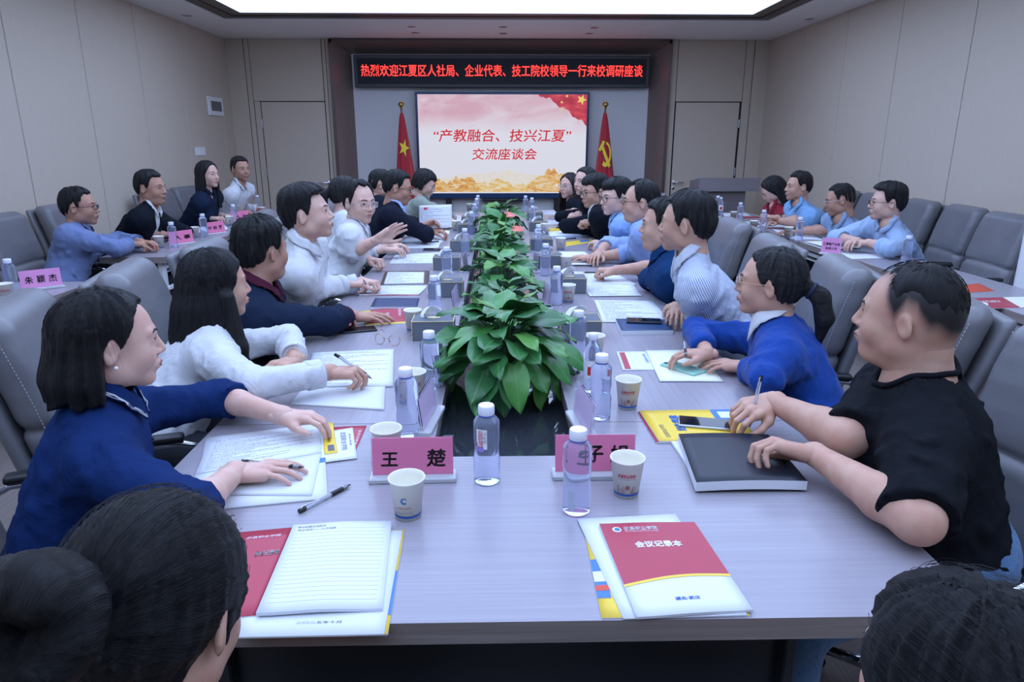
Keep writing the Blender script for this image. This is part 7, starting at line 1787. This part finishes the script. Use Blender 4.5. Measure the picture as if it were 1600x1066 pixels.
s_ = paper([(884, 378), (925, 373), (931, 378), (884, 385)], M_CYEL, 'yellow brochure before the denim blue shirt', 'brochure', 'brochure'); s_.area('picture', 0.5, 0.85, 0.1, 0.6, M_CBLU)
Sheet([(857, 362), (905, 359), (914, 366), (859, 369)], ZT, 0.02, M_PAPER, 'thick pale blue-edged book between denim shirt and tissue boxes', 'book', 'book', side=mat('pale_blue_edge', (0.55, 0.65, 0.85), 0.6)); s_ = paper([(857, 357), (885, 356), (890, 361), (858, 362)], M_CYEL, 'yellow booklet lying beyond the thick pale book', 'booklet', 'booklet')
paper([(850, 344), (890, 343), (899, 350), (857, 351)], M_TEXT, 'sheets with a red corner before the man in the black jacket', 'paper', 'paper_sheet', 0, 0.003); Sheet([(858, 338), (876, 337), (880, 342), (856, 343)], ZT, 0.008, mat('tablet_grey', (0.10, 0.16, 0.26), 0.25), 'grey-blue tablet before the pale woman in black', 'tablet', 'tablet'); paper([(838, 329), (866, 328), (872, 335), (840, 336)], M_TEXT, 'papers before the wavy-haired woman', 'paper')
# wall desks
s_ = Sheet([(38, 448), (84, 434), (94, 437), (44, 462)], ZT, 0.003, M_CRED, 'red booklet behind the violet-pink name sign', 'booklet', 'booklet'); s_.area('yellow_edge', 0.0, 0.3, 0.5, 1.0, M_CYEL)
for px4, m, lab in (([(258, 372), (296, 366), (302, 372), (262, 379)], M_PAPER, 'white papers before the black jacket by the wall'), ([(300, 356), (352, 351), (356, 358), (300, 364)], M_NOTES, 'papers before the long-haired woman by the wall'), ([(232, 385), (246, 381), (250, 388), (236, 391)], M_CRED, 'red booklet under the hands of the blue-violet shirt'), ([(388, 336), (424, 333), (424, 338), (392, 341)], M_CRED, 'red booklet before the white shirt by the door'),
                    ([(1128, 333), (1165, 332), (1174, 337), (1132, 338)], M_PAPER, 'papers near the ribbed bottle on the right wall desk'), ([(1158, 339), (1184, 338), (1188, 341), (1160, 342)], M_CRED, 'red booklet on the wall desk beyond the woman in red'), ([(1160, 346), (1212, 347), (1232, 355), (1172, 354)], M_NOTES, 'papers before the sky blue polo'),
                    ([(1206, 358), (1256, 362), (1290, 375), (1235, 373)], M_TEXT, 'printed sheets before the grey-blue polo'), ([(1312, 395), (1375, 397), (1402, 403), (1330, 405)], M_PAPER, 'white brochure with blue print before the silvery blue shirt'), ([(1506, 446), (1530, 443), (1555, 455), (1510, 458)], M_CORG, 'orange-red booklet beside the white cabinet on the wall desk')):
    paper(px4, m, lab, 'paper' if m in (M_PAPER, M_NOTES, M_TEXT) else 'booklet', 'paper_sheet' if m in (M_PAPER, M_NOTES, M_TEXT) else 'booklet')
s_ = Sheet([(1257, 378), (1302, 377), (1348, 389), (1300, 392)], ZT, 0.012, M_CBLK, 'black-backed notebook open to a cream page at the wall desk', 'notebook', 'notebook'); Sheet([(1258, 377), (1300, 376), (1344, 386), (1302, 389)], ZT+0.012, 0.004, M_CREAM, None, None, 'page', parent=s_.o)
s_ = Sheet([(1512, 466), (1600, 464), (1640, 480), (1520, 482)], ZT, 0.003, M_CRED, 'dark red booklet with white emblem on the nearest right wall desk', 'booklet', 'booklet'); s_.text('武昌职业学院', 0.30, 0.4, 0.35, 0.2, M_WP, 180); V = [(0.20+0.05*math.cos(a), 0.62+0.15*math.sin(a)) for a in np.linspace(0, 2*math.pi, 16, endpoint=False)]; s_.decal('emblem', V, [tuple(range(16))], M_WP); s_.area('white_band', 0.62, 1.0, 0.0, 1.0, M_CREAM)

# phones
M_GLASS = mat('phone_glass', (0.01, 0.012, 0.018), 0.05, spec=0.6)
def phone(ctr_px, dir_px, z, label, body, screen=M_GLASS, L=0.158, Wd=0.076, lens=False):
    a, b_ = atz(*ctr_px, ZT+z), atz(*dir_px, ZT+z); an = math.atan2(b_[1]-a[1], b_[0]-a[0])
    t = thing('phone', label, 'phone', (float(a[0]), float(a[1]), ZT+z), an)
    MB().box((-L/2, -Wd/2, 0), (L/2, Wd/2, 0.0095), body, None, 0.0045, 3).build('body', t, 50)
    if lens:
        MB().box((-L/2+0.006, -Wd/2+0.006, 0.009), (-L/2+0.045, -Wd/2+0.045, 0.0115), body, None, 0.002, 2).build('camera_bump', t)
        for x, y in ((-L/2+0.016, -Wd/2+0.016), (-L/2+0.034, -Wd/2+0.034)): MB().lathe([(0.008, 0.0105), (0.008, 0.0128), (0.006, 0.013)], M_GLASS, 16, Matrix.Translation((x, y, 0))).build('lens', t)
    else: MB().box((-L/2+0.004, -Wd/2+0.004, 0.0085), (L/2-0.004, Wd/2-0.004, 0.0101), screen, None, 0.003, 2).build('screen', t)
    return t
phone((1102, 664), (1150, 668), 0.007, 'silver-framed phone lying on the yellow prospectus', mat('phone_silver', (0.45, 0.46, 0.5), 0.3, 0.8))
phone((1067, 577), (1108, 590), 0.004, 'mint green phone lying face down by the royal blue sleeve', mat('phone_mint', (0.30, 0.58, 0.48), 0.35), lens=True)
phone((1006, 503), (1035, 504), 0.02, 'black phone on the deep blue hardback notebook', M_BLACKP); phone((560, 517), (592, 514), 0.0, 'black phone beside the folded eyeglasses', M_BLACKP)
phone((677, 391), (692, 391), 0.0, 'black phone between note sheets and tissue box', M_BLACKP); phone((693, 358), (703, 357), 0.012, 'dark phone on the pale green notebook', M_BLACKP); phone((1195, 352), (1203, 353), 0.002, 'black phone on the papers of the sky blue polo', M_BLACKP)
# pens
M_PENC = mat('pen_clear', (0.75, 0.78, 0.85), 0.1, trans=0.7)
def pen(a, b_, label, grip=True, col=M_BLACKP):
    a = npv(a); b_ = npv(b_); L = np.linalg.norm(b_-a); X = unit(b_-a); Y = unit(np.cross([0, 0, 1], X)); Z = np.cross(X, Y); M = Matrix(np.stack([X, Y, Z], 1).tolist())
    t = thing('pen', label, 'pen', tuple(float(v) for v in a)); t.rotation_euler = M.to_euler(); L = min(L, 0.15) if L > 0.12 else 0.142
    MB().tube([(0.012, 0, 0), (L*0.55, 0, 0), (L, 0, 0)], [0.0048, 0.005, 0.005], M_PENC if grip else col, 10).build('barrel', t, 40)
    MB().tube([(0, 0, 0), (0.012, 0, 0), (0.03, 0, 0)], [0.0008, 0.0035, 0.0052], col, 10).build('tip', t, 40)
    MB().tube([(0.028, 0, 0), (0.062, 0, 0)], 0.0056, col, 10).build('grip', t, 40); MB().tube([(L-0.05, 0, 0.004), (L-0.005, 0, 0.0072), (L, 0, 0.004)], 0.0013, M_STEEL, 6).build('clip', t, 40); MB().tube([(L-0.012, 0, 0), (L+0.006, 0, 0)], 0.0054, col, 10).build('end_cap', t, 40)
    return t
zt_ = ZT+0.0056
pen(atz(548, 757, zt_), atz(464, 801, zt_), 'black gel pen on the bare table before the navy polo woman')
def handpt(i, sg, x, y, z):
    S, E, Wt, X, Y, Z, hd = PEOPLE[i]['arms'][sg]; return Wt+X*x+Y*y*(1 if sg == -1 else -1)+Z*z
def heldpen(i, sg, label, back=(-0.03, 0.0, 0.10), tip=(0.135, 0.016, -0.035)):
    a = handpt(i, sg, *tip); b_ = handpt(i, sg, *back); b_ = a+unit(b_-a)*0.145; pen(a, b_, label)
heldpen('L1', -1, 'blue-tipped pen under the hand of the navy polo woman', (-0.02, 0.03, 0.02), (0.16, 0.0, -0.006)); heldpen('L2', -1, 'black pen in the writing hand of the white-bloused woman'); heldpen('L4', -1, 'silver pen held by the man looking up', (0.07, 0.12, 0.035), (0.105, -0.05, 0.0))
heldpen('R1', -1, 'clear pen held upright by the man in the black T-shirt', (0.02, -0.06, 0.12), (0.10, 0.03, -0.04)); heldpen('R2', -1, 'black pen between the fingers of the royal blue sweater woman', (0.06, -0.12, 0.03), (0.09, 0.06, 0.006)); heldpen('L9', -1, 'pen held upright by the woman in sage green')
for a, b_, lab in (((911, 426), (948, 426), 'black marker lying before the smiling man in navy'), ((868, 356), (895, 354), 'black pen on the yellow booklet beyond the thick pale book'), ((893, 415), (925, 415), 'black pen below the red-edged notebook'), ((680, 404), (685, 397), 'black pen on the gesturing man\'s note sheets'), ((658, 379), (688, 377), 'black pen on the printed sheets'), ((876, 374), (902, 372), 'black pen before the denim blue shirt')):
    pen(atz(*a, zt_+0.004), atz(*b_, zt_+0.004), lab, False)
# folded eyeglasses on the table
fr, ln = glasses(('round', 'gold')); a = atz(618, 515, ZT+0.024)
t = tag(link('eyeglasses', fr.mesh('eyeglasses', True), None, tuple(float(v) for v in (a-np.array([-0.02, 0.06, 0])))), 'thin metal eyeglasses resting on the table beside a phone', 'glasses'); t.rotation_euler = (0, 0, -1.9)
for q in ln: link('lens', q.mesh('lens', True), t)

# ------------------------------------------------------------------ empty chairs
place_chair(-3.19, 4.02, 0.05, 'empty grey leather chair behind the violet-pink name sign')
place_chair(3.22, 4.76, math.pi-0.06, 'empty grey leather chair before the white air conditioner')
place_chair(-3.19, 3.3, 0.05, 'empty grey leather chair furthest along the left wall desk')
